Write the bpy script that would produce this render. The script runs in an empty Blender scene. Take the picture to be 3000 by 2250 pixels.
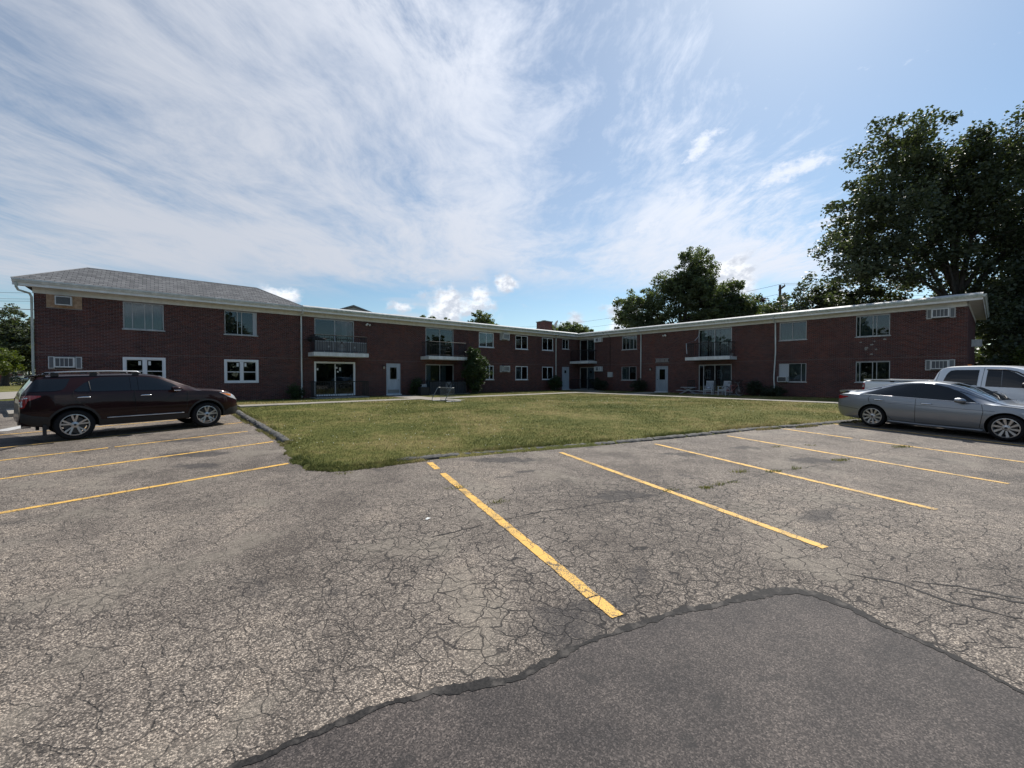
import bpy, bmesh, math, random
import numpy as np
from mathutils import Vector, Matrix
R = math.radians
random.seed(7)
rng = np.random.default_rng(11)
sc = bpy.context.scene
COL = sc.collection

# ---------------------------------------------------------------- camera
cam_d = bpy.data.cameras.new('camera')
cam = bpy.data.objects.new('camera', cam_d); COL.objects.link(cam)
cam.location = (0, 0, 1.40)
cam.rotation_euler = (R(90 - 1.14), 0, 0)
cam_d.sensor_width = 36.0
cam_d.lens = 14.46
cam_d.clip_start = 0.05
cam_d.clip_end = 3000
sc.camera = cam

# ---------------------------------------------------------------- light and sky
SUN_AZ, SUN_EL = R(37), R(48)          # azimuth measured from +Y towards +X
world = bpy.data.worlds.new('World'); sc.world = world; world.use_nodes = True
sun_d = bpy.data.lights.new('sun', 'SUN'); sun_d.energy = 4.8; sun_d.angle = R(0.53); sun_d.color = (1.0, 0.955, 0.89)
sun = bpy.data.objects.new('sun', sun_d); COL.objects.link(sun)
_d = Vector((math.sin(SUN_AZ) * math.cos(SUN_EL), math.cos(SUN_AZ) * math.cos(SUN_EL), math.sin(SUN_EL)))
sun.rotation_euler = _d.to_track_quat('Z', 'Y').to_euler()
sun.location = (30, 40, 60)

sc.view_settings.view_transform = 'Standard'
sc.view_settings.look = 'None'
sc.view_settings.exposure = 0.28
sc.view_settings.gamma = 1.0
sc.view_settings.use_curve_mapping = False
sc.cycles.use_denoising = True; sc.cycles.denoiser = 'OPENIMAGEDENOISE'; sc.cycles.denoising_input_passes = 'RGB_ALBEDO_NORMAL'; sc.cycles.denoising_prefilter = 'ACCURATE'
sc.cycles.max_bounces = 6; sc.cycles.diffuse_bounces = 2; sc.cycles.glossy_bounces = 3; sc.cycles.transmission_bounces = 4
sc.cycles.transparent_max_bounces = 12
sc.cycles.use_adaptive_sampling = True; sc.cycles.adaptive_threshold = 0.01
sc.cycles.sample_clamp_indirect = 6

class NT:
    """small helper for node trees"""
    def __init__(s, tree): s.dim = None; s.t = tree; s.n = tree.nodes; s.l = tree.links
    def node(s, typ, **kw):
        nd = s.n.new(typ)
        for k, v in kw.items(): setattr(nd, k, v)
        return nd
    def put(s, sock, v):
        if isinstance(v, bpy.types.NodeSocket): s.l.new(v, sock)
        elif isinstance(v, (int, float)) and sock.type in ('RGBA',): sock.default_value = (v, v, v, 1)
        elif isinstance(v, (tuple, list)) and sock.type == 'RGBA' and len(v) == 3: sock.default_value = (*v, 1)
        else: sock.default_value = v
    def m(s, op, a, b=0.0, c=None, clamp=False):
        nd = s.node('ShaderNodeMath', operation=op, use_clamp=clamp)
        s.put(nd.inputs[0], a); s.put(nd.inputs[1], b)
        if c is not None: s.put(nd.inputs[2], c)
        return nd.outputs[0]
    def v(s, op, a, b=(0, 0, 0)):
        nd = s.node('ShaderNodeVectorMath', operation=op)
        s.put(nd.inputs[0], a)
        if op == 'SCALE': s.put(nd.inputs['Scale'], b)
        else: s.put(nd.inputs[1], b)
        return nd.outputs['Value'] if op in ('DOT_PRODUCT', 'LENGTH', 'DISTANCE') else nd.outputs[0]
    def step(s, x, a, b, lo=0.0, hi=1.0):
        nd = s.node('ShaderNodeMapRange', interpolation_type='SMOOTHSTEP')
        s.put(nd.inputs[0], x); s.put(nd.inputs[1], a); s.put(nd.inputs[2], b); s.put(nd.inputs[3], lo); s.put(nd.inputs[4], hi)
        return nd.outputs[0]
    def noise(s, vec, scale, detail=4, rough=0.55, dist=0.0, out='Fac', dim='3D'):
        nd = s.node('ShaderNodeTexNoise', noise_dimensions=s.dim or dim)
        s.put(nd.inputs['Vector'], vec); s.put(nd.inputs['Scale'], scale); s.put(nd.inputs['Detail'], detail)
        s.put(nd.inputs['Roughness'], rough); s.put(nd.inputs['Distortion'], dist)
        return nd.outputs[0] if out == 'Fac' else nd.outputs[1]
    def voro(s, vec, scale, feature='F1', out='Distance', rnd=1.0):
        nd = s.node('ShaderNodeTexVoronoi', feature=feature, voronoi_dimensions=s.dim or '3D')
        s.put(nd.inputs['Vector'], vec); s.put(nd.inputs['Scale'], scale); s.put(nd.inputs['Randomness'], rnd)
        return nd.outputs[out]
    def mix(s, f, a, b, blend='MIX'):
        nd = s.node('ShaderNodeMix', data_type='RGBA', blend_type=blend)
        s.put(nd.inputs[0], f); s.put(nd.inputs[6], a); s.put(nd.inputs[7], b)
        return nd.outputs[2]
    def ramp(s, f, stops):
        nd = s.node('ShaderNodeValToRGB'); cr = nd.color_ramp
        while len(cr.elements) < len(stops): cr.elements.new(0.5)
        for e, (p, c) in zip(cr.elements, stops): e.position = p; e.color = (*c, 1)
        s.put(nd.inputs[0], f); return nd.outputs[0]
    def xyz(s, v):
        nd = s.node('ShaderNodeSeparateXYZ'); s.put(nd.inputs[0], v); return nd.outputs
    def comb(s, x, y, z):
        nd = s.node('ShaderNodeCombineXYZ'); s.put(nd.inputs[0], x); s.put(nd.inputs[1], y); s.put(nd.inputs[2], z); return nd.outputs[0]
    def bump(s, h, strength=0.3, dist=0.01):
        nd = s.node('ShaderNodeBump'); s.put(nd.inputs['Height'], h); s.put(nd.inputs['Strength'], strength); s.put(nd.inputs['Distance'], dist)
        return nd.outputs[0]

def build_sky():
    t = NT(world.node_tree); t.n.clear(); t.dim = '2D'
    out = t.node('ShaderNodeOutputWorld'); bg = t.node('ShaderNodeBackground'); bg.inputs[1].default_value = SKY_STRENGTH
    sky = t.node('ShaderNodeTexSky', sky_type='NISHITA'); sky.sun_disc = False
    sky.sun_elevation = SUN_EL; sky.sun_rotation = SUN_AZ; sky.air_density = 1.0; sky.dust_density = 0.5; sky.ozone_density = 1.3; sky.altitude = 200
    d = t.node('ShaderNodeTexCoord').outputs['Generated']
    d = t.v('NORMALIZE', d)
    x, y, z = t.xyz(d)
    zc = t.m('MAXIMUM', z, 0.02)
    X = t.m('DIVIDE', x, zc); Y = t.m('DIVIDE', y, zc)
    P = t.comb(X, Y, 0.0)
    warp = t.v('SCALE', t.v('SUBTRACT', t.noise(P, 0.8, 2, out='Color'), (0.5, 0.5, 0.5)), 0.55)
    Pw = t.v('ADD', P, warp)
    px, py, _ = t.xyz(Pw)
    # high cirrus: a sheet drawn out along +Y, its edge running diagonally over the lot
    streak = t.noise(t.comb(t.m('MULTIPLY', px, 1.15), t.m('MULTIPLY', py, 0.5), 0.0), 1.25, 5, 0.56)
    fine = t.noise(t.comb(t.m('MULTIPLY', px, 3.2), t.m('MULTIPLY', py, 1.5), 0.0), 2.4, 5, 0.68)
    broad = t.noise(t.comb(px, t.m('MULTIPLY', py, 0.6), 0.0), 0.75, 2, 0.5)
    e1 = t.m('SUBTRACT', t.m('SUBTRACT', t.m('MULTIPLY', Y, 1.14), 0.78), X)
    e1 = t.step(t.m('ADD', e1, t.m('MULTIPLY', t.m('SUBTRACT', fine, 0.5), 1.6)), -0.25, 1.15)
    e2 = t.step(t.m('ADD', Y, t.m('MULTIPLY', t.m('SUBTRACT', streak, 0.5), 3.0)), 5.4, 3.6)
    body = t.m('ADD', t.m('ADD', t.m('MULTIPLY', streak, 0.75), t.m('MULTIPLY', broad, 0.7)), t.m('MULTIPLY', fine, 0.5))
    body = t.m('ADD', body, t.m('MULTIPLY', t.m('MULTIPLY', t.step(Y, 1.9, 3.0), t.step(Y, 5.0, 3.9)), 0.20))
    cir = t.m('MULTIPLY', t.m('MULTIPLY', t.step(body, 0.54, 1.32), t.m('MULTIPLY', e1, e2)), 0.95)
    cir = t.m('MAXIMUM', cir, t.m('MULTIPLY', t.step(t.m('ADD', X, t.m('MULTIPLY', Y, -0.6)), 1.2, -2.2), t.m('MULTIPLY', e2, 0.28)))
    # torn wisps at the sheet's right-hand edge
    az0 = t.m('MULTIPLY', t.m('ARCTAN2', x, y), 57.2958); el0 = t.m('MULTIPLY', t.m('ARCSINE', z), 57.2958); wsp = None
    for a0, e0, w, h, k in ((33.5, 22.3, 4.6, 1.3, 0.22), (24.5, 26.6, 3.0, 1.4, 0.5), (37.5, 16.6, 3.4, 0.6, 0.18), (19.5, 19.5, 4.0, 2.4, 0.3)):
        da = t.m('SUBTRACT', az0, a0); de = t.m('SUBTRACT', t.m('SUBTRACT', el0, e0), t.m('MULTIPLY', da, k)); q = t.m('ADD', t.m('POWER', t.m('DIVIDE', t.m('ABSOLUTE', da), w), 2.0), t.m('POWER', t.m('DIVIDE', t.m('ABSOLUTE', de), h), 2.0)); wsp = q if wsp is None else t.m('MINIMUM', wsp, q)
    wn = t.noise(t.comb(t.m('MULTIPLY', az0, 0.22), t.m('MULTIPLY', el0, 0.4), 0.0), 1.5, 5, 0.65)
    cir = t.m('MAXIMUM', cir, t.m('MULTIPLY', t.step(t.m('ADD', t.m('EXPONENT', t.m('MULTIPLY', wsp, -1.0)), t.m('MULTIPLY', t.m('SUBTRACT', wn, 0.5), 2.0)), 0.26, 1.10), 0.92))
    # low streaks and thin bars nearer the horizon
    low = t.noise(t.comb(t.m('MULTIPLY', px, 0.35), t.m('MULTIPLY', py, 0.5), 0.0), 1.0, 3, 0.6)
    lowm = t.m('MULTIPLY', t.step(low, 0.55, 0.75), t.m('MULTIPLY', t.step(Y, 3.4, 5.0), 0.55))
    cir = t.m('MAXIMUM', cir, lowm)
    # fair-weather cumulus along the horizon
    az = t.m('MULTIPLY', t.m('ARCTAN2', x, y), 57.2958)
    el = t.m('MULTIPLY', t.m('ARCSINE', z), 57.2958)
    AE = t.comb(t.m('MULTIPLY', az, 0.1), t.m('MULTIPLY', el, 0.14), 0.0)
    n1 = t.noise(AE, 2.6, 5, 0.6, 0.0)
    n2 = t.noise(t.v('ADD', AE, (0.03, -0.07, 0.0)), 2.6, 5, 0.6, 0.0)
    acc = None
    AEd = t.comb(az, el, 0.0)
    for a0, e0, w, h in ((-8.0, 9.4, 4.6, 3.1), (-4.6, 11.4, 1.9, 1.9), (-0.6, 12.6, 2.0, 1.1), (-14.5, 9.2, 1.9, 0.9), (-29, 10.0, 2.1, 1.2),
                         (15.5, 7.4, 3.8, 2.7), (8.0, 7.0, 2.3, 1.3), (27, 12.0, 4.8, 2.4), (37.8, 8.2, 3.2, 2.0)):
        ma = t.node('ShaderNodeVectorMath', operation='MULTIPLY_ADD'); t.put(ma.inputs[0], AEd); ma.inputs[1].default_value = (1 / w, 1 / h, 0); ma.inputs[2].default_value = (-a0 / w, -e0 / h, 0)
        q = t.v('DOT_PRODUCT', ma.outputs[0], ma.outputs[0])
        acc = q if acc is None else t.m('MINIMUM', acc, q)
    # outside the view the same kind of cloud goes on round the horizon
    rnd = t.noise(t.comb(t.m('MULTIPLY', az, 0.05), 0.0, 0.0), 1.3, 1)
    far = t.m('MULTIPLY', t.step(t.m('ABSOLUTE', az), 48.0, 62.0), t.m('MULTIPLY', t.step(rnd, 0.42, 0.58), t.m('EXPONENT', t.m('MULTIPLY', t.m('POWER', t.m('DIVIDE', t.m('SUBTRACT', el, 9.0), 3.0), 2.0), -1.0))))
    acc = t.m('MAXIMUM', t.m('EXPONENT', t.m('MULTIPLY', acc, -1.0)), far)
    dens = t.m('ADD', t.m('MULTIPLY', t.m('SUBTRACT', n1, 0.5), 2.3), acc)
    dens2 = t.m('ADD', t.m('MULTIPLY', t.m('SUBTRACT', n2, 0.5), 2.3), acc)
    cum = t.m('MULTIPLY', t.step(dens, 0.28, 0.90), t.step(acc, 0.04, 0.25))
    shade = t.step(t.m('SUBTRACT', dens2, dens), -0.28, 0.3)
    # cloud brightness grows towards the sun
    cs = t.v('DOT_PRODUCT', d, tuple(_d))
    glow = t.m('ADD', 0.86, t.m('MULTIPLY', t.m('POWER', t.m('MAXIMUM', cs, 0.0), 3.0), 0.62))
    c_cir = t.v('SCALE', CIRRUS_COL, glow)
    c_cum = t.mix(shade, CUM_DARK, CUM_LIGHT)
    base = sky.outputs[0]
    hs = t.node('ShaderNodeHueSaturation'); hs.inputs['Saturation'].default_value = 1.02; hs.inputs['Value'].default_value = 1.0; t.l.new(base, hs.inputs['Color'])
    c = t.mix(cir, t.mix(1.0, hs.outputs[0], (0.93, 1.03, 1.02), 'MULTIPLY'), c_cir)
    c = t.mix(t.m('MULTIPLY', cum, 0.93), c, c_cum)
    t.put(bg.inputs[0], c); t.l.new(bg.outputs[0], out.inputs[0])
SKY_STRENGTH = 0.095
CIRRUS_COL = (6.0, 6.35, 7.1); CUM_LIGHT = (9.3, 9.5, 9.9); CUM_DARK = (5.6, 6.0, 6.8)
build_sky()
world.cycles.sampling_method = 'NONE'      # the sky is smooth: no need for an importance map

# ---------------------------------------------------------------- helpers
MATS = {}
def material(name, color=(0.5, 0.5, 0.5), rough=0.6, metal=0.0, spec=0.5, coat=0.0, build=None):
    m = bpy.data.materials.new(name); m.use_nodes = True
    t = NT(m.node_tree); b = t.n['Principled BSDF']
    b.inputs['Base Color'].default_value = (*color, 1); b.inputs['Roughness'].default_value = rough
    b.inputs['Metallic'].default_value = metal; b.inputs['Specular IOR Level'].default_value = spec
    b.inputs['Coat Weight'].default_value = coat; b.inputs['Coat Roughness'].default_value = 0.03
    if build: build(t, b)
    MATS[name] = m; return m
def M(n): return MATS[n]

class MB:
    """collects geometry; build() links it as one mesh object"""
    def __init__(s): s.v = []; s.f = []; s.mi = []
    def add(s, vs, fs, mi=0):
        o = len(s.v); s.v += [tuple(p) for p in vs]; s.f += [tuple(i + o for i in f) for f in fs]; s.mi += [mi] * len(fs); return s
    def box(s, x0, x1, y0, y1, z0, z1, mi=0):
        return s.add([(x0, y0, z0), (x1, y0, z0), (x1, y1, z0), (x0, y1, z0), (x0, y0, z1), (x1, y0, z1), (x1, y1, z1), (x0, y1, z1)],
                     [(0, 3, 2, 1), (4, 5, 6, 7), (0, 1, 5, 4), (1, 2, 6, 5), (2, 3, 7, 6), (3, 0, 4, 7)], mi)
    def quad(s, a, b, c, d, mi=0): return s.add([a, b, c, d], [(0, 1, 2, 3)], mi)
    def tube(s, pts, r, n=6, mi=0, cap=True):
        pts = [Vector(p) for p in pts]; rs = r if isinstance(r, (list, tuple)) else [r] * len(pts)
        rings = []; up = Vector((0.13, 0.29, 0.95))
        for i, p in enumerate(pts):
            a = pts[max(i - 1, 0)]; b = pts[min(i + 1, len(pts) - 1)]
            t = (b - a); t = t.normalized() if t.length > 1e-9 else Vector((0, 0, 1))
            u = t.cross(up)
            if u.length < 1e-3: u = t.cross(Vector((1, 0, 0)))
            u.normalize(); w = t.cross(u)
            rings.append([p + (u * math.cos(2 * math.pi * k / n) + w * math.sin(2 * math.pi * k / n)) * rs[i] for k in range(n)])
        vs = [q for rg in rings for q in rg]; fs = []
        for i in range(len(pts) - 1):
            for k in range(n):
                fs.append((i * n + k, i * n + (k + 1) % n, (i + 1) * n + (k + 1) % n, (i + 1) * n + k))
        if cap: fs.append(tuple(range(n - 1, -1, -1))); fs.append(tuple((len(pts) - 1) * n + k for k in range(n)))
        return s.add(vs, fs, mi)
    def lathe(s, prof, n=24, mi=0, axis='Y', close=False):
        """prof: list of (radius, along)"""
        vs = []
        for r_, h in prof:
            for k in range(n):
                a = 2 * math.pi * k / n
                if axis == 'Y': vs.append((r_ * math.cos(a), h, r_ * math.sin(a)))
                else: vs.append((r_ * math.cos(a), r_ * math.sin(a), h))
        fs = []; m = len(prof)
        for i in range(m if close else m - 1):
            j = (i + 1) % m
            for k in range(n): fs.append((i * n + k, i * n + (k + 1) % n, j * n + (k + 1) % n, j * n + k))
        return s.add(vs, fs, mi)
    def prism(s, poly, y0, y1, mi=0):
        """poly in (x,z) extruded along y"""
        n = len(poly)
        vs = [(x, y0, z) for x, z in poly] + [(x, y1, z) for x, z in poly]
        fs = [tuple(range(n)), tuple(range(2 * n - 1, n - 1, -1))] + [(i, i + n, (i + 1) % n + n, (i + 1) % n) for i in range(n)]
        return s.add(vs, fs, mi)
    def mesh(s, name, mats, smooth=False, angle=None):
        me = bpy.data.meshes.new(name); me.from_pydata(s.v, [], s.f)
        for m in (mats if isinstance(mats, (list, tuple)) else [mats]): me.materials.append(M(m))
        if any(s.mi): me.polygons.foreach_set('material_index', s.mi)
        if smooth:
            me.polygons.foreach_set('use_smooth', [True] * len(me.polygons))
            if angle: me.set_sharp_from_angle(angle=R(angle))
        me.update(); return me
    def build(s, name, mats, parent=None, loc=(0, 0, 0), rotz=0.0, smooth=False, angle=None, fix=False):
        me = s.mesh(name, mats, smooth, angle)
        if fix:
            bm = bmesh.new(); bm.from_mesh(me); bmesh.ops.recalc_face_normals(bm, faces=bm.faces); bm.to_mesh(me); bm.free()
        return link(name, me, parent, loc, rotz)
def link(name, data, parent=None, loc=(0, 0, 0), rotz=0.0):
    o = bpy.data.objects.new(name, data); COL.objects.link(o)
    o.location = loc; o.rotation_euler = (0, 0, rotz)
    if parent: o.parent = parent
    return o
def tag(o, label=None, cat=None, group=None, kind=None):
    if label: o['label'] = label
    if cat: o['category'] = cat
    if group: o['group'] = group
    if kind: o['kind'] = kind
    return o
def thing(name, label, cat, loc=(0, 0, 0), rotz=0.0, group=None):
    return tag(link(name, None, None, loc, rotz), label, cat, group)
def np_mesh(name, V, F, mat):
    me = bpy.data.meshes.new(name); nv, nf, k = len(V), len(F), F.shape[1]
    me.vertices.add(nv); me.vertices.foreach_set('co', V.astype(np.float32).ravel())
    me.loops.add(nf * k); me.loops.foreach_set('vertex_index', F.astype(np.int32).ravel())
    me.polygons.add(nf); me.polygons.foreach_set('loop_start', np.arange(0, nf * k, k, dtype=np.int32))
    me.update(calc_edges=True); me.materials.append(M(mat)); return me
def isl(t):
    """random value per piece: per mesh island and per object"""
    a = t.node('ShaderNodeNewGeometry').outputs['Random Per Island']; b = t.node('ShaderNodeObjectInfo').outputs['Random']
    return t.m('FRACT', t.m('ADD', t.m('MULTIPLY', a, 7.31), t.m('MULTIPLY', b, 5.77)))
def objco(t): return t.node('ShaderNodeTexCoord').outputs['Object']
def worldco(t): return t.node('ShaderNodeNewGeometry').outputs['Position']

# ground heights: the lot climbs gently towards the building, then levels off
def z_lot(y): return min(-0.50 + 0.022 * max(y, -12.0), -0.06)
def z_lawn(y): return min(-0.45 + 0.022 * max(y, -12.0), 0.0)

# ---------------------------------------------------------------- materials
def _asphalt(t, b):
    t.dim = '2D'
    p = worldco(t)
    wp = t.v('ADD', p, t.v('SCALE', t.v('SUBTRACT', t.noise(p, 1.6, 2, out='Color'), (0.5, 0.5, 0.5)), 0.5))
    wp2 = t.v('ADD', p, t.v('SCALE', t.v('SUBTRACT', t.noise(p, 6.0, 1, out='Color'), (0.5, 0.5, 0.5)), 0.16))
    # aggregate: pale and dark stones set in worn binder
    st = t.node('ShaderNodeTexVoronoi', feature='F1', voronoi_dimensions='2D'); t.put(st.inputs['Vector'], p); st.inputs['Scale'].default_value = 105
    rnd = t.xyz(st.outputs['Color'])[0]
    stone = t.ramp(rnd, [(0.0, (0.050, 0.044, 0.039)), (0.36, (0.115, 0.101, 0.089)), (0.62, (0.200, 0.177, 0.155)), (0.85, (0.300, 0.266, 0.232)), (1.0, (0.45, 0.402, 0.345))])
    edge = t.step(st.outputs['Distance'], 0.34, 0.66)
    col = t.mix(t.m('MULTIPLY', edge, 0.7), stone, (0.055, 0.052, 0.050))
    # broad wear: darker oily and paler dusty areas
    big = t.noise(p, 0.33, 3, 0.6); mid = t.noise(wp, 1.5, 4, 0.66)
    tone = t.m('ADD', t.m('MULTIPLY', t.step(big, 0.3, 0.7), 0.42), t.m('MULTIPLY', t.step(mid, 0.3, 0.72), 0.5))
    col = t.mix(1.0, col, t.ramp(tone, [(0.0, (0.70, 0.655, 0.62)), (0.5, (1.14, 1.08, 1.015)), (1.0, (1.56, 1.45, 1.32))]), 'MULTIPLY')
    dust = t.m('MULTIPLY', t.step(t.noise(p, 0.8, 3, 0.6), 0.54, 0.72), 0.55)
    col = t.mix(dust, col, (0.235, 0.205, 0.165))
    oil = t.m('MULTIPLY', t.step(t.noise(t.v('ADD', wp, (31.0, 7.0, 0.0)), 0.62, 3, 0.6), 0.63, 0.76), 0.62)
    col = t.mix(oil, col, (0.035, 0.033, 0.034))
    # old oil and tyre stains where cars stand
    acc = None; q0 = t.v('ADD', p, t.v('SCALE', t.v('SUBTRACT', t.noise(p, 3.2, 2, out='Color'), (0.5, 0.5, 0.5)), 0.55))
    for sx, sy, rx_, ry_ in ((-0.1, 8.35, 0.75, 0.26), (0.25, 7.45, 0.22, 0.13), (-0.15, 7.05, 0.13, 0.08), (3.7, 8.9, 0.5, 0.2), (6.2, 8.3, 0.62, 0.22), (5.5, 9.6, 0.45, 0.16), (-6.9, 8.9, 0.75, 0.3), (-6.1, 7.9, 0.5, 0.2), (-8.6, 10.6, 0.6, 0.3), (1.6, 6.0, 0.5, 0.2)):
        ma = t.node('ShaderNodeVectorMath', operation='MULTIPLY_ADD'); t.put(ma.inputs[0], q0); ma.inputs[1].default_value = (1 / rx_, 1 / ry_, 0); ma.inputs[2].default_value = (-sx / rx_, -sy / ry_, 0)
        d_ = t.v('DOT_PRODUCT', ma.outputs[0], ma.outputs[0]); acc = d_ if acc is None else t.m('MINIMUM', acc, d_)
    col = t.mix(t.m('MULTIPLY', t.step(acc, 1.5, 0.35), 0.66), col, (0.030, 0.028, 0.029))
    # alligator cracking: large plates, finer plates inside worn areas
    area = t.step(t.noise(p, 0.30, 2, 0.5), 0.22, 0.55, 0.45, 1.0)
    area2 = t.step(t.noise(t.v('ADD', p, (17.0, 3.0, 0.0)), 0.5, 1, 0.5), 0.34, 0.58)
    gq = t.node('ShaderNodeVectorMath', operation='MULTIPLY_ADD'); t.put(gq.inputs[0], wp); gq.inputs[1].default_value = (1 / 4.6, 1 / 2.6, 0); gq.inputs[2].default_value = (-2.2 / 4.6, -4.6 / 2.6, 0)
    area = t.m('MAXIMUM', t.m('MULTIPLY', area, 0.62), t.step(t.v('DOT_PRODUCT', gq.outputs[0], gq.outputs[0]), 1.6, 0.5))     # the worst cracking is where cars turn in
    c1 = t.step(t.voro(wp, 0.95, 'DISTANCE_TO_EDGE'), 0.008, 0.002)
    c2 = t.step(t.voro(wp2, 4.7, 'DISTANCE_TO_EDGE'), 0.040, 0.009)
    c3 = t.step(t.voro(wp2, 8.0, 'DISTANCE_TO_EDGE'), 0.055, 0.014)
    brk = t.step(t.noise(p, 4.0, 2, 0.6), 0.26, 0.46)
    cr = t.m('MULTIPLY', t.m('MAXIMUM', t.m('MULTIPLY', c1, 0.55), t.m('MAXIMUM', t.m('MULTIPLY', c2, t.m('MULTIPLY', area, 0.95)), t.m('MULTIPLY', t.m('MULTIPLY', c3, area2), t.m('MULTIPLY', area, 0.85)))), t.m('ADD', 0.25, t.m('MULTIPLY', brk, 0.75)))
    col = t.mix(t.m('MULTIPLY', cr, 0.95), col, (0.017, 0.0155, 0.015))
    t.put(b.inputs['Base Color'], col)
    h = t.m('SUBTRACT', t.m('MULTIPLY', t.m('SUBTRACT', 1.0, edge), 0.5), t.m('MULTIPLY', cr, 2.2))
    t.put(b.inputs['Normal'], t.bump(h, 0.62, 0.006))
material('asphalt', rough=0.86, spec=0.35, build=_asphalt)

def _patch(t, b):
    t.dim = '2D'
    p = worldco(t)
    st = t.node('ShaderNodeTexVoronoi', feature='F1', voronoi_dimensions='2D'); t.put(st.inputs['Vector'], p); st.inputs['Scale'].default_value = 150
    rnd = t.xyz(st.outputs['Color'])[0]
    col = t.ramp(rnd, [(0.0, (0.018, 0.016, 0.016)), (0.5, (0.046, 0.0405, 0.038)), (0.84, (0.078, 0.069, 0.064)), (1.0, (0.130, 0.115, 0.105))])
    n = t.noise(p, 1.6, 5, 0.66)
    col = t.mix(1.0, col, t.ramp(n, [(0.30, (0.66, 0.63, 0.64)), (0.70, (1.5, 1.40, 1.32))]), 'MULTIPLY')
    col = t.mix(t.m('MULTIPLY', t.step(t.noise(p, 5.0, 3, 0.6), 0.62, 0.74), 0.5), col, (0.020, 0.0185, 0.018))
    t.put(b.inputs['Base Color'], col)
    t.put(b.inputs['Normal'], t.bump(rnd, 0.5, 0.003))
material('new_asphalt', rough=0.8, spec=0.4, build=_patch)
def _tar(t, b):
    t.dim = '2D'
    p = worldco(t)
    t.put(b.inputs['Base Color'], t.mix(t.step(t.noise(p, 7.0, 4, 0.65), 0.5, 0.7), t.ramp(t.noise(p, 60, 4), [(0.3, (0.010, 0.0095, 0.0095)), (0.75, (0.034, 0.031, 0.029))]), (0.075, 0.067, 0.060)))
    t.put(b.inputs['Normal'], t.bump(t.noise(p, 50, 4), 0.4, 0.004))
material('tar', rough=0.8, spec=0.25, build=_tar)
def _paint(t, b):
    t.dim = '2D'
    p = worldco(t)
    n = t.noise(p, 95, 3, 0.6); n2 = t.noise(p, 3.0, 4, 0.6)
    wear = t.step(t.m('ADD', n, t.m('MULTIPLY', t.m('SUBTRACT', n2, 0.5), 0.55)), 0.525, 0.63)
    yel = t.mix(n2, (0.69, 0.39, 0.072), (0.84, 0.50, 0.110))
    wp2 = t.v('ADD', p, t.v('SCALE', t.v('SUBTRACT', t.noise(p, 6.0, 1, out='Color'), (0.5, 0.5, 0.5)), 0.16))
    ck = t.m('MULTIPLY', t.step(t.voro(wp2, 4.7, 'DISTANCE_TO_EDGE'), 0.030, 0.008), 0.8)      # the plates under the paint part it
    t.put(b.inputs['Base Color'], t.mix(ck, t.mix(wear, yel, (0.10, 0.085, 0.06)), (0.05, 0.04, 0.03)))
    t.put(b.inputs['Normal'], t.bump(n, 0.5, 0.004))
material('yellow_paint', rough=0.75, build=_paint)
def _wpaint(t, b):
    t.dim = '2D'
    p = worldco(t); n = t.noise(p, 30, 4)
    t.put(b.inputs['Base Color'], t.ramp(n, [(0.3, (0.30, 0.29, 0.28)), (0.7, (0.56, 0.55, 0.53))]))
material('worn_concrete_pale', rough=0.85, build=_wpaint)
def _concrete(t, b):
    t.dim = '2D'
    p = worldco(t); n = t.noise(p, 1.2, 6, 0.65); f = t.noise(p, 45, 3)
    c = t.ramp(n, [(0.25, (0.21, 0.188, 0.158)), (0.6, (0.30, 0.270, 0.228)), (0.85, (0.37, 0.335, 0.288))])
    t.put(b.inputs['Base Color'], t.mix(t.m('MULTIPLY', f, 0.35), c, (0.22, 0.20, 0.17)))
    t.put(b.inputs['Normal'], t.bump(f, 0.3, 0.003))
material('concrete', rough=0.88, build=_concrete)
def _kerb(t, b):
    t.dim = '2D'
    p = worldco(t); n = t.noise(p, 9, 6, 0.65); f = t.voro(p, 85, 'F1')
    c = t.ramp(n, [(0.3, (0.050, 0.048, 0.045)), (0.62, (0.13, 0.125, 0.115)), (0.85, (0.24, 0.228, 0.205))])
    t.put(b.inputs['Base Color'], c)
    t.put(b.inputs['Normal'], t.bump(t.m('ADD', n, t.m('MULTIPLY', f, 0.3)), 0.8, 0.02))
material('kerb_asphalt', rough=0.9, build=_kerb)
def _soil(t, b):
    t.dim = '2D'
    p = worldco(t)
    n = t.noise(p, 0.35, 5, 0.6); f = t.noise(p, 26, 5, 0.7); g = t.noise(p, 3.0, 5, 0.6)
    s = t.m('ADD', t.m('MULTIPLY', n, 0.6), t.m('MULTIPLY', g, 0.4))
    c = t.ramp(s, [(0.32, (0.075, 0.090, 0.026)), (0.5, (0.140, 0.142, 0.046)), (0.66, (0.25, 0.210, 0.092))])
    t.put(b.inputs['Base Color'], t.mix(1.0, c, t.ramp(f, [(0.25, (0.45, 0.46, 0.4)), (0.75, (1.35, 1.32, 1.2))]), 'MULTIPLY'))
    t.put(b.inputs['Normal'], t.bump(f, 0.9, 0.04))
material('turf', rough=0.95, spec=0.1, build=_soil)
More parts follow.
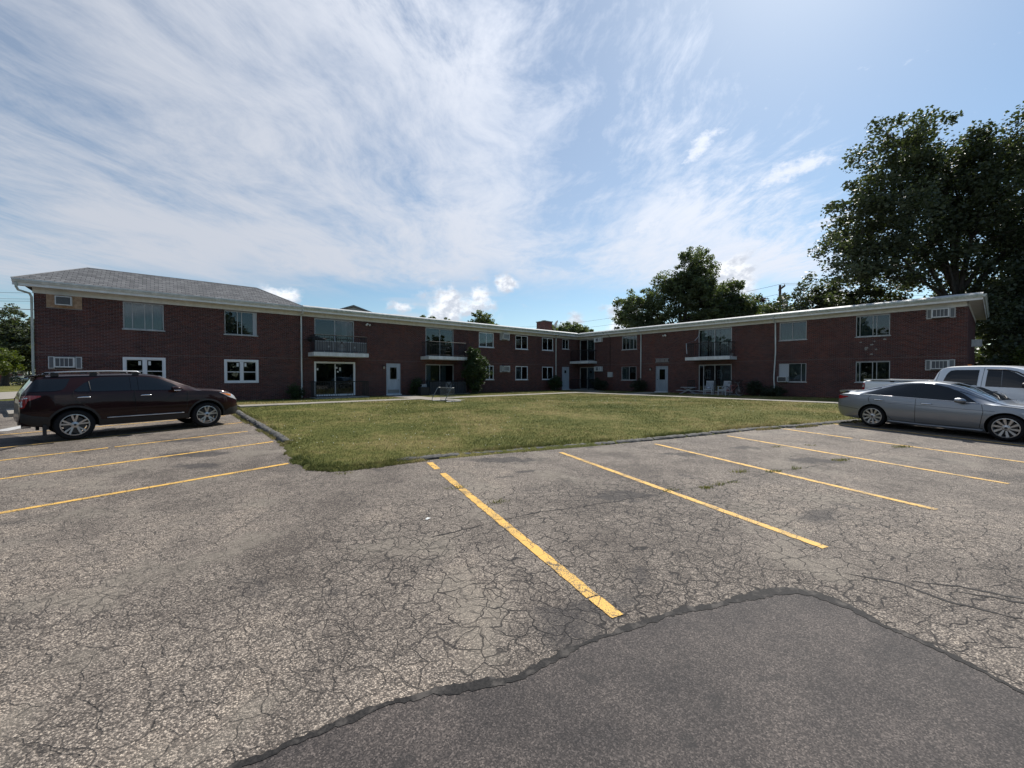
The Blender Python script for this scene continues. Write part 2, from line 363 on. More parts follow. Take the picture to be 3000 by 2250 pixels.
def _blade(t, b):
    t.dim = '2D'
    p = worldco(t)
    n = t.noise(p, 0.35, 5, 0.6); g = t.noise(p, 3.0, 5, 0.6); r = isl(t)
    n = t.step(n, 0.30, 0.72)
    s = t.m('ADD', t.m('ADD', t.m('MULTIPLY', n, 0.36), t.m('MULTIPLY', g, 0.40)), t.m('MULTIPLY', r, 0.2))
    c = t.ramp(s, [(0.26, (0.088, 0.108, 0.032)), (0.41, (0.150, 0.156, 0.052)), (0.53, (0.228, 0.207, 0.082)), (0.67, (0.38, 0.312, 0.160))])
    t.put(b.inputs['Base Color'], c)
    tr = t.node('ShaderNodeBsdfTranslucent'); t.put(tr.inputs[0], c)
    mx = t.node('ShaderNodeMixShader'); mx.inputs[0].default_value = 0.32
    t.l.new(b.outputs[0], mx.inputs[1]); t.l.new(tr.outputs[0], mx.inputs[2])
    t.l.new(mx.outputs[0], t.n['Material Output'].inputs[0])
material('grass_blade', rough=0.7, spec=0.2, build=_blade)
material('clover_white', (0.62, 0.62, 0.55), 0.9)
def leafmat(name, stops, trans=0.38):
    def f(t, b):
        r = isl(t); n = t.noise(worldco(t), 0.5, 3)
        c = t.ramp(t.m('ADD', t.m('MULTIPLY', r, 0.6), t.m('MULTIPLY', n, 0.4)), stops)
        t.put(b.inputs['Base Color'], c)
        tr = t.node('ShaderNodeBsdfTranslucent'); t.put(tr.inputs[0], t.mix(1.0, c, (1.25, 1.35, 0.55), 'MULTIPLY'))
        mx = t.node('ShaderNodeMixShader'); mx.inputs[0].default_value = trans
        t.l.new(b.outputs[0], mx.inputs[1]); t.l.new(tr.outputs[0], mx.inputs[2])
        t.l.new(mx.outputs[0], t.n['Material Output'].inputs[0])
    material(name, rough=0.5, spec=0.5, build=f)
leafmat('leaf_maple', [(0.1, (0.040, 0.052, 0.031)), (0.5, (0.064, 0.080, 0.046)), (0.9, (0.095, 0.113, 0.064))], 0.36)
leafmat('leaf_sycamore', [(0.1, (0.066, 0.088, 0.050)), (0.5, (0.100, 0.126, 0.070)), (0.9, (0.130, 0.155, 0.086))], 0.46)
leafmat('leaf_light', [(0.1, (0.05, 0.075, 0.016)), (0.5, (0.085, 0.110, 0.024)), (0.9, (0.14, 0.150, 0.036))], 0.4)
leafmat('leaf_purple', [(0.1, (0.022, 0.014, 0.022)), (0.5, (0.040, 0.024, 0.034)), (0.9, (0.064, 0.038, 0.044))], 0.2)
leafmat('leaf_shrub', [(0.1, (0.018, 0.036, 0.012)), (0.5, (0.034, 0.060, 0.020)), (0.9, (0.066, 0.098, 0.032))], 0.3)
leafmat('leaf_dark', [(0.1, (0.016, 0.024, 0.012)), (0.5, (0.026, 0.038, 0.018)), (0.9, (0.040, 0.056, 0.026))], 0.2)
leafmat('needle', [(0.1, (0.014, 0.026, 0.016)), (0.5, (0.024, 0.042, 0.026)), (0.9, (0.04, 0.06, 0.036))], 0.15)
leafmat('weed', [(0.1, (0.075, 0.105, 0.026)), (0.5, (0.14, 0.145, 0.042)), (0.9, (0.25, 0.20, 0.08))], 0.35)
def _bark(t, b):
    p = objco(t); n = t.noise(t.v('MULTIPLY', p, (1, 1, 0.25)), 7, 5, 0.65)
    t.put(b.inputs['Base Color'], t.ramp(n, [(0.3, (0.028, 0.023, 0.019)), (0.7, (0.085, 0.072, 0.060))]))
    t.put(b.inputs['Normal'], t.bump(n, 0.8, 0.03))
material('bark', rough=0.95, build=_bark)

def _brick(t, b):
    p = objco(t); r = isl(t)
    big = t.m('ADD', t.m('MULTIPLY', t.noise(p, 0.42, 4, 0.6), 0.65), t.m('MULTIPLY', t.noise(t.v('MULTIPLY', p, (2.2, 1.0, 0.22)), 1.0, 3, 0.6), 0.35)); fine = t.noise(p, 55, 4, 0.6)
    c = t.ramp(r, [(0.0, (0.082, 0.042, 0.040)), (0.3, (0.112, 0.046, 0.041)), (0.55, (0.138, 0.053, 0.044)), (0.8, (0.165, 0.062, 0.048)), (1.0, (0.118, 0.062, 0.058))])
    c = t.mix(1.0, c, t.ramp(big, [(0.32, (0.70, 0.76, 0.86)), (0.52, (1.0, 0.98, 0.98)), (0.68, (1.30, 1.08, 0.98))]), 'MULTIPLY')
    c = t.mix(t.m('MULTIPLY', fine, 0.2), c, (0.05, 0.03, 0.03))
    t.put(b.inputs['Base Color'], c); t.put(b.inputs['Normal'], t.bump(fine, 0.4, 0.003))
material('brick', rough=0.88, spec=0.3, build=_brick)
def _mortar(t, b):
    p = objco(t)
    t.put(b.inputs['Base Color'], t.ramp(t.noise(p, 0.9, 5, 0.6), [(0.3, (0.22, 0.195, 0.185)), (0.7, (0.33, 0.295, 0.275))]))
material('mortar', rough=0.95, build=_mortar)
material('interior', (0.035, 0.035, 0.038), 0.9)
def dirty(name, c0, c1, rough=0.55, sc_=1.5, spec=0.5, streak=True):
    def f(t, b):
        p = objco(t); q = t.v('MULTIPLY', p, (3.0, 3.0, 0.6)) if streak else p
        t.put(b.inputs['Base Color'], t.mix(t.step(t.noise(q, sc_, 6, 0.65), 0.35, 0.72), c0, c1))
    material(name, rough=rough, spec=spec, build=f)
dirty('white_trim', (0.74, 0.735, 0.71), (0.84, 0.84, 0.83))
dirty('frieze_cream', (0.66, 0.65, 0.61), (0.75, 0.745, 0.715))
dirty('gutter_white', (0.52, 0.54, 0.51), (0.72, 0.73, 0.71), 0.4)
dirty('gutter_weathered', (0.40, 0.44, 0.385), (0.62, 0.645, 0.60), 0.5)
dirty('roof_edge', (0.36, 0.37, 0.36), (0.55, 0.55, 0.54), 0.6)
dirty('slab_white', (0.60, 0.60, 0.58), (0.76, 0.765, 0.76), 0.7)
dirty('membrane', (0.32, 0.32, 0.31), (0.45, 0.45, 0.44), 0.9)
dirty('alu', (0.34, 0.345, 0.34), (0.50, 0.505, 0.50), 0.45, 2.5)
dirty('vinyl', (0.74, 0.745, 0.75), (0.84, 0.845, 0.85), 0.35)
dirty('door_grey', (0.36, 0.40, 0.44), (0.45, 0.49, 0.525), 0.5)
dirty('door_grey_dull', (0.25, 0.285, 0.315), (0.34, 0.375, 0.405), 0.55)
dirty('ac_white', (0.60, 0.60, 0.575), (0.74, 0.74, 0.72), 0.5, 4)
dirty('osb', (0.33, 0.205, 0.125), (0.52, 0.36, 0.245), 0.85, 9, streak=False)
dirty('patio_concrete', (0.26, 0.245, 0.22), (0.38, 0.36, 0.325), 0.9)
material('grille_grey', (0.12, 0.125, 0.135), 0.6)
material('panel_grey', (0.20, 0.205, 0.21), 0.6)
material('iron_black', (0.012, 0.012, 0.014), 0.5)
material('wood_dark', (0.035, 0.038, 0.045), 0.85)
material('galvanised', (0.24, 0.25, 0.25), 0.5, 0.7)
material('steel_brown', (0.16, 0.12, 0.10), 0.7)
material('curtain_white', (0.40, 0.43, 0.47), 0.9)
material('curtain_grey', (0.20, 0.23, 0.26), 0.9)
material('curtain_teal', (0.07, 0.11, 0.135), 0.9)
material('curtain_tan', (0.15, 0.135, 0.075), 0.9)
material('curtain_dark', (0.055, 0.06, 0.072), 0.9)
material('paper_white', (0.70, 0.71, 0.68), 0.8)
material('plastic_white', (0.40, 0.42, 0.44), 0.5)
material('pink', (0.52, 0.17, 0.17), 0.6)
material('orange', (0.60, 0.16, 0.04), 0.6)
material('fabric_grey', (0.16, 0.165, 0.175), 0.95)
material('lamp_glass', (0.40, 0.36, 0.30), 0.3)
material('bronze_dark', (0.03, 0.022, 0.018), 0.5)
material('meter_grey', (0.48, 0.48, 0.46), 0.5)
material('tan_board', (0.22, 0.195, 0.185), 0.8)
material('rubber', (0.010, 0.010, 0.011), 0.8, spec=0.25)
material('pole_wood', (0.085, 0.062, 0.047), 0.9)
material('transformer_grey', (0.40, 0.415, 0.42), 0.45)
material('wire', (0.015, 0.015, 0.016), 0.6)
def _shingle(t, b):
    p = objco(t); r = isl(t); n = t.noise(p, 70, 3)
    c = t.ramp(r, [(0.0, (0.118, 0.119, 0.124)), (0.5, (0.155, 0.156, 0.161)), (1.0, (0.20, 0.201, 0.205))])
    t.put(b.inputs['Base Color'], t.mix(1.0, c, t.ramp(n, [(0.3, (0.8, 0.8, 0.8)), (0.7, (1.15, 1.15, 1.15))]), 'MULTIPLY'))
    t.put(b.inputs['Normal'], t.bump(n, 0.5, 0.003))
material('shingle', rough=0.9, build=_shingle)
material('roof_felt', (0.035, 0.035, 0.038), 0.95)
def _glass(t, b):
    gl = t.node('ShaderNodeBsdfGlossy'); gl.inputs['Roughness'].default_value = 0.015; gl.inputs['Color'].default_value = (0.62, 0.67, 0.72, 1)
    p = objco(t); t.put(gl.inputs['Normal'], t.bump(t.noise(p, 1.3, 2), 0.02, 0.05))
    tr = t.node('ShaderNodeBsdfTransparent'); tr.inputs[0].default_value = (0.70, 0.75, 0.74, 1)
    fr = t.node('ShaderNodeFresnel'); fr.inputs[0].default_value = 1.5
    mx = t.node('ShaderNodeMixShader'); t.put(mx.inputs[0], t.m('ADD', t.m('MULTIPLY', fr.outputs[0], 1.3), 0.02, clamp=True))
    t.l.new(tr.outputs[0], mx.inputs[1]); t.l.new(gl.outputs[0], mx.inputs[2]); t.l.new(mx.outputs[0], t.n['Material Output'].inputs[0])
material('glass', build=_glass)
# vehicles
def carpaint(name, c, rough=0.34, metal=0.35, cw=0.9, spec=0.5):
    def f(t, b):
        p = objco(t); z = t.xyz(p)[2]
        n = t.noise(p, 1.2, 5, 0.6); fl = t.noise(p, 900, 1)
        dirt = t.m('MULTIPLY', t.m('MULTIPLY', t.step(z, 0.75, 0.25), t.step(n, 0.3, 0.8)), 0.26)
        base = t.mix(t.m('MULTIPLY', fl, 0.12), c, tuple(min(1.0, k * 1.6 + 0.02) for k in c))
        t.put(b.inputs['Base Color'], t.mix(dirt, base, (0.13, 0.12, 0.105)))
        t.put(b.inputs['Roughness'], t.m('ADD', rough, t.m('MULTIPLY', dirt, 0.5)))
        t.put(b.inputs['Coat Weight'], t.m('SUBTRACT', cw, dirt))
    material(name, rough=rough, metal=metal, coat=0.9, spec=spec, build=f)
carpaint('paint_maroon', (0.0155, 0.0044, 0.0052), 0.35, 0.2, 0.42, 0.10)
carpaint('paint_silver', (0.235, 0.255, 0.285), 0.33, 0.6)
carpaint('paint_white', (0.80, 0.81, 0.82), 0.4, 0.0)
material('car_glass', (0.006, 0.007, 0.008), 0.04, 0.0, 0.6)
material('windshield', (0.02, 0.024, 0.027), 0.03, 0.0, 0.9, 1.0)
material('black_plastic', (0.016, 0.016, 0.017), 0.6)
material('well_black', (0.004, 0.004, 0.004), 0.95)
material('chrome', (0.80, 0.81, 0.82), 0.12, 1.0)
material('silver_satin', (0.48, 0.49, 0.50), 0.4, 0.85)
material('alloy', (0.50, 0.50, 0.50), 0.3, 0.8)
material('alloy_dark', (0.06, 0.06, 0.062), 0.45, 0.6)
material('tail_red', (0.30, 0.010, 0.012), 0.15, coat=0.8)
material('lamp_clear', (0.55, 0.56, 0.58), 0.1, 0.3, coat=1.0)
material('lamp_amber', (0.62, 0.21, 0.05), 0.15, coat=0.9)

# ---------------------------------------------------------------- ground, lot, lawn, paths
def sheet(name, poly, zf, mat, cuts=(-12.0, 20.0), parent=None, kind='structure'):
    bm = bmesh.new(); bm.faces.new([bm.verts.new((x, y, 0)) for x, y in poly])
    for c in cuts:
        bmesh.ops.bisect_plane(bm, geom=bm.verts[:] + bm.edges[:] + bm.faces[:], plane_co=(0, c, 0), plane_no=(0, 1, 0))
    bmesh.ops.triangulate(bm, faces=bm.faces)
    for v in bm.verts: v.co.z = zf(v.co.y) if callable(zf) else zf
    bmesh.ops.recalc_face_normals(bm, faces=bm.faces)
    if sum(f.normal.z for f in bm.faces) < 0: bmesh.ops.reverse_faces(bm, faces=bm.faces)
    me = bpy.data.meshes.new(name); bm.to_mesh(me); bm.free(); me.materials.append(M(mat))
    o = link(name, me, parent)
    if kind and not parent: o['kind'] = kind
    return o
sheet('ground', [(-1600, -1600), (1600, -1600), (1600, 1600), (-1600, 1600)], lambda y: z_lot(y) - 0.03, 'turf')
lot = sheet('parking_lot', [(-29.5, -45), (60, -45), (60, 30), (-29.5, 30)], z_lot, 'asphalt')
sheet('street', [(-28, -45), (-28, 16), (-31.7, 25.5), (-44.6, 60), (-95, 200), (-104, 197), (-53, 57), (-40.2, 22.5), (-37, 12), (-37, -45)], lambda y: z_lot(y) + 0.006, 'concrete')
sheet('far_sidewalk', [(-62, -20), (-68, 14), (-129, 186), (-132, 185), (-71, 13), (-65, -20)], lambda y: z_lot(y) + 0.01, 'concrete')

KERB_L = [(-15.4, 21.65), (-12.6, 18.4), (-10.98, 16.51), (-8.95, 14.15), (-7.08, 11.99), (-5.55, 10.17)]
TIP = [(-5.0, 9.3), (-4.74, 8.9), (-4.42, 8.52), (-4.2, 8.15), (-3.92, 7.92), (-3.77, 7.69), (-3.45, 7.62), (-3.19, 7.56), (-2.9, 7.72), (-2.67, 7.8), (-2.35, 8.07), (-2.05, 8.25)]
KERB_R = [(-1.55, 8.56), (0, 9.19), (1.64, 9.86), (3.54, 10.65), (5.53, 11.57), (7.25, 12.45), (8.99, 13.02), (10.8, 13.81), (14, 15.2), (22, 18.7)]
LAWN = [(-16.19, 22.65)] + KERB_L[1:] + TIP + KERB_R + [(34, 24), (46, 30), (46, 46), (20, 62), (5, 52), (-19, 31)]
sheet('lawn', LAWN, z_lawn, 'turf', cuts=(8, 10, 12, 14, 16, 20.4545, 24, 30))

# the building's own frame: x along the left wing, -y towards the courtyard
BA = R(40.32); B0 = (-21.26, 18.35)
def bw(x, y, z=0.0): return (B0[0] + x * math.cos(BA) - y * math.sin(BA), B0[1] + x * math.sin(BA) + y * math.cos(BA), z)

walk = tag(link('footpath', None, None, bw(0, 0, 0), BA), kind='structure')
slabs = {}
def slab(x0, x1, y0, y1):
    key = (round(x1 - x0, 2), round(y1 - y0, 2))
    if key not in slabs: slabs[key] = MB().box(0, key[0], 0, key[1], -0.06, 0.0).mesh('slab', 'concrete')
    link('slab', slabs[key], walk, (x0, y0, 0.016 + random.uniform(-0.003, 0.004)))
for i in range(15):
    x = 7.0 + i * 1.52
    if not (15.0 < x < 16.9): slab(x, x + 1.50, -5.6, -4.42)
slab(16.12, 17.66, -5.6, -4.42)
for i in range(2): slab(29.8, 31.58, -5.6 + i * 0.6, -5.02 + i * 0.6)
for i in range(17): slab(30.3, 31.56, -7.2 - i * 1.52, -5.70 - i * 1.52)
for i in range(3): slab(16.0, 17.6, -4.40 + i * 1.46, -2.96 + i * 1.46)
for i in range(2): slab(16.0, 17.6, -8.0 + i * 1.2, -6.82 + i * 1.2)
for i in range(3): slab(31.6 + i * 1.5, 33.08 + i * 1.5, -10.1, -8.5)
for i in range(3): slab(34.2, 35.6, -4.1 + i * 1.36, -2.76 + i * 1.36)
slab(32.2, 34.1, -5.6, -4.2)

# kerb: asphalt ridge, broken into lengths
kerb = tag(link('kerb', None, None, (0, 0, 0)), kind='structure')
def resample(pts, step):
    P = [np.array(p, float) for p in pts]; out = []; acc = 0.0
    for a, b in zip(P[:-1], P[1:]):
        L = np.linalg.norm(b - a); s = -acc
        while s + step <= L: s += step; out.append(a + (b - a) * s / L)
        acc = L - s
    return [P[0]] + out
def kerb_pieces(pts, w, h, seed):
    r = random.Random(seed); P = resample(pts, 0.09); i = 0
    while i < len(P) - 4:
        n = r.randint(7, 24); seg = P[i:i + n + 1]; i += n
        if len(seg) < 4: break
        mb = MB(); vs = []; m = 8; k = len(seg); jig = r.uniform(-0.03, 0.03); hh = h * r.uniform(0.8, 1.12)
        for j, p in enumerate(seg):
            tdir = seg[min(j + 1, k - 1)] - seg[max(j - 1, 0)]; tdir /= np.linalg.norm(tdir); nn = np.array([-tdir[1], tdir[0]])
            if j == 0: p = p + tdir * 0.012
            if j == k - 1: p = p - tdir * r.uniform(0.012, 0.04)
            e = 0.86 if j in (0, k - 1) else 1.0
            for q in range(m):
                a = math.pi * q / (m - 1); f = 1 + r.uniform(-0.17, 0.17)
                o = nn * (w * math.cos(a) * f * e + jig); z = hh * math.sin(a) ** 0.7 * f * e
                vs.append((p[0] + o[0], p[1] + o[1], z_lot(p[1]) - 0.02 + z))
        fs = [(j * m + q, j * m + q + 1, (j + 1) * m + q + 1, (j + 1) * m + q) for j in range(k - 1) for q in range(m - 1)]
        fs += [tuple(range(m - 1, -1, -1)), tuple((k - 1) * m + q for q in range(m))]
        mb.add(vs, fs).build('kerb_piece', 'kerb_asphalt', kerb, smooth=True, angle=50, fix=True)
kerb_pieces(KERB_L, 0.115, 0.14, 3)
kerb_pieces([(-2.3, 8.12)] + KERB_R, 0.11, 0.085, 5)

# painted stall lines
def ribbon(name, pts, w, mat, parent, dz, jit=0.006, step=0.07, ends=True):
    P = resample(pts, step) + [np.array(pts[-1], float)]; vs = []; k = len(P)
    for j, p in enumerate(P):
        td = P[min(j + 1, k - 1)] - P[max(j - 1, 0)]; td /= (np.linalg.norm(td) + 1e-9); nn = np.array([-td[1], td[0]])
        ww = w if not callable(w) else w(j / (k - 1))
        for sgn in (-1, 1):
            q = p + nn * sgn * (ww / 2 + random.uniform(-jit, jit)) + (td * random.uniform(-jit, jit) if 0 < j < k - 1 else 0)
            vs.append((q[0], q[1], z_lot(q[1]) + dz))
    fs = [(2 * j, 2 * j + 1, 2 * j + 3, 2 * j + 2) for j in range(k - 1)]
    o = MB().add(vs, fs).build(name, mat, parent)
    bm = bmesh.new(); bm.from_mesh(o.data)
    if sum(f.normal.z for f in bm.faces) < 0: bmesh.ops.reverse_faces(bm, faces=bm.faces)
    bm.to_mesh(o.data); bm.free(); return o
def between(a, b, f0, f1): return [(a[0] + (b[0] - a[0]) * f, a[1] + (b[1] - a[1]) * f) for f in (f0, f1)]
LINES = [((-1.64, 8.13), (0.80, 3.09)), ((1.08, 9.09), (3.29, 4.28)), ((3.52, 10.1), (5.64, 5.43)), ((5.92, 11.28), (8.06, 6.64)), ((8.3, 12.55), (10.25, 8.0)), ((10.69, 13.6), (12.65, 9.1)), ((13.1, 14.6), (15.1, 10.1)),
         ((-4.39, 8.05), (-7.55, 4.2)), ((-6.06, 10.4), (-9.35, 6.0)), ((-7.78, 12.08), (-10.9, 7.5)), ((-9.2, 13.98), (-12.3, 9.1)), ((-11.1, 15.9), (-14.4, 11.2))]
for a, b in LINES:
    if a == (-1.64, 8.13):
        for f0, f1 in ((0.0, 0.105), (0.165, 0.34), (0.35, 0.605), (0.607, 0.945), (0.948, 1.0)): ribbon('painted_line', between(a, b, f0, f1), 0.115, 'yellow_paint', lot, 0.005)
    elif a == (-7.78, 12.08):
        for f0, f1 in ((0.0, 0.52), (0.54, 1.0)): ribbon('painted_line', between(a, b, f0, f1), 0.095, 'yellow_paint', lot, 0.005)
    elif a == (8.3, 12.55):
        for f0, f1 in ((0.0, 0.37), (0.41, 1.0)): ribbon('painted_line', between(a, b, f0, f1), 0.105, 'yellow_paint', lot, 0.005)
    else: ribbon('painted_line', [a, b], 0.105, 'yellow_paint', lot, 0.005)
ribbon('painted_line', [(-15.1, 12.05), (-16.0, 14.2), (-17.2, 17)], 0.42, 'worn_concrete_pale', lot, 0.005, 0.01)

# newer asphalt laid over the old, sealed with a band of tar
def wob(pts, amp, step=0.05, seed=1):
    r = random.Random(seed); P = resample(pts, step) + [np.array(pts[-1], float)]; o = [0.0, 0.0]; out = []
    for p in P:
        o = [0.8 * q + r.uniform(-amp, amp) for q in o]; out.append((p[0] + o[0], p[1] + o[1]))
    return out
edge = [(-3.2, 0.75), (-2.1, 1.45), (-1.31, 1.91), (-0.98, 2.11), (-0.77, 2.245), (-0.45, 2.36), (0.02, 2.48), (0.49, 2.79), (1.18, 3.10), (1.86, 3.33), (2.10, 3.40), (2.36, 3.44), (2.52, 3.40), (2.65, 3.23), (2.73, 2.96), (2.88, 2.72), (2.93, 2.47), (3.02, 2.25), (3.4, 1.5), (3.7, 0.2)]
sheet('asphalt_patch', wob(edge, 0.007, 0.04, seed=4) + [(3.9, -6), (-9, -6), (-6.2, -0.6)], lambda y: z_lot(y) + 0.005, 'new_asphalt', cuts=())
ribbon('tar_seam', wob(edge, 0.007, 0.04, 4), lambda f: 0.052 + 0.06 * math.exp(-((f - 0.62) / 0.05) ** 2) + 0.012 * math.sin(f * 40) + 0.012 * math.sin(f * 97) + 0.008 * math.sin(f * 231), 'tar', lot, 0.008, 0.012, 0.025)
lp = [(-11.35, 10.15), (-11.75, 9.75), (-11.55, 9.05), (-10.95, 8.45), (-11.4, 7.6)]
sheet('asphalt_patch', wob(lp, 0.01, seed=8) + [(-24, 2), (-27, 12), (-19, 15.2), (-15.5, 12.2)], lambda y: z_lot(y) + 0.003, 'new_asphalt', cuts=())
ribbon('tar_seam', wob(lp, 0.012, 0.05, 8), 0.13, 'tar', lot, 0.009, 0.012, 0.05)
for k_, pts in enumerate(([(-0.9, 4.55), (0.4, 5.35), (1.5, 5.75), (2.42, 6.27), (3.36, 6.62), (4.75, 7.40), (5.6, 7.75), (6.7, 8.35), (8.0, 9.05), (9.3, 9.7)], [(3.55, 3.62), (3.9, 3.52), (4.25, 3.3), (4.7, 3.22)], [(3.75, 3.45), (4.05, 3.30), (4.5, 3.12)], [(3.05, 3.75), (3.4, 3.55), (3.5, 3.3), (3.9, 3.05)])):
    ribbon('crack', wob(pts, 0.016, 0.05, 30 + k_), (lambda f: 0.012 + 0.009 * math.sin(f * 61) + 0.006 * math.sin(f * 173)) if k_ == 0 else (lambda f: 0.024 * math.sin(math.pi * f) ** 0.6 + 0.004), 'tar', lot, 0.003, 0.004, 0.05)
# concrete apron end behind the dark car
ap = [(-19.0, 15.5), (-18.4, 16.4), (-19.6, 18.6), (-21.4, 19.2), (-21.2, 17.2)]
mb = MB(); n = len(ap)
mb.add([(x, y, z_lot(y) - 0.02) for x, y in ap] + [(x * 0.998, y * 0.998, z_lot(y) + 0.13) for x, y in ap], [tuple(range(n, 2 * n))] + [(i, (i + 1) % n, (i + 1) % n + n, i + n) for i in range(n)])
tag(mb.build('concrete_apron', 'concrete', fix=True), kind='structure')

# bank of turf where the lawn runs out onto the lot
def skirt(pts):
    V = []; n = len(pts)
    for i, p in enumerate(pts):
        a, b = pts[max(i - 1, 0)], pts[min(i + 1, n - 1)]; d = np.array([b[0] - a[0], b[1] - a[1]]); d /= np.linalg.norm(d); o = np.array([d[1], -d[0]]) * random.uniform(0.09, 0.17)
        V += [(p[0], p[1], z_lawn(p[1])), (p[0] + o[0] * 0.6, p[1] + o[1] * 0.6, z_lawn(p[1]) - 0.018), (p[0] + o[0], p[1] + o[1], z_lot(p[1]) - 0.006)]
    F = [(3 * i + k, 3 * i + k + 1, 3 * i + 4 + k, 3 * i + 3 + k) for i in range(n - 1) for k in range(2)]
    tag(MB().add(V, F).build('lawn_bank', 'turf', fix=False, smooth=True), kind='structure')
skirt([tuple(p) for p in resample(KERB_L[-2:] + TIP + KERB_R[:1], 0.12)])
skirt(KERB_L[:-1]); skirt(KERB_R)

# ---------------------------------------------------------------- grass
def inside(poly, X, Y):
    c = np.zeros(len(X), bool); n = len(poly)
    for i in range(n):
        (x0, y0), (x1, y1) = poly[i], poly[(i + 1) % n]
        if y0 == y1: continue
        k = ((y0 > Y) != (y1 > Y)) & (X < (x1 - x0) * (Y - y0) / (y1 - y0) + x0); c ^= k
    return c
def blades(X, Y, Z, H, W, lean=0.5):
    n = len(X); a = rng.uniform(0, 2 * np.pi, n); b = rng.uniform(0, 2 * np.pi, n); l = rng.uniform(0.1, lean, n) * H
    dx, dy = np.cos(a) * W / 2, np.sin(a) * W / 2
    V = np.empty((n, 3, 3))
    V[:, 0] = np.stack([X - dx, Y - dy, Z - 0.004], 1); V[:, 1] = np.stack([X + dx, Y + dy, Z - 0.004], 1)
    V[:, 2] = np.stack([X + np.cos(b) * l, Y + np.sin(b) * l, Z + H], 1)
    return V.reshape(-1, 3), np.arange(n * 3).reshape(-1, 3)
def lawn_points(n, pad=0.0):
    r = 7 + 40 * rng.random(n) ** 1.25; a = np.radians(rng.uniform(-52, 58, n))
    X, Y = r * np.sin(a), r * np.cos(a)
    k = inside(LAWN, X, Y)
    lx = (X - B0[0]) * math.cos(BA) + (Y - B0[1]) * math.sin(BA); ly = -(X - B0[0]) * math.sin(BA) + (Y - B0[1]) * math.cos(BA)
    k &= (ly < -0.02) & (lx < 36.7)
    k &= ~((ly > -5.62) & (ly < -4.40) & (lx > 7) & (lx < 31.6)) & ~((lx > 30.28) & (lx < 31.6) & (ly < -4.4)) & ~((lx > 16) & (lx < 17.6) & (ly > -8.0))
    k &= ~((lx > 31.5) & (ly < -8.5) & (ly > -10.1)) & ~((lx > 34.2) & (lx < 35.6) & (ly > -4.1))
    return X[k], Y[k]
X, Y = lawn_points(330000)
D = np.hypot(X, Y)
def fbm(X, Y, s, seed):
    g = np.random.default_rng(seed); out = np.zeros_like(X)
    for o in range(4):
        f = s * 2 ** o
        for _ in range(3):
            th = g.uniform(0, 2 * np.pi); out += np.sin((X * np.cos(th) + Y * np.sin(th)) * f + g.uniform(0, 6.28)) * 0.5 ** o / 3
    return out
tall = 1.0 + 0.45 * fbm(X, Y, 0.9, 3)
edge_d = np.full(len(X), 9.0)
for (x0, y0), (x1, y1) in zip((KERB_L + TIP + KERB_R)[:-1], (KERB_L + TIP + KERB_R)[1:]):
    L2 = (x1 - x0) ** 2 + (y1 - y0) ** 2; tt = np.clip(((X - x0) * (x1 - x0) + (Y - y0) * (y1 - y0)) / L2, 0, 1)
    edge_d = np.minimum(edge_d, np.hypot(X - x0 - tt * (x1 - x0), Y - y0 - tt * (y1 - y0)))
tall *= 1 + 0.9 * np.exp(-(edge_d / 0.22) ** 2)
H = np.clip(rng.normal(0.030, 0.009, len(X)) * tall, 0.012, 0.10)
W = 0.006 + 0.0011 * D
Zl = np.minimum(-0.45 + 0.022 * Y, 0.0)
V, F = blades(X, Y, Zl, H, W, 0.9)
def along(pts, n, lo, hi):
    P = np.array(pts); seg = np.linalg.norm(np.diff(P, axis=0), axis=1); c = np.r_[0, np.cumsum(seg)]; u = rng.random(n) * c[-1]
    i = np.clip(np.searchsorted(c, u) - 1, 0, len(seg) - 1); f = (u - c[i]) / seg[i]; Q = P[i] + (P[i + 1] - P[i]) * f[:, None]; d = (P[i + 1] - P[i]) / seg[i][:, None]
    o = rng.uniform(lo, hi, n); return Q[:, 0] + d[:, 1] * o, Q[:, 1] - d[:, 0] * o, o
XS, YS, ZS, HS = [], [], [], []
for pts, n, lo, hi, h in ((KERB_L[-2:] + TIP + KERB_R[:1], 9000, -0.05, 0.19, 0.055), (KERB_R[:8], 5200, -0.20, -0.06, 0.075), (KERB_L[:-1], 3000, -0.2, -0.08, 0.08), (KERB_L[1:-1], 1600, 0.12, 0.26, 0.07), (KERB_R[5:9], 2600, 0.10, 0.24, 0.07), (KERB_R[1:4], 240, 0.11, 0.2, 0.06)):
    x_, y_, o_ = along(pts, n, lo, hi); k = fbm(x_, y_, 2.6, 21) > (-0.15 if h > 0.05 and n > 2700 else 0.05); x_, y_, o_ = x_[k], y_[k], o_[k]
    zl, zp = np.minimum(-0.45 + 0.022 * y_, 0.0), np.minimum(-0.50 + 0.022 * y_, -0.06)
    z_ = np.where(o_ < 0, zl, np.maximum(zp, zl + (zp - zl) * np.clip(o_ / 0.14, 0, 1)))
    XS.append(x_); YS.append(y_); ZS.append(z_); HS.append(rng.uniform(0.35, 1.15, len(x_)) * h)
XS, YS, ZS, HS = (np.concatenate(q) for q in (XS, YS, ZS, HS))
V2, F2 = blades(XS, YS, ZS, HS, 0.006 + 0.0011 * np.hypot(XS, YS), 1.1); F = np.concatenate([F, F2 + len(V)]); V = np.concatenate([V, V2])
tag(link('grass', np_mesh('grass', V, F, 'grass_blade')), 'mown lawn grass, green mottled with dry straw patches', 'grass', kind='stuff')
Xc, Yc = lawn_points(1500)
k = fbm(Xc, Yc, 0.5, 9) > 0.05; Xc, Yc = Xc[k], Yc[k]
Zc = np.minimum(-0.45 + 0.022 * Yc, 0.0) + 0.045; s_ = 0.006 + 0.0003 * np.hypot(Xc, Yc)
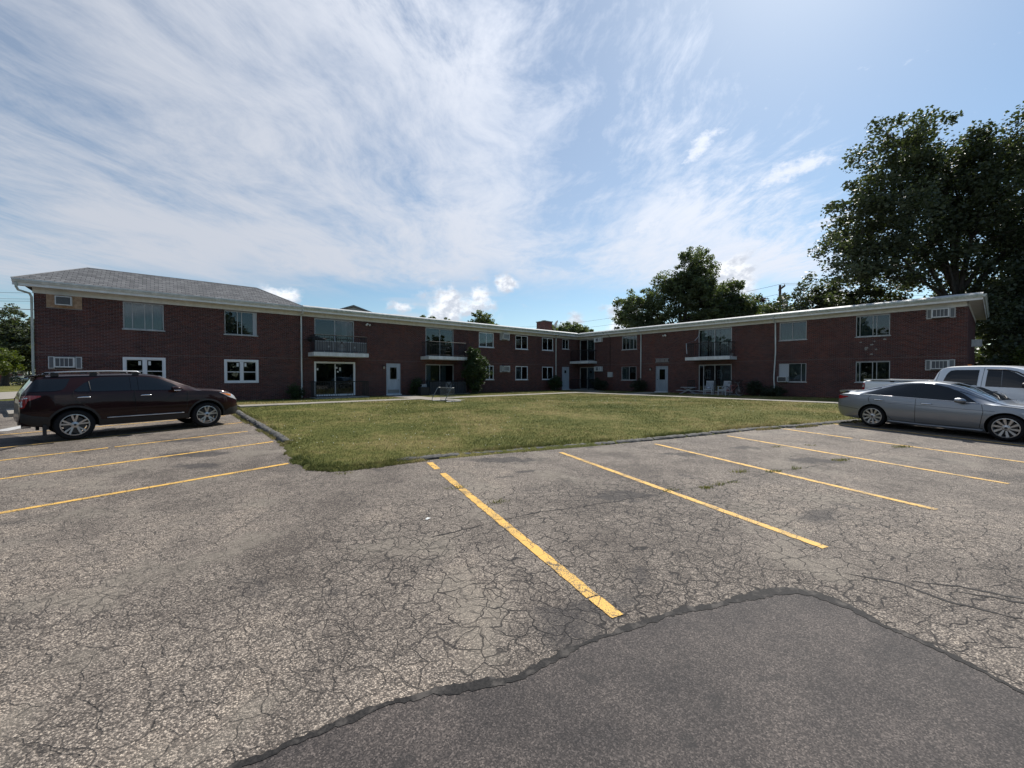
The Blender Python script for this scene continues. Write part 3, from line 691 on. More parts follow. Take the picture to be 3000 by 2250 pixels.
Vc = np.stack([np.stack([Xc - s_, Yc, Zc], 1), np.stack([Xc, Yc - s_, Zc], 1), np.stack([Xc + s_, Yc, Zc], 1), np.stack([Xc, Yc + s_, Zc + 0.3 * s_], 1), np.stack([Xc, Yc, Zc + s_ * 1.6], 1)], 1).reshape(-1, 3)
Fc = np.concatenate([np.arange(len(Xc))[:, None] * 5 + np.array([[a, b, 4]]) for a, b in ((0, 1), (1, 2), (2, 3), (3, 0))])
tag(link('clover_flowers', np_mesh('clover_flowers', Vc, Fc, 'clover_white')), 'tiny white clover heads scattered over the lawn', 'flowers', kind='stuff')

# ---------------------------------------------------------------- apartment building
def extr(mb, prof, x0, x1, mi=0):
    """profile in (y,z) drawn out along x"""
    n = len(prof)
    mb.add([(x0, y, z) for y, z in prof] + [(x1, y, z) for y, z in prof],
           [tuple(range(n)), tuple(range(2 * n - 1, n - 1, -1))] + [(i, (i + 1) % n, (i + 1) % n + n, i + n) for i in range(n)], mi)
    return mb
bld = thing('apartment_building', 'two-storey L-shaped red-brown brick apartment building with white eaves round the lawn', 'building', bw(0, 0, 0), BA)
LW, RW, DEP = 36.78, 26.72, 11.0
FR = {'L': ((0, 0, 0), 0.0), 'R': ((LW, 0, 0), -math.pi / 2), 'E': ((LW, -RW, 0), 0.0)}
def part(name, mb, mats, wing='L', parent=None, **kw):
    if parent is None: return mb.build(name, mats, bld, FR[wing][0], FR[wing][1], **kw)
    return mb.build(name, mats, parent, **kw)
def wingpt(wing, s, out, z):
    x, y = (s, -out) if wing == 'L' else (LW - out, -s)
    return bw(x, y, z)
def wingrot(wing): return BA + FR[wing][1]

OPEN = {'L': [], 'R': [], 'E': []}
def opening(w, s0, s1, z0, z1): OPEN[w].append((s0, s1, z0, z1)); return (w, s0, s1, z0, z1)

# name: wing, extents, kind, options
WIN = [
 ('L', 2.89, 4.41, 3.72, 5.02, 'alu', dict(mull=(0.22, 0.52, 0.71), curt=[(0.0, 1.0, 'curtain_white')])),
 ('L', 2.89, 4.41, 1.06, 2.28, 'twin', {}),
 ('L', 6.98, 8.52, 3.72, 5.02, 'alu', dict(mull=(0.39, 0.52), curt=[(0.02, 0.86, 'curtain_dark')], fill=(0.87, 1.0))),
 ('L', 6.98, 8.53, 1.04, 2.27, 'twin', {}),
 ('L', 24.30, 25.83, 3.80, 5.02, 'slide', {}),
 ('L', 24.30, 25.83, 1.08, 2.26, 'slide', dict(mull=(0.5, 0.72), curt=[(0.5, 0.95, 'curtain_grey')])),
 ('L', 28.29, 29.77, 3.80, 5.01, 'slide', dict(curt=[(0.0, 1.0, 'curtain_dark')])),
 ('L', 28.29, 29.77, 1.05, 2.26, 'slide', dict(curt=[(0.52, 1.0, 'curtain_white'), (0.0, 0.5, 'curtain_grey')])),
 ('L', 31.61, 33.08, 3.82, 5.01, 'slide', dict(curt=[(0.0, 1.0, 'curtain_dark')])),
 ('L', 31.61, 33.08, 1.06, 2.25, 'slide', dict(curt=[(0.5, 0.66, 'curtain_white'), (0.72, 1.0, 'curtain_white'), (0.12, 0.4, 'curtain_grey')])),
 ('L', 34.39, 35.31, 4.06, 5.01, 'slide', dict(thin=True)),
 ('R', 5.28, 6.82, 3.80, 5.02, 'alu', dict(mull=(0.26, 0.52, 0.78), curt=[(0.3, 0.75, 'curtain_teal')])),
 ('R', 5.24, 6.78, 1.02, 2.24, 'alu', dict(mull=(0.52,), curt=[(0.0, 0.5, 'curtain_grey')])),
 ('R', 18.03, 19.58, 3.82, 5.02, 'alu', dict(mull=(0.48,), curt=[(0.0, 0.47, 'curtain_teal'), (0.5, 1.0, 'curtain_teal')])),
 ('R', 18.02, 19.59, 1.00, 2.24, 'alu', dict(mull=(0.36, 0.82), curt=[(0.36, 1.0, 'curtain_grey')], fill=(0.0, 0.35))),
 ('R', 22.12, 23.67, 3.78, 5.02, 'alu', dict(mull=(0.12, 0.51, 0.62), curt=[(0.0, 0.5, 'curtain_teal')])),
 ('R', 22.14, 23.70, 1.02, 2.25, 'alu', dict(mull=(0.12, 0.5, 0.62), curt=[(0.0, 0.13, 'curtain_grey'), (0.62, 1.0, 'curtain_dark')])),
]
SLD = [
 ('L', 11.63, 14.08, 2.86, 5.02, 'alu', dict(curt=[(0.70, 0.86, 'curtain_grey')])),
 ('L', 11.62, 14.10, 0.12, 2.27, 'vinyl', {}),
 ('L', 19.39, 21.83, 2.88, 5.02, 'alu', {}),
 ('L', 19.38, 21.84, 0.12, 2.26, 'alu', dict(curt=[(0.05, 0.2, 'curtain_white'), (0.2, 0.48, 'curtain_tan'), (0.6, 0.78, 'curtain_grey')])),
 ('R', 0.23, 2.10, 2.90, 5.02, 'alu', {}),
 ('R', 0.24, 2.08, 0.10, 2.25, 'alu', dict(curt=[(0.06, 0.40, 'curtain_dark')])),
 ('R', 12.40, 14.90, 2.88, 5.02, 'alu', dict(curt=[(0.03, 0.24, 'curtain_white'), (0.29, 0.33, 'curtain_white'), (0.38, 0.62, 'curtain_white'), (0.66, 1.0, 'curtain_white')], mull=())),
 ('R', 12.44, 14.91, 0.18, 2.26, 'alu', dict(curt=[(0.27, 0.43, 'curtain_dark'), (0.63, 0.96, 'curtain_grey')], mull=(0.15, 0.5))),
]
DOORS = [('L', 16.31, 17.35, 0.10, 2.25, 'door_grey', (0.25, 0.76, 0.50, 0.90), 0.9), ('L', 34.36, 35.38, 0.09, 2.27, 'door_grey', (0.34, 0.62, 0.74, 0.865), None), ('R', 8.71, 9.83, 0.06, 2.22, 'door_grey_dull', (0.27, 0.79, 0.47, 0.90), 0.1)]
ACS = [('L', 0.37, 1.50, 4.50, 5.09), ('L', 0.39, 1.46, 1.73, 2.28), ('L', 26.50, 27.58, 4.50, 5.08), ('L', 26.50, 27.63, 1.73, 2.28), ('R', 2.21, 3.08, 4.66, 5.09), ('R', 2.23, 3.09, 1.84, 2.30), ('R', 25.17, 26.27, 4.54, 5.08), ('R', 25.16, 26.29, 1.71, 2.28)]
for o in WIN + SLD + DOORS + ACS: opening(*o[:5])

PITCH, BL, JT = 0.0677, 0.203, 0.010
single_mesh = MB().add([(0, 0, 0), (BL, 0, 0), (BL, 0, PITCH - JT), (0, 0, PITCH - JT), (0, -0.009, 0), (BL, -0.009, 0), (BL, -0.009, PITCH - JT), (0, -0.009, PITCH - JT)],
                       [(4, 5, 6, 7), (0, 1, 5, 4), (1, 2, 6, 5), (2, 3, 7, 6), (3, 0, 4, 7)]).mesh('brick', 'brick')
def brick_wall(wing, length, height, keep=0, z_from=-0.22):
    ops = OPEN[wing]
    xs = sorted({0.0, length, *[o[0] for o in ops], *[o[1] for o in ops]}); zs = sorted({z_from, height, *[o[2] for o in ops], *[o[3] for o in ops]})
    mb = MB()
    for xa, xb in zip(xs[:-1], xs[1:]):
        for za, zb in zip(zs[:-1], zs[1:]):
            cx, cz = (xa + xb) / 2, (za + zb) / 2
            if not any(o[0] < cx < o[1] and o[2] < cz < o[3] for o in ops): mb.quad((xa, 0, za), (xb, 0, za), (xb, 0, zb), (xa, 0, zb))
    for s0, s1, z0, z1 in ops:                     # reveals and the unlit room behind
        d = 0.11; e = 1.1
        mb.quad((s0, 0, z0), (s0, 0, z1), (s0, d, z1), (s0, d, z0)); mb.quad((s1, 0, z1), (s1, 0, z0), (s1, d, z0), (s1, d, z1))
        mb.quad((s0, 0, z1), (s1, 0, z1), (s1, d, z1), (s0, d, z1)); mb.quad((s1, 0, z0), (s0, 0, z0), (s0, d, z0), (s1, d, z0))
        mb.quad((s0, d, z0), (s0, d, z1), (s0, e, z1), (s0, e, z0), 1); mb.quad((s1, d, z1), (s1, d, z0), (s1, e, z0), (s1, e, z1), 1)
        mb.quad((s0, d, z1), (s1, d, z1), (s1, e, z1), (s0, e, z1), 1); mb.quad((s1, d, z0), (s0, d, z0), (s0, e, z0), (s1, e, z0), 1)
        mb.quad((s0, e, z0), (s0, e, z1), (s1, e, z1), (s1, e, z0), 1)
    wall = part('wall', mb, ['mortar', 'interior'], wing)
    rows = int((height + 0.14) / PITCH); B = []; singles = []
    for r_ in range(rows):
        z0 = -0.135 + r_ * PITCH; zm = z0 + (PITCH - JT) / 2
        cuts = sorted((o[0], o[1]) for o in ops if o[2] - 0.02 < zm < o[3] + 0.02); free = []; x = 0.004
        for a, b in cuts:
            if a - 0.006 > x: free.append((x, a - 0.006))
            x = max(x, b + 0.006)
        if x < length - 0.004: free.append((x, length - 0.004))
        for a, b in free:
            k = math.floor((a - (r_ % 2) * 0.1065) / 0.213)
            x0 = k * 0.213 + (r_ % 2) * 0.1065
            while x0 < b:
                c, d = max(x0, a), min(x0 + BL, b)
                if d - c > 0.03:
                    full = abs(d - c - BL) < 1e-6
                    if keep and full and c < 3.2 and z0 > 2.3 and len(singles) < keep and (r_ * 5 + int(c * 4)) >= 0: singles.append((c, z0))
                    else: B.append((c, d, z0, z0 + PITCH - JT))
                x0 += 0.213
    B = np.array(B); n = len(B)
    y1 = -(0.009 + rng.uniform(-0.0015, 0.0015, n)); o = np.zeros(n)
    V = np.stack([np.stack(q, 1) for q in ((B[:, 0], o, B[:, 2]), (B[:, 1], o, B[:, 2]), (B[:, 1], o, B[:, 3]), (B[:, 0], o, B[:, 3]), (B[:, 0], y1, B[:, 2]), (B[:, 1], y1, B[:, 2]), (B[:, 1], y1, B[:, 3]), (B[:, 0], y1, B[:, 3]))], 1).reshape(-1, 3)
    F = (np.arange(n)[:, None, None] * 8 + np.array([(4, 5, 6, 7), (0, 1, 5, 4), (1, 2, 6, 5), (2, 3, 7, 6), (3, 0, 4, 7)])[None]).reshape(-1, 4)
    tag(link('brickwork', np_mesh('brickwork', V, F, 'brick'), wall), kind='stuff')
    for c, z0 in singles: link('brick', single_mesh, wall, (c, 0, z0))
    return wall
brick_wall('L', LW, 5.10, keep=300)
brick_wall('R', RW, 5.10)
brick_wall('E', DEP, 5.10)
mb = MB()                                            # plain outer walls that close the volume behind
mb.quad((0, 0, -0.2), (0, 0, 5.3), (0, DEP, 5.3), (0, DEP, -0.2)); mb.quad((0, DEP, -0.2), (0, DEP, 5.3), (LW + DEP, DEP, 5.3), (LW + DEP, DEP, -0.2))
mb.quad((LW + DEP, DEP, -0.2), (LW + DEP, DEP, 5.3), (LW + DEP, -RW, 5.3), (LW + DEP, -RW, -0.2))
part('rear_wall', mb, 'mortar')
# shadow-gap course between the storeys
for w, L in (('L', LW), ('R', RW)):
    mb = MB(); cuts = [(-0.0, 0.0)]
    mb.box(0.0, L - 0.01, -0.013, -0.0005, 2.452, 2.472); part('shelf_angle', mb, 'steel_brown', w)

# eaves: frieze, soffit, fascia, gutter, roof edge, along every visible run
def eaves(w, s0, s1, fr0, fr1, g_mat, e0=0.0, e1=0.0, edge=True):
    part('frieze', MB().box(fr0, fr1, -0.03, 0.05, 5.085, 5.335), 'frieze_cream', w)
    part('soffit', MB().box(s0, s1, -0.495, -0.031, 5.336, 5.356), 'frieze_cream', w)
    part('fascia', MB().box(s0, s1, -0.520, -0.4955, 5.30, 5.455), 'white_trim', w)
    part('gutter', extr(MB(), [(-0.5205, 5.43), (-0.585, 5.43), (-0.612, 5.50), (-0.64, 5.515), (-0.64, 5.575), (-0.628, 5.578), (-0.5205, 5.56)], s0 + e0, s1 - e1), g_mat, w, fix=True)
    if edge: part('roof_edge', extr(MB(), [(-0.60, 5.580), (-0.602, 5.60), (-0.36, 5.70), (-0.34, 5.68)], s0, s1 - e1), 'roof_edge', w, fix=True)
eaves('L', -0.52, 10.86, -0.03, 10.86, 'gutter_white', edge=False)
eaves('L', 10.864, LW - 0.52, 10.862, LW - 0.031, 'gutter_weathered', e1=0.12)
eaves('R', 0.52, RW + 0.52, 0.03, RW + 0.03, 'gutter_weathered')
part('soffit', MB().box(LW - 0.519, LW, -0.519, -0.031, 5.337, 5.357), 'frieze_cream')
mb = MB(); mb.box(-0.03 + 0.0, DEP, -0.03, 0.05, 5.086, 5.334); part('frieze', mb, 'frieze_cream', 'E')
part('soffit', MB().box(-0.03, DEP + 0.5, -0.495, -0.032, 5.3365, 5.3565), 'frieze_cream', 'E')
part('fascia', MB().box(-0.495, DEP + 0.5, -0.519, -0.4955, 5.301, 5.454), 'white_trim', 'E')
part('gutter', extr(MB(), [(-0.5205, 5.43), (-0.585, 5.43), (-0.612, 5.50), (-0.64, 5.515), (-0.64, 5.575), (-0.628, 5.578), (-0.5205, 5.56)], -0.62, DEP + 0.5), 'gutter_weathered', 'E', fix=True)
mb = MB()
mb.box(10.866, LW + DEP + 0.5, -0.36, DEP + 0.5, 5.36, 5.685); mb.box(LW - 0.36, LW + DEP + 0.5, -RW - 0.5, -0.362, 5.361, 5.684); mb.box(-0.5, 10.864, 3.4, DEP + 0.5, 5.362, 5.683)
flat = part('flat_roof', mb, 'membrane')

# hipped roof over the street end, laid with three-tab shingles
ex0, ex1, ey, ez = -0.53, 10.86, -0.56, 5.585; rx0, rx1, ry, rz = 1.54, 8.74, 1.46, 6.73; by = 2 * ry - ey
mb = MB()
A_, B_, C_, D_, E_, F_ = (ex0, ey, ez), (ex1, ey, ez), (rx1, ry, rz), (rx0, ry, rz), (ex0, by, ez), (ex1, by, ez)
mb.add([A_, B_, C_, D_, E_, F_], [(0, 1, 2, 3), (4, 0, 3), (1, 5, 2), (5, 4, 3, 2), (0, 4, 5, 1)])
hip = part('hip_roof', mb, 'roof_felt')
sl = math.hypot(ry - ey, rz - ez); cu = ((ry - ey) / sl, (rz - ez) / sl); nrm = (-cu[1], cu[0])
NC = 15; exp_ = sl / NC; TW = 0.305
def onroof(a, b, h): return (a, ey + cu[0] * b + nrm[0] * h, ez + cu[1] * b + nrm[1] * h)
def clip_poly(poly, f):
    out = []
    for i in range(len(poly)):
        p, q = poly[i], poly[(i + 1) % len(poly)]; fp, fq = f(p), f(q)
        if fp >= 0: out.append(p)
        if (fp >= 0) != (fq >= 0): k = fp / (fp - fq); out.append((p[0] + (q[0] - p[0]) * k, p[1] + (q[1] - p[1]) * k))
    return out
def tabgeo(mb, poly, ox=0.0, ob=0.0):
    n = len(poly); top = []; bot = []
    for a, b in poly:
        fr = (b - ob) / exp_; h = 0.020 - 0.012 * fr
        top.append(onroof(a - ox, b, h)); bot.append(onroof(a - ox, b, 0.001))
    mb.add(top + bot, [tuple(range(n))] + [(i, i + n, (i + 1) % n + n, (i + 1) % n) for i in range(n)])
cut = MB(); rest = MB(); cnt = 0; full_mesh = None
for j in range(NC):
    b0 = j * exp_; a = ex0 - (j % 2) * TW / 2 + 0.02
    while a < ex1:
        poly = [(a + 0.011, b0), (a + TW - 0.011, b0), (a + TW - 0.011, b0 + exp_ - 0.020), (a + 0.011, b0 + exp_ - 0.020)]
        p2 = clip_poly(clip_poly(poly, lambda p: p[0] - (ex0 + (rx0 - ex0) * p[1] / sl)), lambda p: (ex1 + (rx1 - ex1) * p[1] / sl) - p[0])
        if len(p2) >= 3:
            if len(p2) == 4 and all(abs(u[0] - v[0]) + abs(u[1] - v[1]) < 1e-6 for u, v in zip(poly, p2)) and cnt < 300:
                if full_mesh is None:
                    m_ = MB(); q = [(0.011, 0.0), (TW - 0.011, 0.0), (TW - 0.011, exp_ - 0.020), (0.011, exp_ - 0.020)]; n_ = 4
                    top = [(u, cu[0] * v + nrm[0] * (0.020 - 0.012 * v / exp_), cu[1] * v + nrm[1] * (0.020 - 0.012 * v / exp_)) for u, v in q]; bot = [(u, cu[0] * v + nrm[0] * 0.001, cu[1] * v + nrm[1] * 0.001) for u, v in q]
                    full_mesh = m_.add(top + bot, [(0, 1, 2, 3)] + [(i, i + 4, (i + 1) % 4 + 4, (i + 1) % 4) for i in range(4)]).mesh('shingle', 'shingle')
                link('shingle', full_mesh, hip, onroof(a, b0, 0.0)); cnt += 1
            else: tabgeo(rest, p2, 0.0, b0)
        a += TW
for (P, Q, S) in (((E_, A_, D_)), ((B_, F_, C_))):      # end slopes, in courses
    for j in range(NC):
        f0, f1 = j / NC, (j + 0.94) / NC
        lerp = lambda u, v, f: tuple(u[i] + (v[i] - u[i]) * f for i in range(3))
        rest.add([tuple(c + d for c, d in zip(lerp(P, S, f0), (0, 0, 0.02))), tuple(c + d for c, d in zip(lerp(Q, S, f0), (0, 0, 0.02))), tuple(c + d for c, d in zip(lerp(Q, S, f1), (0, 0, 0.012))), tuple(c + d for c, d in zip(lerp(P, S, f1), (0, 0, 0.012)))], [(0, 1, 2, 3)])
tag(rest.build('shingles', 'shingle', hip, fix=False), kind='stuff')
mb = MB()
for u, v in ((A_, D_), (D_, C_), (C_, B_)): mb.tube([u, v], 0.035, 6)
mb.build('ridge_cap', 'shingle', hip)

# chimney on the roof by the inner corner
chim = MB(); chim.box(35.0, 36.15, 3.1, 4.3, 5.69, 7.12); 
ch = part('chimney', chim, 'mortar', parent=flat)
CB = []
for r_ in range(21):
    z0 = 5.70 + r_ * PITCH
    for face in range(2):
        L = 1.15 if face == 0 else 1.2
        x = -(r_ % 2) * 0.1065
        while x < L:
            c, d = max(x, 0.0), min(x + BL, L)
            if d - c > 0.03: CB.append((face, c, d, z0))
            x += 0.213
mb = MB()
for face, c, d, z0 in CB:
    if face == 0: mb.box(35.0 + c, 35.0 + d, 3.088, 3.1, z0, z0 + 0.057)
    else: mb.box(34.988, 35.0, 3.1 + c, 3.1 + d, z0, z0 + 0.057)
mb.build('brickwork', 'brick', ch)['kind'] = 'stuff'
MB().box(34.94, 36.21, 3.04, 4.36, 7.122, 7.20).box(35.25, 35.6, 3.4, 3.8, 7.2, 7.30).box(35.7, 36.0, 3.4, 3.8, 7.2, 7.28).build('chimney_cap', 'kerb_asphalt', ch)
for x, y in ((36.9, 2.0), (33.0, 4.5)):
    mb = MB(); mb.lathe([(0.0, 0.42), (0.16, 0.40), (0.16, 0.30), (0.09, 0.28), (0.09, 0.0)], 12, axis='Z'); mb.build('roof_vent', 'galvanised', flat, (x, y, 5.684))

# downspouts
def downspout(w, s, z_end, kink=0.0):
    mb = MB(); o = -0.075
    mb.box(s - 0.04, s + 0.04, -0.60, -0.525, 5.30, 5.44)
    pts = [(s, -0.56, 5.32), (s, -0.52, 5.24), (s, -0.12, 5.08), (s, o, 5.0)]
    mb.tube(pts, 0.042, 8)
    mb.tube([(s, o, 5.0), (s + kink, o, 3.0), (s - kink * 1.6, o, 1.4), (s - kink * 1.6, o, 1.25), (s + kink * 0.3, o, z_end + 0.06), (s + kink * 0.3, o - 0.05, z_end)], 0.045, 8)
    part('downspout', mb, 'gutter_white', w, smooth=True, angle=40)
downspout('L', 10.85, 0.06); downspout('L', 33.41, 0.03); downspout('R', 7.28, 1.02); downspout('R', 17.78, 0.36, 0.03)
mb = MB(); mb.tube([(-0.40, -0.56, 5.42), (-0.40, -0.56, 5.22), (-0.36, -0.48, 5.10), (-0.10, -0.12, 5.04), (-0.05, -0.06, 4.9), (-0.05, -0.06, 0.2)], 0.045, 8)
part('downspout', mb, 'gutter_weathered', 'L', smooth=True, angle=40)

# windows
def curtain(parent, x0, x1, z0, z1, y, mat):
    n = max(6, int((x1 - x0) / 0.035)); mb = MB(); ph = random.uniform(0, 6)
    vs = []
    for i in range(n + 1):
        x = x0 + (x1 - x0) * i / n; yy = y + 0.022 * math.sin(x * 62 + ph) + 0.012 * math.sin(x * 23 + ph)
        vs += [(x, yy, z0), (x, yy * 1.0 + 0.004, z1)]
    mb.add(vs, [(2 * i, 2 * i + 2, 2 * i + 3, 2 * i + 1) for i in range(n)]); mb.build('curtain', mat, parent, smooth=True)
def frame_box(mb, x0, x1, z0, z1, fw, y0, y1):
    mb.box(x0, x0 + fw, y0, y1, z0, z1); mb.box(x1 - fw, x1, y0, y1, z0, z1)
    mb.box(x0 + fw, x1 - fw, y0 + 0.001, y1 - 0.001, z1 - fw, z1); mb.box(x0 + fw, x1 - fw, y0 + 0.001, y1 - 0.001, z0, z0 + fw)
def pane(parent, x0, x1, z0, z1, y): MB().box(x0, x1, y, y + 0.006, z0, z1).build('pane', 'glass', parent)
for w, s0, s1, z0, z1, kind, op in WIN:
    mb = MB(); W_ = s1 - s0; a, b, c, d = s0 + 0.004, s1 - 0.004, z0 + 0.004, z1 - 0.004
    if kind == 'twin':
        frame_box(mb, a - 0.05, b + 0.05, c - 0.05, d + 0.05, 0.105, -0.03, 0.06)
        m = (a + b) / 2; mb.box(m - 0.055, m + 0.055, -0.022, 0.055, c + 0.056, d - 0.056); zm = c + (d - c) * 0.47
        for xa, xb in ((a + 0.056, m - 0.056), (m + 0.056, b - 0.056)):
            mb.box(xa, xb, -0.012, 0.05, zm - 0.02, zm + 0.02); frame_box(mb, xa, xb, c + 0.056, d - 0.056, 0.035, 0.0, 0.045)
        o = part('window', mb, 'vinyl', w)
        for xa, xb in ((a + 0.09, m - 0.09), (m + 0.09, b - 0.09)):
            pane(o, xa, xb, c + 0.09, zm - 0.021, 0.02); pane(o, xa, xb, zm + 0.021, d - 0.09, 0.02)
        for xs in (m - 0.24, m + 0.13): MB().box(xs, xs + 0.10, 0.012, 0.0185, d - 0.34, d - 0.14).build('sticker', 'paper_white', o)
        continue
    fw = 0.035 if kind == 'alu' else (0.03 if op.get('thin') else 0.055); mat = 'alu' if kind == 'alu' else 'vinyl'
    frame_box(mb, a, b, c, d, fw, 0.005, 0.085)
    ml = op.get('mull', (0.5,)); xs = [a + fw] + [s0 + W_ * f for f in ml] + [b - fw]
    for x in xs[1:-1]: mb.box(x - fw * 0.5, x + fw * 0.5, 0.012, 0.075, c + fw, d - fw)
    o = part('window', mb, mat, w)
    for i in range(len(xs) - 1):
        x0, x1 = xs[i] + (fw * 0.5 if i else 0) + 0.001, xs[i + 1] - (fw * 0.5 if i < len(xs) - 2 else 0) - 0.001
        if op.get('fill') and op['fill'][0] - 0.02 <= (x0 + x1 - 2 * s0) / 2 / W_ <= op['fill'][1] + 0.02: continue
        pane(o, x0, x1, c + fw + 0.001, d - fw - 0.001, 0.035 + 0.012 * (i % 2))
    if op.get('fill'):
        f0, f1 = op['fill']; MB().box(max(s0 + W_ * f0, a + fw), min(s0 + W_ * f1, b - fw), 0.02, 0.03, c + fw, d - fw).build('fill_panel', 'plastic_white', o)
    for f0, f1, m_ in op.get('curt', []): curtain(o, s0 + 0.05 + (W_ - 0.1) * f0, s0 + 0.05 + (W_ - 0.1) * f1, z0 + 0.05, z1 - 0.06, 0.17, m_)
    MB().box(s0 - 0.05, s1 + 0.05, -0.055, 0.02, z0 - 0.055, z0 + 0.0035).build('sill', 'slab_white' if kind == 'slide' else 'alu', o)
for w, s0, s1, z0, z1, kind, op in SLD:
    mb = MB(); W_ = s1 - s0; fw = 0.11 if kind == 'vinyl' else 0.05; mat = 'vinyl' if kind == 'vinyl' else 'alu'
    a, b, c, d = s0 + 0.004, s1 - 0.004, z0 + 0.004, z1 - 0.004
    if kind == 'vinyl': frame_box(mb, a - 0.04, b + 0.04, c - 0.02, d + 0.04, fw, -0.025, 0.08)
    else: frame_box(mb, a, b, c, d, fw, 0.01, 0.09)
    ml = op.get('mull', (0.5,)) or (0.5,); xs = [a + fw] + [s0 + W_ * f for f in ml] + [b - fw]
    for x in xs[1:-1]: mb.box(x - 0.028, x + 0.028, 0.015, 0.08, c + fw, d - fw)
    o = part('sliding_door', mb, mat, w)
    for i in range(len(xs) - 1):
        x0, x1 = xs[i] + (0.029 if i else 0.001), xs[i + 1] - (0.029 if i < len(xs) - 2 else 0.001)
        pane(o, x0, x1, c + fw + 0.001, d - fw - 0.001, 0.04 + 0.02 * (i % 2))
    for f0, f1, m_ in op.get('curt', []): curtain(o, s0 + 0.06 + (W_ - 0.12) * f0, s0 + 0.06 + (W_ - 0.12) * f1, z0 + 0.06, z1 - 0.07, 0.2, m_)
    if kind == 'vinyl':
        for dx, zz, hh in ((0.12, 1.75, 0.13), (1.28, 1.86, 0.12), (1.36, 1.62, 0.09), (1.50, 1.72, 0.22)): MB().box(s0 + dx, s0 + dx + 0.10, 0.03, 0.0385, zz, zz + hh).build('sticker', 'paper_white', o)
    MB().box((xs[1] if len(xs) > 2 else s1 - 0.2) + 0.04, (xs[1] if len(xs) > 2 else s1 - 0.2) + 0.065, -0.01, 0.02, z0 + 0.95, z0 + 1.2).build('handle', 'bronze_dark', o)
# doors
for w, s0, s1, z0, z1, mat, (u0, u1_, v0, v1), hx in DOORS:
    mb = MB(); frame_box(mb, s0 + 0.003, s1 - 0.003, z0 + 0.003, z1 - 0.003, 0.055, -0.012, 0.07)
    a, b, c, d = s0 + 0.06, s1 - 0.06, z0 + 0.06, z1 - 0.06; W_, H_ = b - a, d - c
    xa, xb, za, zb = a + W_ * u0, a + W_ * u1_, c + H_ * v0, c + H_ * v1
    leaf = MB(); y0, y1 = 0.015, 0.06
    leaf.box(a, xa, y0, y1, c, d); leaf.box(xb, b, y0, y1, c, d); leaf.box(xa, xb, y0, y1, c, za); leaf.box(xa, xb, y0, y1, zb, d)
    o = part('door', leaf, mat, w)
    mb.build('frame', mat, o); pane(o, xa + 0.001, xb - 0.001, za + 0.001, zb - 0.001, 0.035)
    f2 = MB(); frame_box(f2, xa - 0.025, xb + 0.025, za - 0.025, zb + 0.025, 0.025, 0.004, 0.0145); f2.build('glazing_bead', 'galvanised' if w == 'L' else mat, o)
    if hx is not None:
        k = MB(); k.lathe([(0.0, -0.075), (0.028, -0.07), (0.032, -0.05), (0.012, -0.035), (0.012, 0.0), (0.03, 0.0), (0.03, 0.012)], 10); k.v = [(x + a + W_ * hx, y + 0.012, z + c + 0.95) for x, y, z in k.v]; k.build('handle', 'chrome', o, smooth=True)
    if w == 'L' and hx: MB().box(a + 0.03, b - 0.03, 0.008, 0.0145, c + 0.02, c + 0.26).build('kick_plate', 'galvanised', o)
    MB().box(s0 - 0.03, s1 + 0.03, -0.16, 0.06, z0 - 0.07, z0 + 0.002).build('threshold', 'slab_white', o)

# balconies and ground-floor railings
def railing(parent, s0, s1, out, zb, h, left=True, right=True, name='railing', motif=True, z_foot=None):
    mb = MB(); y = -out + 0.04; zt = zb + h; z1 = zb + 0.10; zf = zb if z_foot is None else z_foot
    runs = [((s0, y), (s1, y))]
    if left: runs.append(((s0, y), (s0, -0.02)))
    if right: runs.append(((s1, y), (s1, -0.02)))
    for (xa, ya), (xb, yb) in runs:
        mb.tube([(xa, ya, zt), (xb, yb, zt)], 0.026, 4); mb.tube([(xa, ya, z1), (xb, yb, z1)], 0.012, 4)
        L = math.hypot(xb - xa, yb - ya); n = int(L / 0.135)
        for i in range(1, n):
            f = i / n; px, py = xa + (xb - xa) * f, ya + (yb - ya) * f
            if motif and L > 2 and 0.42 < f < 0.58: continue
            mb.box(px - 0.010, px + 0.010, py - 0.010, py + 0.010, z1, zt)
    for x in (s0, s1): mb.box(x - 0.016, x + 0.016, y - 0.016, y + 0.016, zf, zt + 0.012)
    if motif:
        m, q = (s0 + s1) / 2, (s1 - s0) * 0.08
        for sx in (-1, 1): mb.tube([(m - q * sx, y, z1 + 0.25), (m + q * sx, y, zt - 0.12)], 0.009, 4)
        for zz in (z1 + 0.25, zt - 0.12): mb.tube([(m - q, y, zz), (m + q, y, zz)], 0.008, 4)
        for sx in (-1, 1): mb.box(m + sx * q - 0.007, m + sx * q + 0.007, y - 0.007, y + 0.007, z1, zt)
        mb.lathe([(0.001, -0.05), (0.05, -0.025), (0.06, 0.0), (0.05, 0.025), (0.001, 0.05)], 8); mb.v[-40:] = [(a + m, b + y, c + (z1 + zt) / 2 + 0.06) for a, b, c in mb.v[-40:]]
    return mb.build(name, 'iron_black', parent)
def balcony(w, s0, s1, **kw):
    o = part('balcony', MB().box(s0, s1, -1.30, -0.012, 2.60, 2.84), 'slab_white', w)
    railing(o, s0 + 0.09, s1 - 0.09, 1.26, 2.842, 1.05, **kw); return o
balcony('L', 11.24, 14.56); balcony('L', 18.96, 22.26); balcony('R', 11.96, 15.27)
balcony('R', 0.012, 2.39, left=False)
def patio(w, s0, s1, **kw):
    o = part('patio', MB().box(s0, s1, -1.30, -0.012, -0.08, 0.055), 'patio_concrete', w)
    if kw.pop('rail', True): railing(o, s0 + 0.06, s1 - 0.06, 1.28, 0.056, 0.98, name='railing', z_foot=0.0, **kw)
    return o
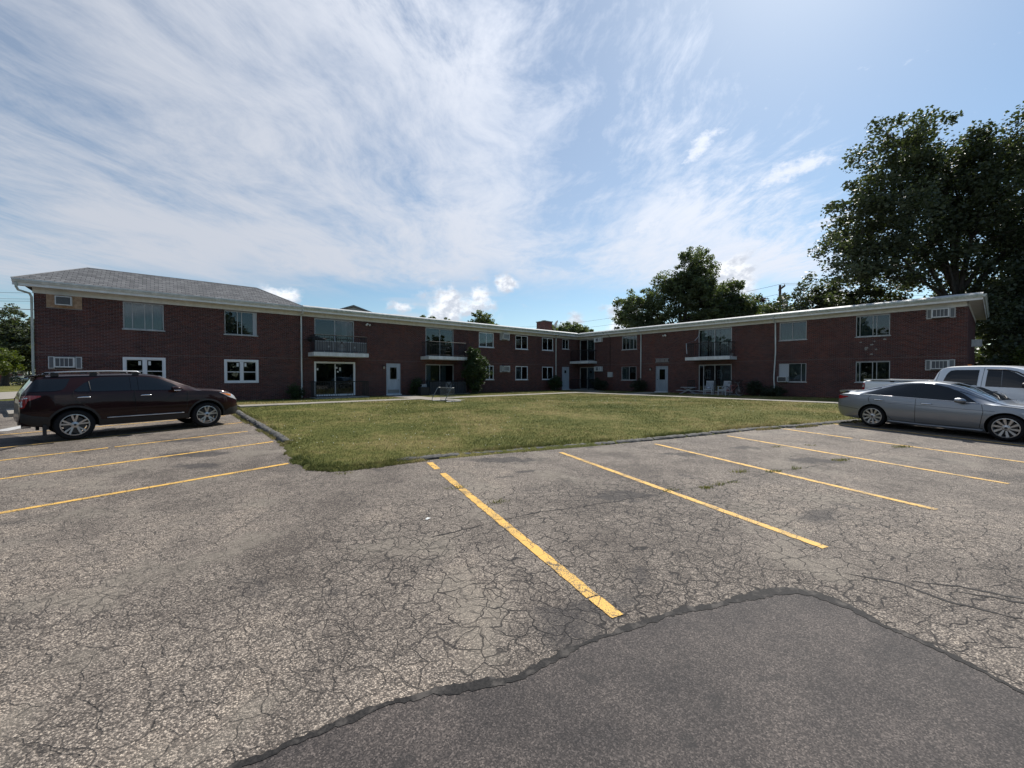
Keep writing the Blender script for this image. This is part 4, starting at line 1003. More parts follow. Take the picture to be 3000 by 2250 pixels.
patio('L', 11.3, 14.6); patio('L', 18.4, 22.5, motif=False); patio('R', 0.012, 2.4, left=False, motif=False)
pR = patio('R', 12.1, 15.8, rail=False)
railing(pR, 14.2, 15.7, 1.28, 0.056, 0.98, left=False, motif=False)
railing(pR, 12.15, 12.7, 1.28, 0.056, 0.98, right=False, motif=False)

# lamps and fittings on the walls
def wall_lamp(w, s, z):
    o = part('wall_lamp', MB().box(s - 0.05, s + 0.05, -0.05, -0.011, z + 0.02, z + 0.26).box(s - 0.07, s + 0.07, -0.16, -0.05, z + 0.18, z + 0.22), 'bronze_dark', w)
    m = MB(); m.lathe([(0.001, 0.17), (0.065, 0.17), (0.075, 0.05), (0.05, 0.0), (0.001, 0.0)], 10, axis='Z'); m.v = [(a + s, b - 0.11, c + z) for a, b, c in m.v]; m.build('shade', 'lamp_glass', o, smooth=True, angle=40)
wall_lamp('L', 16.1, 1.88); wall_lamp('R', 8.24, 1.86)
def flood(w, s, z):
    m0 = MB(); m0.lathe([(0.001, -0.05), (0.06, -0.05), (0.06, -0.011)], 12); m0.v = [(a + s, b, c + z) for a, b, c in m0.v]
    o = part('floodlight', m0, 'ac_white', w)
    for dx, rz_ in ((-0.1, -0.4), (0.1, 0.4)):
        m = MB(); m.lathe([(0.001, 0.0), (0.03, 0.0), (0.035, 0.08), (0.075, 0.14), (0.07, 0.15), (0.001, 0.15)], 10)
        q = Matrix.Translation((s, -0.06, z - 0.02)) @ Matrix.Rotation(rz_, 4, 'Z') @ Matrix.Rotation(R(25), 4, 'X') @ Matrix.Rotation(math.pi, 4, 'Z')
        m.v = [tuple(q @ Vector(v)) for v in m.v]; m.v = [(a + dx * 0.6, b, c) for a, b, c in m.v]; m.build('lamp_head', 'ac_white', o, smooth=True, angle=40)
flood('L', 14.98, 4.92); flood('R', 9.55, 4.86)
part('meter_box', MB().box(3.76, 4.28, -0.16, -0.011, 1.27, 1.76).box(3.79, 4.25, -0.172, -0.16, 1.30, 1.73), 'meter_grey', 'R')
mb = MB(); mb.tube([(3.95, -0.03, 1.76), (3.95, -0.03, 5.06)], 0.018, 6); mb.tube([(3.95, -0.03, 5.06), (3.70, -0.045, 5.30), (3.55, -0.655, 5.42), (3.5, -0.66, 5.6)], 0.018, 6)
part('cable_conduit', mb, 'wire', 'R')
sg = part('sign_board', MB().box(8.67, 9.92, -0.03, -0.011, 2.56, 2.86), 'bronze_dark', 'R')
for a, b in ((8.72, 9.10), (9.13, 9.50), (9.53, 9.85)): MB().box(a, b, -0.045, -0.031, 2.60, 2.82).build('sign_panel', 'tan_board', sg)
mb = MB()
for zz in (2.57, 2.86): mb.box(8.66, 9.93, -0.05, -0.031, zz - 0.012, zz + 0.012)
mb.build('sign_frame', 'alu', sg)
# pale mortar repairs below the upper right-hand window
for s, z, r_ in ((22.35, 3.44, 0.06), (23.0, 3.46, 0.04), (23.45, 3.55, 0.075), (22.87, 3.27, 0.08), (22.62, 3.09, 0.09), (22.60, 2.98, 0.07), (23.07, 2.98, 0.065), (22.86, 2.70, 0.07)):
    m = MB(); n = 9; v0 = [(s + r_ * 1.2 * math.cos(6.283 * i / n) * random.uniform(0.7, 1.1), -0.013, z + r_ * 0.75 * math.sin(6.283 * i / n) * random.uniform(0.7, 1.1)) for i in range(n)]
    m.add(v0 + [(x, -0.009, zz) for x, y, zz in v0], [tuple(range(n))] + [(i, (i + 1) % n, (i + 1) % n + n, i + n) for i in range(n)]); part('mortar_repair', m, 'patio_concrete', 'R')

# ---------------------------------------------------------------- air conditioners
def ac(w, s0, s1, z0, z1, label, style):
    t = thing('air_conditioner', label, 'air conditioner', wingpt(w, s0, 0, z0), wingrot(w), 'air conditioners set in the walls')
    W_, H_ = s1 - s0, z1 - z0
    if style == 'board':
        MB().box(0.006, W_ - 0.006, -0.02, 0.02, 0.006, H_ - 0.006).build('board', 'osb', t)
        a, b, c, d = W_ * 0.27, W_ * 0.73, H_ * 0.18, H_ * 0.86
        bd = MB(); frame_box(bd, a, b, c, d, 0.035, -0.33, -0.021); bd.box(a + 0.036, b - 0.036, -0.30, -0.022, c + 0.036, d - 0.036, 1)
        bd.build('body', ['ac_white', 'grille_grey'], t)
        g = MB()
        for i in range(14): zz = c + 0.045 + i * (d - c - 0.09) / 13; g.box(a + 0.04, b - 0.04, -0.318, -0.305, zz - 0.004, zz + 0.004)
        g.build('grille', 'panel_grey', t); return
    if style == 'corner':
        MB().box(0.006, W_ - 0.006, -0.28, 0.05, 0.006, H_ - 0.006).build('body', 'ac_white', t)
        g = MB(); frame_box(g, W_ * 0.25, W_ * 0.62, H_ * 0.12, H_ * 0.88, 0.02, -0.30, -0.281); g.box(W_ * 0.28, W_ * 0.59, -0.292, -0.281, H_ * 0.16, H_ * 0.48, 1); g.box(W_ * 0.28, W_ * 0.59, -0.292, -0.281, H_ * 0.54, H_ * 0.84, 1); g.build('grille', ['ac_white', 'grille_grey'], t)
        v = MB()
        for i in range(5): x = W_ * (0.70 + 0.05 * i); v.box(x - 0.006, x + 0.006, -0.289, -0.281, H_ * 0.15, H_ * 0.85)
        v.build('louvre', 'panel_grey', t); return
    a, b = W_ * 0.19, W_ * 0.80
    for x0, x1 in ((0.006, a - 0.006), (b + 0.006, W_ - 0.006)):
        p = MB(); frame_box(p, x0, x1, 0.006, H_ - 0.006, 0.03, -0.05, 0.02); p.box(x0 + 0.031, x1 - 0.031, -0.02, 0.01, 0.037, H_ - 0.037, 1); p.build('side_panel', ['ac_white', 'panel_grey'], t)
    c, d = 0.05, H_ - 0.03
    if style == 'tilt': c -= 0.02
    bd = MB(); frame_box(bd, a, b, c, d, 0.055, -0.30, 0.02); bd.box(a + 0.056, b - 0.056, -0.26, 0.02, c + 0.056, d - 0.056, 1); bd.build('body', ['ac_white', 'grille_grey'], t)
    g = MB()
    for i in range(1, 4): x = a + 0.055 + (b - a - 0.11) * i / 4; g.box(x - 0.009, x + 0.009, -0.296, -0.262, c + 0.056, d - 0.056)
    for i in range(9): zz = c + 0.07 + (d - c - 0.14) * i / 8; g.box(a + 0.057, b - 0.057, -0.272, -0.261, zz - 0.003, zz + 0.003, 1)
    g.build('grille', ['ac_white', 'panel_grey'], t)
for o, (lb, st) in zip(ACS, (('air conditioner boxed in with bare tan chipboard under the hipped roof eave', 'board'), ('white four-pane grille air conditioner low on the wall behind the maroon SUV', 'std'),
        ('upper white air conditioner between two windows right of the leafy tall shrub', 'std'), ('lower white air conditioner between ground-floor windows right of the leafy tall shrub', 'std'),
        ('small white air conditioner beside the upper corner balcony door', 'corner'), ('small white air conditioner beside the ground-floor corner patio door', 'corner'),
        ('upper white air conditioner with side panels at the far right building end', 'tilt'), ('lower white air conditioner with side panels, above the white pickup bed', 'std'))): ac(*o, lb, st)
t = thing('air_conditioner', 'dark-grilled window air conditioner below a white filler panel on the right wing', 'air conditioner', wingpt('R', 18.0, 0, 0.98), wingrot('R'), 'air conditioners set in the walls')
bd = MB(); frame_box(bd, 0.0, 0.55, 0.02, 0.36, 0.03, -0.32, 0.0); bd.box(0.031, 0.519, -0.30, -0.002, 0.051, 0.329, 1); bd.build('body', ['ac_white', 'grille_grey'], t)
g = MB(); [g.box(0.04, 0.50, -0.314, -0.301, 0.06 + i * 0.026, 0.066 + i * 0.026) for i in range(10)]; g.build('grille', 'bronze_dark', t)
t = thing('air_conditioner', 'white air conditioner sticking out of the short end wall under the eave, far right', 'air conditioner', bw(LW + 4.6, -RW, 3.15), BA, 'air conditioners set in the walls')
MB().box(0, 0.65, -0.42, -0.011, 0, 0.42).build('body', 'ac_white', t); g = MB(); frame_box(g, 0.05, 0.6, 0.05, 0.37, 0.02, -0.435, -0.421); [g.box(0.08, 0.57, -0.43, -0.421, 0.08 + i * 0.035, 0.09 + i * 0.035) for i in range(8)]; g.build('grille', 'panel_grey', t)

# ---------------------------------------------------------------- vehicles
def hermite(xs, ys, x):
    """monotone cubic through the key points"""
    xs, ys = np.array(xs, float), np.array(ys, float); h = np.diff(xs); d = np.diff(ys) / h; m = np.zeros(len(xs)); m[0], m[-1] = d[0], d[-1]
    for i in range(1, len(xs) - 1): m[i] = 0 if d[i - 1] * d[i] <= 0 else 2 * d[i - 1] * d[i] / (d[i - 1] + d[i])
    x = np.clip(np.asarray(x, float), xs[0], xs[-1]); i = np.clip(np.searchsorted(xs, x) - 1, 0, len(h) - 1); t = (x - xs[i]) / h[i]
    return (2 * t**3 - 3 * t**2 + 1) * ys[i] + (t**3 - 2 * t**2 + t) * h[i] * m[i] + (-2 * t**3 + 3 * t**2) * ys[i + 1] + (t**3 - t**2) * h[i] * m[i + 1]
class Car:
    """body lofted from side profile and plan; x forward from the rear axle, z up, near side is y<0"""
    def __init__(s, top, belt, wid, roofw, bot, crown=0.055, zmid=0.62, tuck=0.10, tail=1.0):
        s.tail = tail
        s.top, s.belt, s.wid, s.roofw, s.bot, s.crown, s.zmid, s.tuck = top, belt, wid, roofw, bot, crown, zmid, tuck
        s.x0, s.x1 = top[0][0], top[-1][0]
    def mx(s, x): return x if x > 0 else x * s.tail
    def g(s, tab, x): return float(hermite([a for a, _ in tab], [b for _, b in tab], x))
    def section(s, x):
        zt, zb, w, zo, wr = s.g(s.top, x), s.g(s.belt, x), s.g(s.wid, x), s.g(s.bot, x), s.g(s.roofw, x)
        zb = min(zb, zt - 0.02); wr = min(wr, w * 0.985); zm = min(s.zmid, zo + 0.6 * (zb - zo)); c = min(s.crown, (zt - zb) * 0.8)
        P = [(0.0, zo), (w * 0.55, zo), (w - s.tuck - 0.03, zo)]
        for k in range(9):                                 # rocker to the waist crease
            f = k / 8; z = zo + 0.02 + (zm - zo - 0.02) * f; P.append((w - s.tuck * (1 - f) ** 2.2, z))
        for k in range(1, 9):                              # waist to belt, leaning in slightly
            f = k / 8; P.append((w - 0.035 * f ** 1.6, zm + (zb - zm) * f))
        wb = w - 0.035; wr = min(wr, wb - 0.004)
        for k in range(1, 9):                              # greenhouse
            f = k / 8; P.append((wb + (wr - wb) * f + 0.018 * math.sin(math.pi * f) * min(1, (zt - zb) / 0.4), zb + (zt - c - zb) * f))
        for k in range(1, 9):                              # roof turn-over
            f = k / 8 * math.pi / 2; P.append((wr * math.cos(f) if k < 8 else 0.0, zt - c + c * math.sin(f) ** 0.8))
        # flatten the roof: the last points run evenly to the centre line
        return P
    def side_y(s, x, z):
        P = s.section(x)[3:28]; return float(np.interp(z, [q[1] for q in P], [q[0] for q in P]))
    def body(s, t, mat, wheels, rw, n=96):
        key = [a for a, _ in s.top]; xs = sorted(set([round(v, 4) for v in np.linspace(s.x0, s.x1, n)] + [round(v, 4) for v in key] + [round(s.x0 + 0.01 * i * i, 4) for i in range(5)] + [round(s.x1 - 0.01 * i * i, 4) for i in range(5)]))
        V = []; F = []
        for x in xs:
            P = s.section(x); xm = s.mx(x); ring = [(xm, -y, z) for y, z in P] + [(xm, y, z) for y, z in reversed(P[1:-1])]; V += ring
        m = len(ring)
        for i in range(len(xs) - 1):
            for k in range(m): F.append((i * m + k, i * m + (k + 1) % m, (i + 1) * m + (k + 1) % m, (i + 1) * m + k))
        F += [tuple(range(m - 1, -1, -1)), tuple((len(xs) - 1) * m + k for k in range(m))]
        mb = MB().add(V, F); o = mb.build('body', [mat, 'well_black'], t, fix=True)
        for (wx, wz) in wheels:                            # open the wheel wells
            for sy in (-1, 1):
                c = MB(); w = s.g(s.wid, wx); c.lathe([(0.001, sy * (w + 0.2)), (rw, sy * (w + 0.2)), (rw, sy * (w - 0.34)), (0.001, sy * (w - 0.34))], 40)
                c.v = [(a + wx, b, q + wz) for a, b, q in c.v]; co = c.build('cutter', 'well_black', t, fix=True)
                md = o.modifiers.new('well', 'BOOLEAN'); md.operation = 'DIFFERENCE'; md.object = co; md.solver = 'EXACT'; md.material_mode = 'TRANSFER'
                dg = bpy.context.evaluated_depsgraph_get(); me = bpy.data.meshes.new_from_object(o.evaluated_get(dg)); o.modifiers.clear(); o.data = me; bpy.data.objects.remove(co)
        o.data.name = 'body'; o.data.polygons.foreach_set('use_smooth', [True] * len(o.data.polygons)); o.data.set_sharp_from_angle(angle=R(32)); return o
    def patch(s, name, lo, hi, mat, parent, off=0.007, sides=(-1, 1), nx=30, nz=16, lip=0.0):
        """skin piece between two (x,z) polylines"""
        xa, xb = max(lo[0][0], hi[0][0]), min(lo[-1][0], hi[-1][0]); out = None
        for sy in sides:
            V = []; F = []
            for i in range(nx + 1):
                x = xa + (xb - xa) * i / nx; z0 = np.interp(x, [p[0] for p in lo], [p[1] for p in lo]); z1 = np.interp(x, [p[0] for p in hi], [p[1] for p in hi])
                for k in range(nz + 1):
                    z = z0 + (z1 - z0) * k / nz; V.append((s.mx(x), sy * (s.side_y(x, z) + off), z))
            for i in range(nx):
                for k in range(nz): a = i * (nz + 1) + k; q = (a, a + nz + 1, a + nz + 2, a + 1); F.append(q if sy < 0 else q[::-1])
            mb = MB().add(V, F); out = mb.build(name, mat, parent, smooth=True)
        return out
    def strip(s, name, pts, w, mat, parent, off=0.004, sides=(-1, 1), r=None):
        for sy in sides:
            P = []
            for (xa, za), (xb, zb) in zip(pts[:-1], pts[1:]):
                n = max(2, int(math.hypot(xb - xa, zb - za) / 0.06)); P += [(xa + (xb - xa) * i / n, za + (zb - za) * i / n) for i in range(n)]
            P.append(pts[-1]); MB().tube([(s.mx(x), sy * (s.side_y(x, z) + off), z) for x, z in P], w, 5).build(name, mat, parent, smooth=True)
    def top_patch(s, name, xa, xb, mat, parent, frac=0.9, off=0.006, nx=14, j0=16):
        """glass across the top of the body between two stations"""
        V = []; F = []; ny = 12
        for i in range(nx + 1):
            x = xa + (xb - xa) * i / nx; P = s.section(x)[24:]; P = P[::-1]
            ys = np.array([q[0] for q in P]); zs = np.array([q[1] for q in P]); wmax = ys[-1] * frac
            for k in range(ny + 1):
                y = -wmax + 2 * wmax * k / ny; V.append((s.mx(x), y, float(np.interp(abs(y), ys, zs)) + off))
        for i in range(nx):
            for k in range(ny): a = i * (ny + 1) + k; F.append((a, a + ny + 1, a + ny + 2, a + 1))
        o = MB().add(V, F).build(name, mat, parent, smooth=True, fix=True)
        return o
def wheel(t, x, z, yside, wid, r, rim_r, spokes, twin, sy, mats=('alloy', 'alloy_dark')):
    """tyre with a rim child; sy=-1 for the near side"""
    y = sy * yside; tw = wid
    prof = [(rim_r - 0.005, -tw / 2 + 0.015), (rim_r + 0.02, -tw / 2), (r - 0.03, -tw / 2 + 0.005), (r - 0.006, -tw / 2 + 0.03), (r, -tw / 4), (r, tw / 4), (r - 0.006, tw / 2 - 0.03), (r - 0.03, tw / 2 - 0.005), (rim_r + 0.02, tw / 2), (rim_r - 0.005, tw / 2 - 0.015), (rim_r - 0.03, 0.0)]
    mb = MB(); mb.lathe(prof, 48, close=True); o = mb.build('wheel', 'rubber', t, (x, y, z), smooth=True, angle=35)
    f = sy * (tw / 2 - 0.02)
    rm = MB(); rm.lathe([(rim_r + 0.006, f + sy * 0.012), (rim_r - 0.012, f + sy * 0.014), (rim_r - 0.022, f - sy * 0.02), (rim_r - 0.03, f - sy * 0.12)], 48)
    def bar(a0, a1, r0, r1, w0, w1, y0, y1):
        vs = []
        for rr, aa, ww, yy in ((r0, a0, w0, y0), (r1, a1, w1, y1)):
            c, s_ = math.cos(aa), math.sin(aa)
            for dv in (-ww / 2, ww / 2):
                for dy in (0.0, -sy * 0.03): vs.append((rr * c - dv * s_, yy + dy, rr * s_ + dv * c))
        rm.add(vs, [(0, 2, 6, 4), (1, 5, 7, 3), (0, 4, 5, 1), (2, 3, 7, 6), (4, 6, 7, 5)])
    for k in range(spokes):
        a = 2 * math.pi * k / spokes + math.pi / 2
        if twin:
            for d in (-1, 1): bar(a + d * 0.05, a + d * 0.20, 0.055, rim_r - 0.012, 0.034, 0.044, f - sy * 0.012, f + sy * 0.002)
        else: bar(a, a + 0.16, 0.05, rim_r - 0.012, 0.030, 0.058, f - sy * 0.012, f + sy * 0.002)
    rm.lathe([(0.001, f + sy * 0.006), (0.03, f + sy * 0.004), (0.075, f - sy * 0.008), (0.078, f - sy * 0.05)], 20)
    rm.build('rim', mats[0], o, smooth=True, angle=30, fix=True)
    d = MB(); d.lathe([(0.001, f - sy * 0.055), (rim_r - 0.06, f - sy * 0.06), (rim_r - 0.06, f - sy * 0.09), (0.001, f - sy * 0.09)], 32); d.build('brake_disc', mats[1], o)
    c = MB(); c.lathe([(0.001, f + sy * 0.012), (0.026, f + sy * 0.010), (0.03, f)], 16); c.build('hub_cap', mats[1], o)
    l = MB()
    for k in range(5):
        a = 2 * math.pi * (k + 0.5) / 5 + math.pi / 2; l.lathe([(0.001, f - sy * 0.002), (0.010, f - sy * 0.003), (0.010, f - sy * 0.02)], 8); l.v[-24:] = [(p + 0.056 * math.cos(a), q, w + 0.056 * math.sin(a)) for p, q, w in l.v[-24:]]
    l.build('lug_nuts', mats[1], o)
    return o
def mirror(car, t, x, z, mat, chrome=None, big=1.0):
    for sy in (-1, 1):
        y0 = car.side_y(x, z); m = MB(); prof = []
        V = []; n = 10; sec = [(-0.10, 0.02), (-0.085, 0.07), (0.0, 0.085), (0.07, 0.07), (0.115, 0.03), (0.125, 0.005)]
        for u, rr in sec:
            for k in range(n):
                a = 2 * math.pi * k / n; V.append((x + u * big, sy * (y0 + 0.13 * big + 1.15 * rr * math.cos(a) * big), z + 0.045 + 0.85 * rr * math.sin(a) * big))
        F = [(i * n + k, i * n + (k + 1) % n, (i + 1) * n + (k + 1) % n, (i + 1) * n + k) for i in range(len(sec) - 1) for k in range(n)] + [tuple(range(n - 1, -1, -1)), tuple((len(sec) - 1) * n + k for k in range(n))]
        m.add(V, F); o = m.build('mirror', mat, t, smooth=True, angle=60, fix=True)
        MB().tube([(x + 0.05, sy * (y0 - 0.01), z - 0.015), (x + 0.02, sy * (y0 + 0.10 * big), z - 0.01)], 0.028, 6).build('mirror_arm', 'black_plastic', o)
        if chrome: MB().tube([(x - 0.08, sy * (y0 + 0.23 * big), z + 0.0), (x + 0.07, sy * (y0 + 0.23 * big), z + 0.0), (x + 0.11, sy * (y0 + 0.15 * big), z)], 0.013, 5).build('mirror_trim', chrome, o)
def handle(car, t, x, z, mat, l=0.22):
    for sy in (-1, 1):
        P = [(x + l * (k / 8 - 0.5), z + 0.006 * math.sin(math.pi * k / 8)) for k in range(9)]
        MB().tube([(a, sy * (car.side_y(a, b) + 0.012 + 0.026 * math.sin(math.pi * i / 8) ** 0.5), b) for i, (a, b) in enumerate(P)], [0.010, 0.016, 0.018, 0.018, 0.018, 0.018, 0.018, 0.016, 0.010], 6).build('door_handle', mat, t, smooth=True)
def place(rear, front, wbase, yside, zr, name, label, side):
    """stand a vehicle on two near-side tyre contacts"""
    (rx_, ry_), (fx_, fy_) = rear, front; th = math.atan2(fy_ - ry_, fx_ - rx_); mx, my = (rx_ + fx_) / 2, (ry_ + fy_) / 2
    ax, ay = mx - math.cos(th) * wbase / 2, my - math.sin(th) * wbase / 2
    ox, oy = ax + math.sin(th) * yside * side, ay - math.cos(th) * yside * side       # near side is y = -yside*...
    t = thing(name, label, 'car', (ox, oy, z_lot(oy) + 0.004), th)
    za, zb = z_lot(ay), z_lot(ay + math.sin(th) * wbase); t.rotation_euler = (0, -math.atan2(zb - za, wbase), th)
    t.rotation_mode = 'XYZ'; return t

# maroon SUV, nose to the kerb on the left
suv = Car(top=[(-1.16, 0.62), (-1.145, 0.85), (-1.12, 1.08), (-1.08, 1.22), (-1.03, 1.30), (-0.90, 1.48), (-0.80, 1.61), (-0.72, 1.665), (-0.4, 1.685), (0.2, 1.70), (0.9, 1.705), (1.4, 1.695), (1.72, 1.655), (2.02, 1.54), (2.42, 1.36), (2.74, 1.235), (2.95, 1.205), (3.25, 1.175), (3.5, 1.115), (3.66, 1.03), (3.76, 0.90), (3.82, 0.74), (3.85, 0.55)],
          belt=[(-1.16, 0.58), (-1.1, 1.0), (-0.95, 1.225), (-0.3, 1.225), (1.0, 1.20), (2.6, 1.15), (3.3, 1.08), (3.6, 0.98), (3.76, 0.82), (3.85, 0.5)],
          wid=[(-1.16, 0.80), (-1.11, 0.90), (-0.9, 0.965), (-0.4, 0.99), (0.4, 0.99), (2.2, 0.99), (2.9, 0.985), (3.3, 0.96), (3.6, 0.87), (3.76, 0.73), (3.85, 0.58)],
          roofw=[(-1.16, 0.72), (-0.9, 0.78), (-0.6, 0.745), (0.5, 0.765), (1.6, 0.765), (2.3, 0.78), (2.8, 0.83), (3.3, 0.80), (3.7, 0.66), (3.85, 0.5)],
          bot=[(-1.16, 0.50), (-1.0, 0.42), (-0.5, 0.36), (0.6, 0.31), (2.2, 0.31), (3.2, 0.30), (3.7, 0.32), (3.85, 0.38)], crown=0.07, zmid=0.74, tuck=0.085, tail=0.80)
t = place((-11.34, 10.65), (-9.62, 12.95), 2.866, 0.90, 0, 'parked_car', 'dark maroon SUV with silver roof rails parked nose to the kerb', -1)
RW_ = 0.385
suv.body(t, 'paint_maroon', [(0, RW_), (2.866, RW_)], 0.455)
for x in (0, 2.866):
    for sy in (-1, 1): wheel(t, x, RW_, 0.85, 0.25, RW_, 0.268, 5, True, sy)
# glass
suv.patch('window', [(1.27, 1.225), (2.30, 1.19)], [(1.27, 1.605), (1.52, 1.595), (1.78, 1.52), (2.05, 1.39), (2.30, 1.20)], 'car_glass', t)
suv.patch('window', [(0.02, 1.255), (0.08, 1.238), (0.32, 1.235), (1.10, 1.228)], [(0.02, 1.28), (0.20, 1.45), (0.40, 1.575), (0.55, 1.605), (1.10, 1.61)], 'car_glass', t)
suv.patch('window', [(-0.98, 1.27), (-0.4, 1.27), (-0.25, 1.295), (-0.17, 1.36), (-0.06, 1.55)], [(-0.98, 1.285), (-0.88, 1.44), (-0.78, 1.56), (-0.6, 1.575), (-0.06, 1.575)], 'car_glass', t)
suv.strip('window_bar', [(0.31, 1.24), (0.29, 1.50)], 0.012, 'black_plastic', t, 0.008)
suv.patch('door_pillar', [(1.11, 1.23), (1.26, 1.226)], [(1.11, 1.61), (1.26, 1.605)], 'car_glass', t, 0.0065, nx=8)
suv.top_patch('windshield', 1.78, 2.68, 'windshield', t, 0.93); suv.top_patch('rear_window', -1.0, -0.78, 'car_glass', t, 0.9)
# seams
for pts in ([(2.40, 1.16), (2.38, 0.85), (2.32, 0.52), (2.30, 0.40)], [(1.185, 1.22), (1.19, 0.8), (1.20, 0.41)], [(0.0, 1.25), (-0.02, 1.13), (0.10, 0.95), (0.36, 0.74), (0.48, 0.52)], [(2.4, 0.415), (1.2, 0.405), (0.5, 0.41)], [(3.55, 0.66), (3.62, 0.95)]): suv.strip('door_seam', pts, 0.0045, 'well_black', t, 0.0015)
suv.strip('sill_trim', [(0.60, 0.515), (2.28, 0.505)], 0.016, 'silver_satin', t, 0.012)
suv.patch('sill_cladding', [(0.46, 0.335), (2.42, 0.335)], [(0.46, 0.475), (2.42, 0.465)], 'black_plastic', t, 0.006, nz=3)
suv.patch('bumper_cladding', [(-1.13, 0.53), (-0.9, 0.42), (-0.53, 0.39)], [(-1.13, 0.76), (-0.9, 0.68), (-0.53, 0.62)], 'black_plastic', t, 0.006)
suv.patch('bumper_cladding', [(3.33, 0.33), (3.6, 0.34), (3.80, 0.38)], [(3.33, 0.44), (3.5, 0.55), (3.80, 0.60)], 'black_plastic', t, 0.006)
for x in (0, 2.866):                                       # arch lips
    for sy in (-1, 1):
        V = []; F = []; n = 26
        for i in range(n + 1):
            a = math.pi * (-0.05 + 1.10 * i / n)
            for rr in (0.452, 0.50):
                px, pz = x + rr * math.cos(a), RW_ + rr * math.sin(a); V.append((px, sy * (suv.side_y(px if px > 0 else px / suv.tail, max(pz, 0.30)) + 0.010), max(pz, 0.28)))
        F = [(2 * i, 2 * i + 1, 2 * i + 3, 2 * i + 2) for i in range(n)]; MB().add(V, F).build('arch_trim', 'black_plastic', t, smooth=True)
handle(suv, t, 0.18, 1.085, 'chrome', 0.27); handle(suv, t, 1.42, 1.075, 'chrome', 0.27)
suv.patch('tail_light', [(-1.13, 0.86), (-1.04, 0.88), (-0.97, 1.04), (-0.70, 1.14)], [(-1.13, 1.07), (-1.05, 1.175), (-0.9, 1.18), (-0.70, 1.165)], 'tail_red', t, 0.010)
suv.patch('reversing_light', [(-1.13, 0.90), (-1.08, 0.90)], [(-1.13, 1.02), (-1.08, 1.05)], 'lamp_clear', t, 0.016, nx=4)
suv.patch('tail_trim', [(-1.11, 1.085), (-0.97, 1.105)], [(-1.11, 1.11), (-0.97, 1.13)], 'lamp_clear', t, 0.016, nx=4, nz=2)
suv.patch('headlight', [(3.22, 1.065), (3.5, 0.90), (3.66, 0.835), (3.77, 0.79)], [(3.22, 1.07), (3.5, 1.03), (3.66, 0.955), (3.77, 0.84)], 'lamp_clear', t, 0.009)
suv.patch('indicator_lens', [(3.25, 1.05), (3.42, 0.965), (3.56, 0.93)], [(3.25, 1.056), (3.42, 1.03), (3.56, 1.0)], 'lamp_amber', t, 0.014)
for sy in (-1, 1):
    rr = MB(); rr.tube([(-0.40, sy * 0.735, 1.685), (-0.34, sy * 0.74, 1.735), (0.0, sy * 0.75, 1.755), (0.7, sy * 0.755, 1.765), (1.28, sy * 0.755, 1.75), (1.36, sy * 0.755, 1.70)], [0.014, 0.020, 0.023, 0.023, 0.021, 0.014], 8); rr.build('roof_rail', 'silver_satin', t, smooth=True)
    for x in (-0.30, 0.40, 1.25): MB().box(x - 0.07, x + 0.07, sy * 0.735 - 0.025, sy * 0.735 + 0.025, 1.64, 1.745).build('rail_foot', 'black_plastic', t)
    MB().box(-0.55, -0.49, sy * 0.84 - 0.10, sy * 0.84 + 0.06, 0.17, 0.44).build('mud_flap', 'black_plastic', t)
    MB().lathe([(0.045, 0.0), (0.045, -0.16), (0.035, -0.16), (0.035, 0.0)], 12, axis='Y', close=True).build('exhaust_tip', 'chrome', t, (-0.88, sy * 0.55, 0.40), math.pi / 2)
MB().add([(-0.79, -0.68, 1.645), (-0.79, 0.68, 1.645), (-0.45, 0.70, 1.692), (-0.45, -0.70, 1.692), (-0.80, -0.68, 1.615), (-0.80, 0.68, 1.615), (-0.45, 0.70, 1.64), (-0.45, -0.70, 1.64)], [(0, 3, 2, 1), (4, 5, 6, 7), (0, 1, 5, 4), (1, 2, 6, 5), (3, 0, 4, 7)]).build('roof_spoiler', 'paint_maroon', t, fix=True)
mirror(suv, t, 2.08, 1.185, 'paint_maroon', 'chrome', 1.15)
gr = MB(); [gr.box(3.80, 3.845, -0.5, 0.5, z, z + 0.035) for z in (0.62, 0.70, 0.78)]; gr.build('grille', 'chrome', t)
MB().tube([(0.62, -0.0, 1.70), (0.5, 0.0, 1.75)], 0.02, 6).build('antenna', 'black_plastic', t)

# silver sedan on the right, tail to the kerb
sed = Car(top=[(-1.08, 0.55), (-1.06, 0.74), (-1.03, 0.95), (-0.98, 1.06), (-0.85, 1.095), (-0.6, 1.12), (-0.35, 1.185), (0.0, 1.29), (0.45, 1.405), (0.9, 1.465), (1.25, 1.475), (1.55, 1.445), (1.85, 1.36), (2.25, 1.165), (2.6, 0.995), (2.75, 0.955), (3.1, 0.92), (3.4, 0.85), (3.6, 0.76), (3.72, 0.62), (3.77, 0.48)],
          belt=[(-1.08, 0.5), (-1.0, 0.95), (-0.6, 1.0), (0.2, 0.985), (1.2, 0.945), (2.5, 0.895), (3.1, 0.84), (3.5, 0.74), (3.7, 0.58), (3.77, 0.42)],
          wid=[(-1.08, 0.62), (-1.02, 0.76), (-0.85, 0.855), (-0.4, 0.915), (0.4, 0.93), (2.0, 0.93), (2.8, 0.92), (3.2, 0.885), (3.5, 0.78), (3.68, 0.62), (3.77, 0.46)],
          roofw=[(-1.08, 0.52), (-0.8, 0.66), (-0.3, 0.60), (0.3, 0.585), (1.2, 0.62), (2.0, 0.655), (2.6, 0.74), (3.1, 0.74), (3.5, 0.62), (3.77, 0.4)],
          bot=[(-1.08, 0.40), (-0.9, 0.27), (-0.4, 0.22), (0.6, 0.175), (2.2, 0.175), (3.2, 0.19), (3.6, 0.21), (3.77, 0.27)], crown=0.06, zmid=0.60, tuck=0.085)
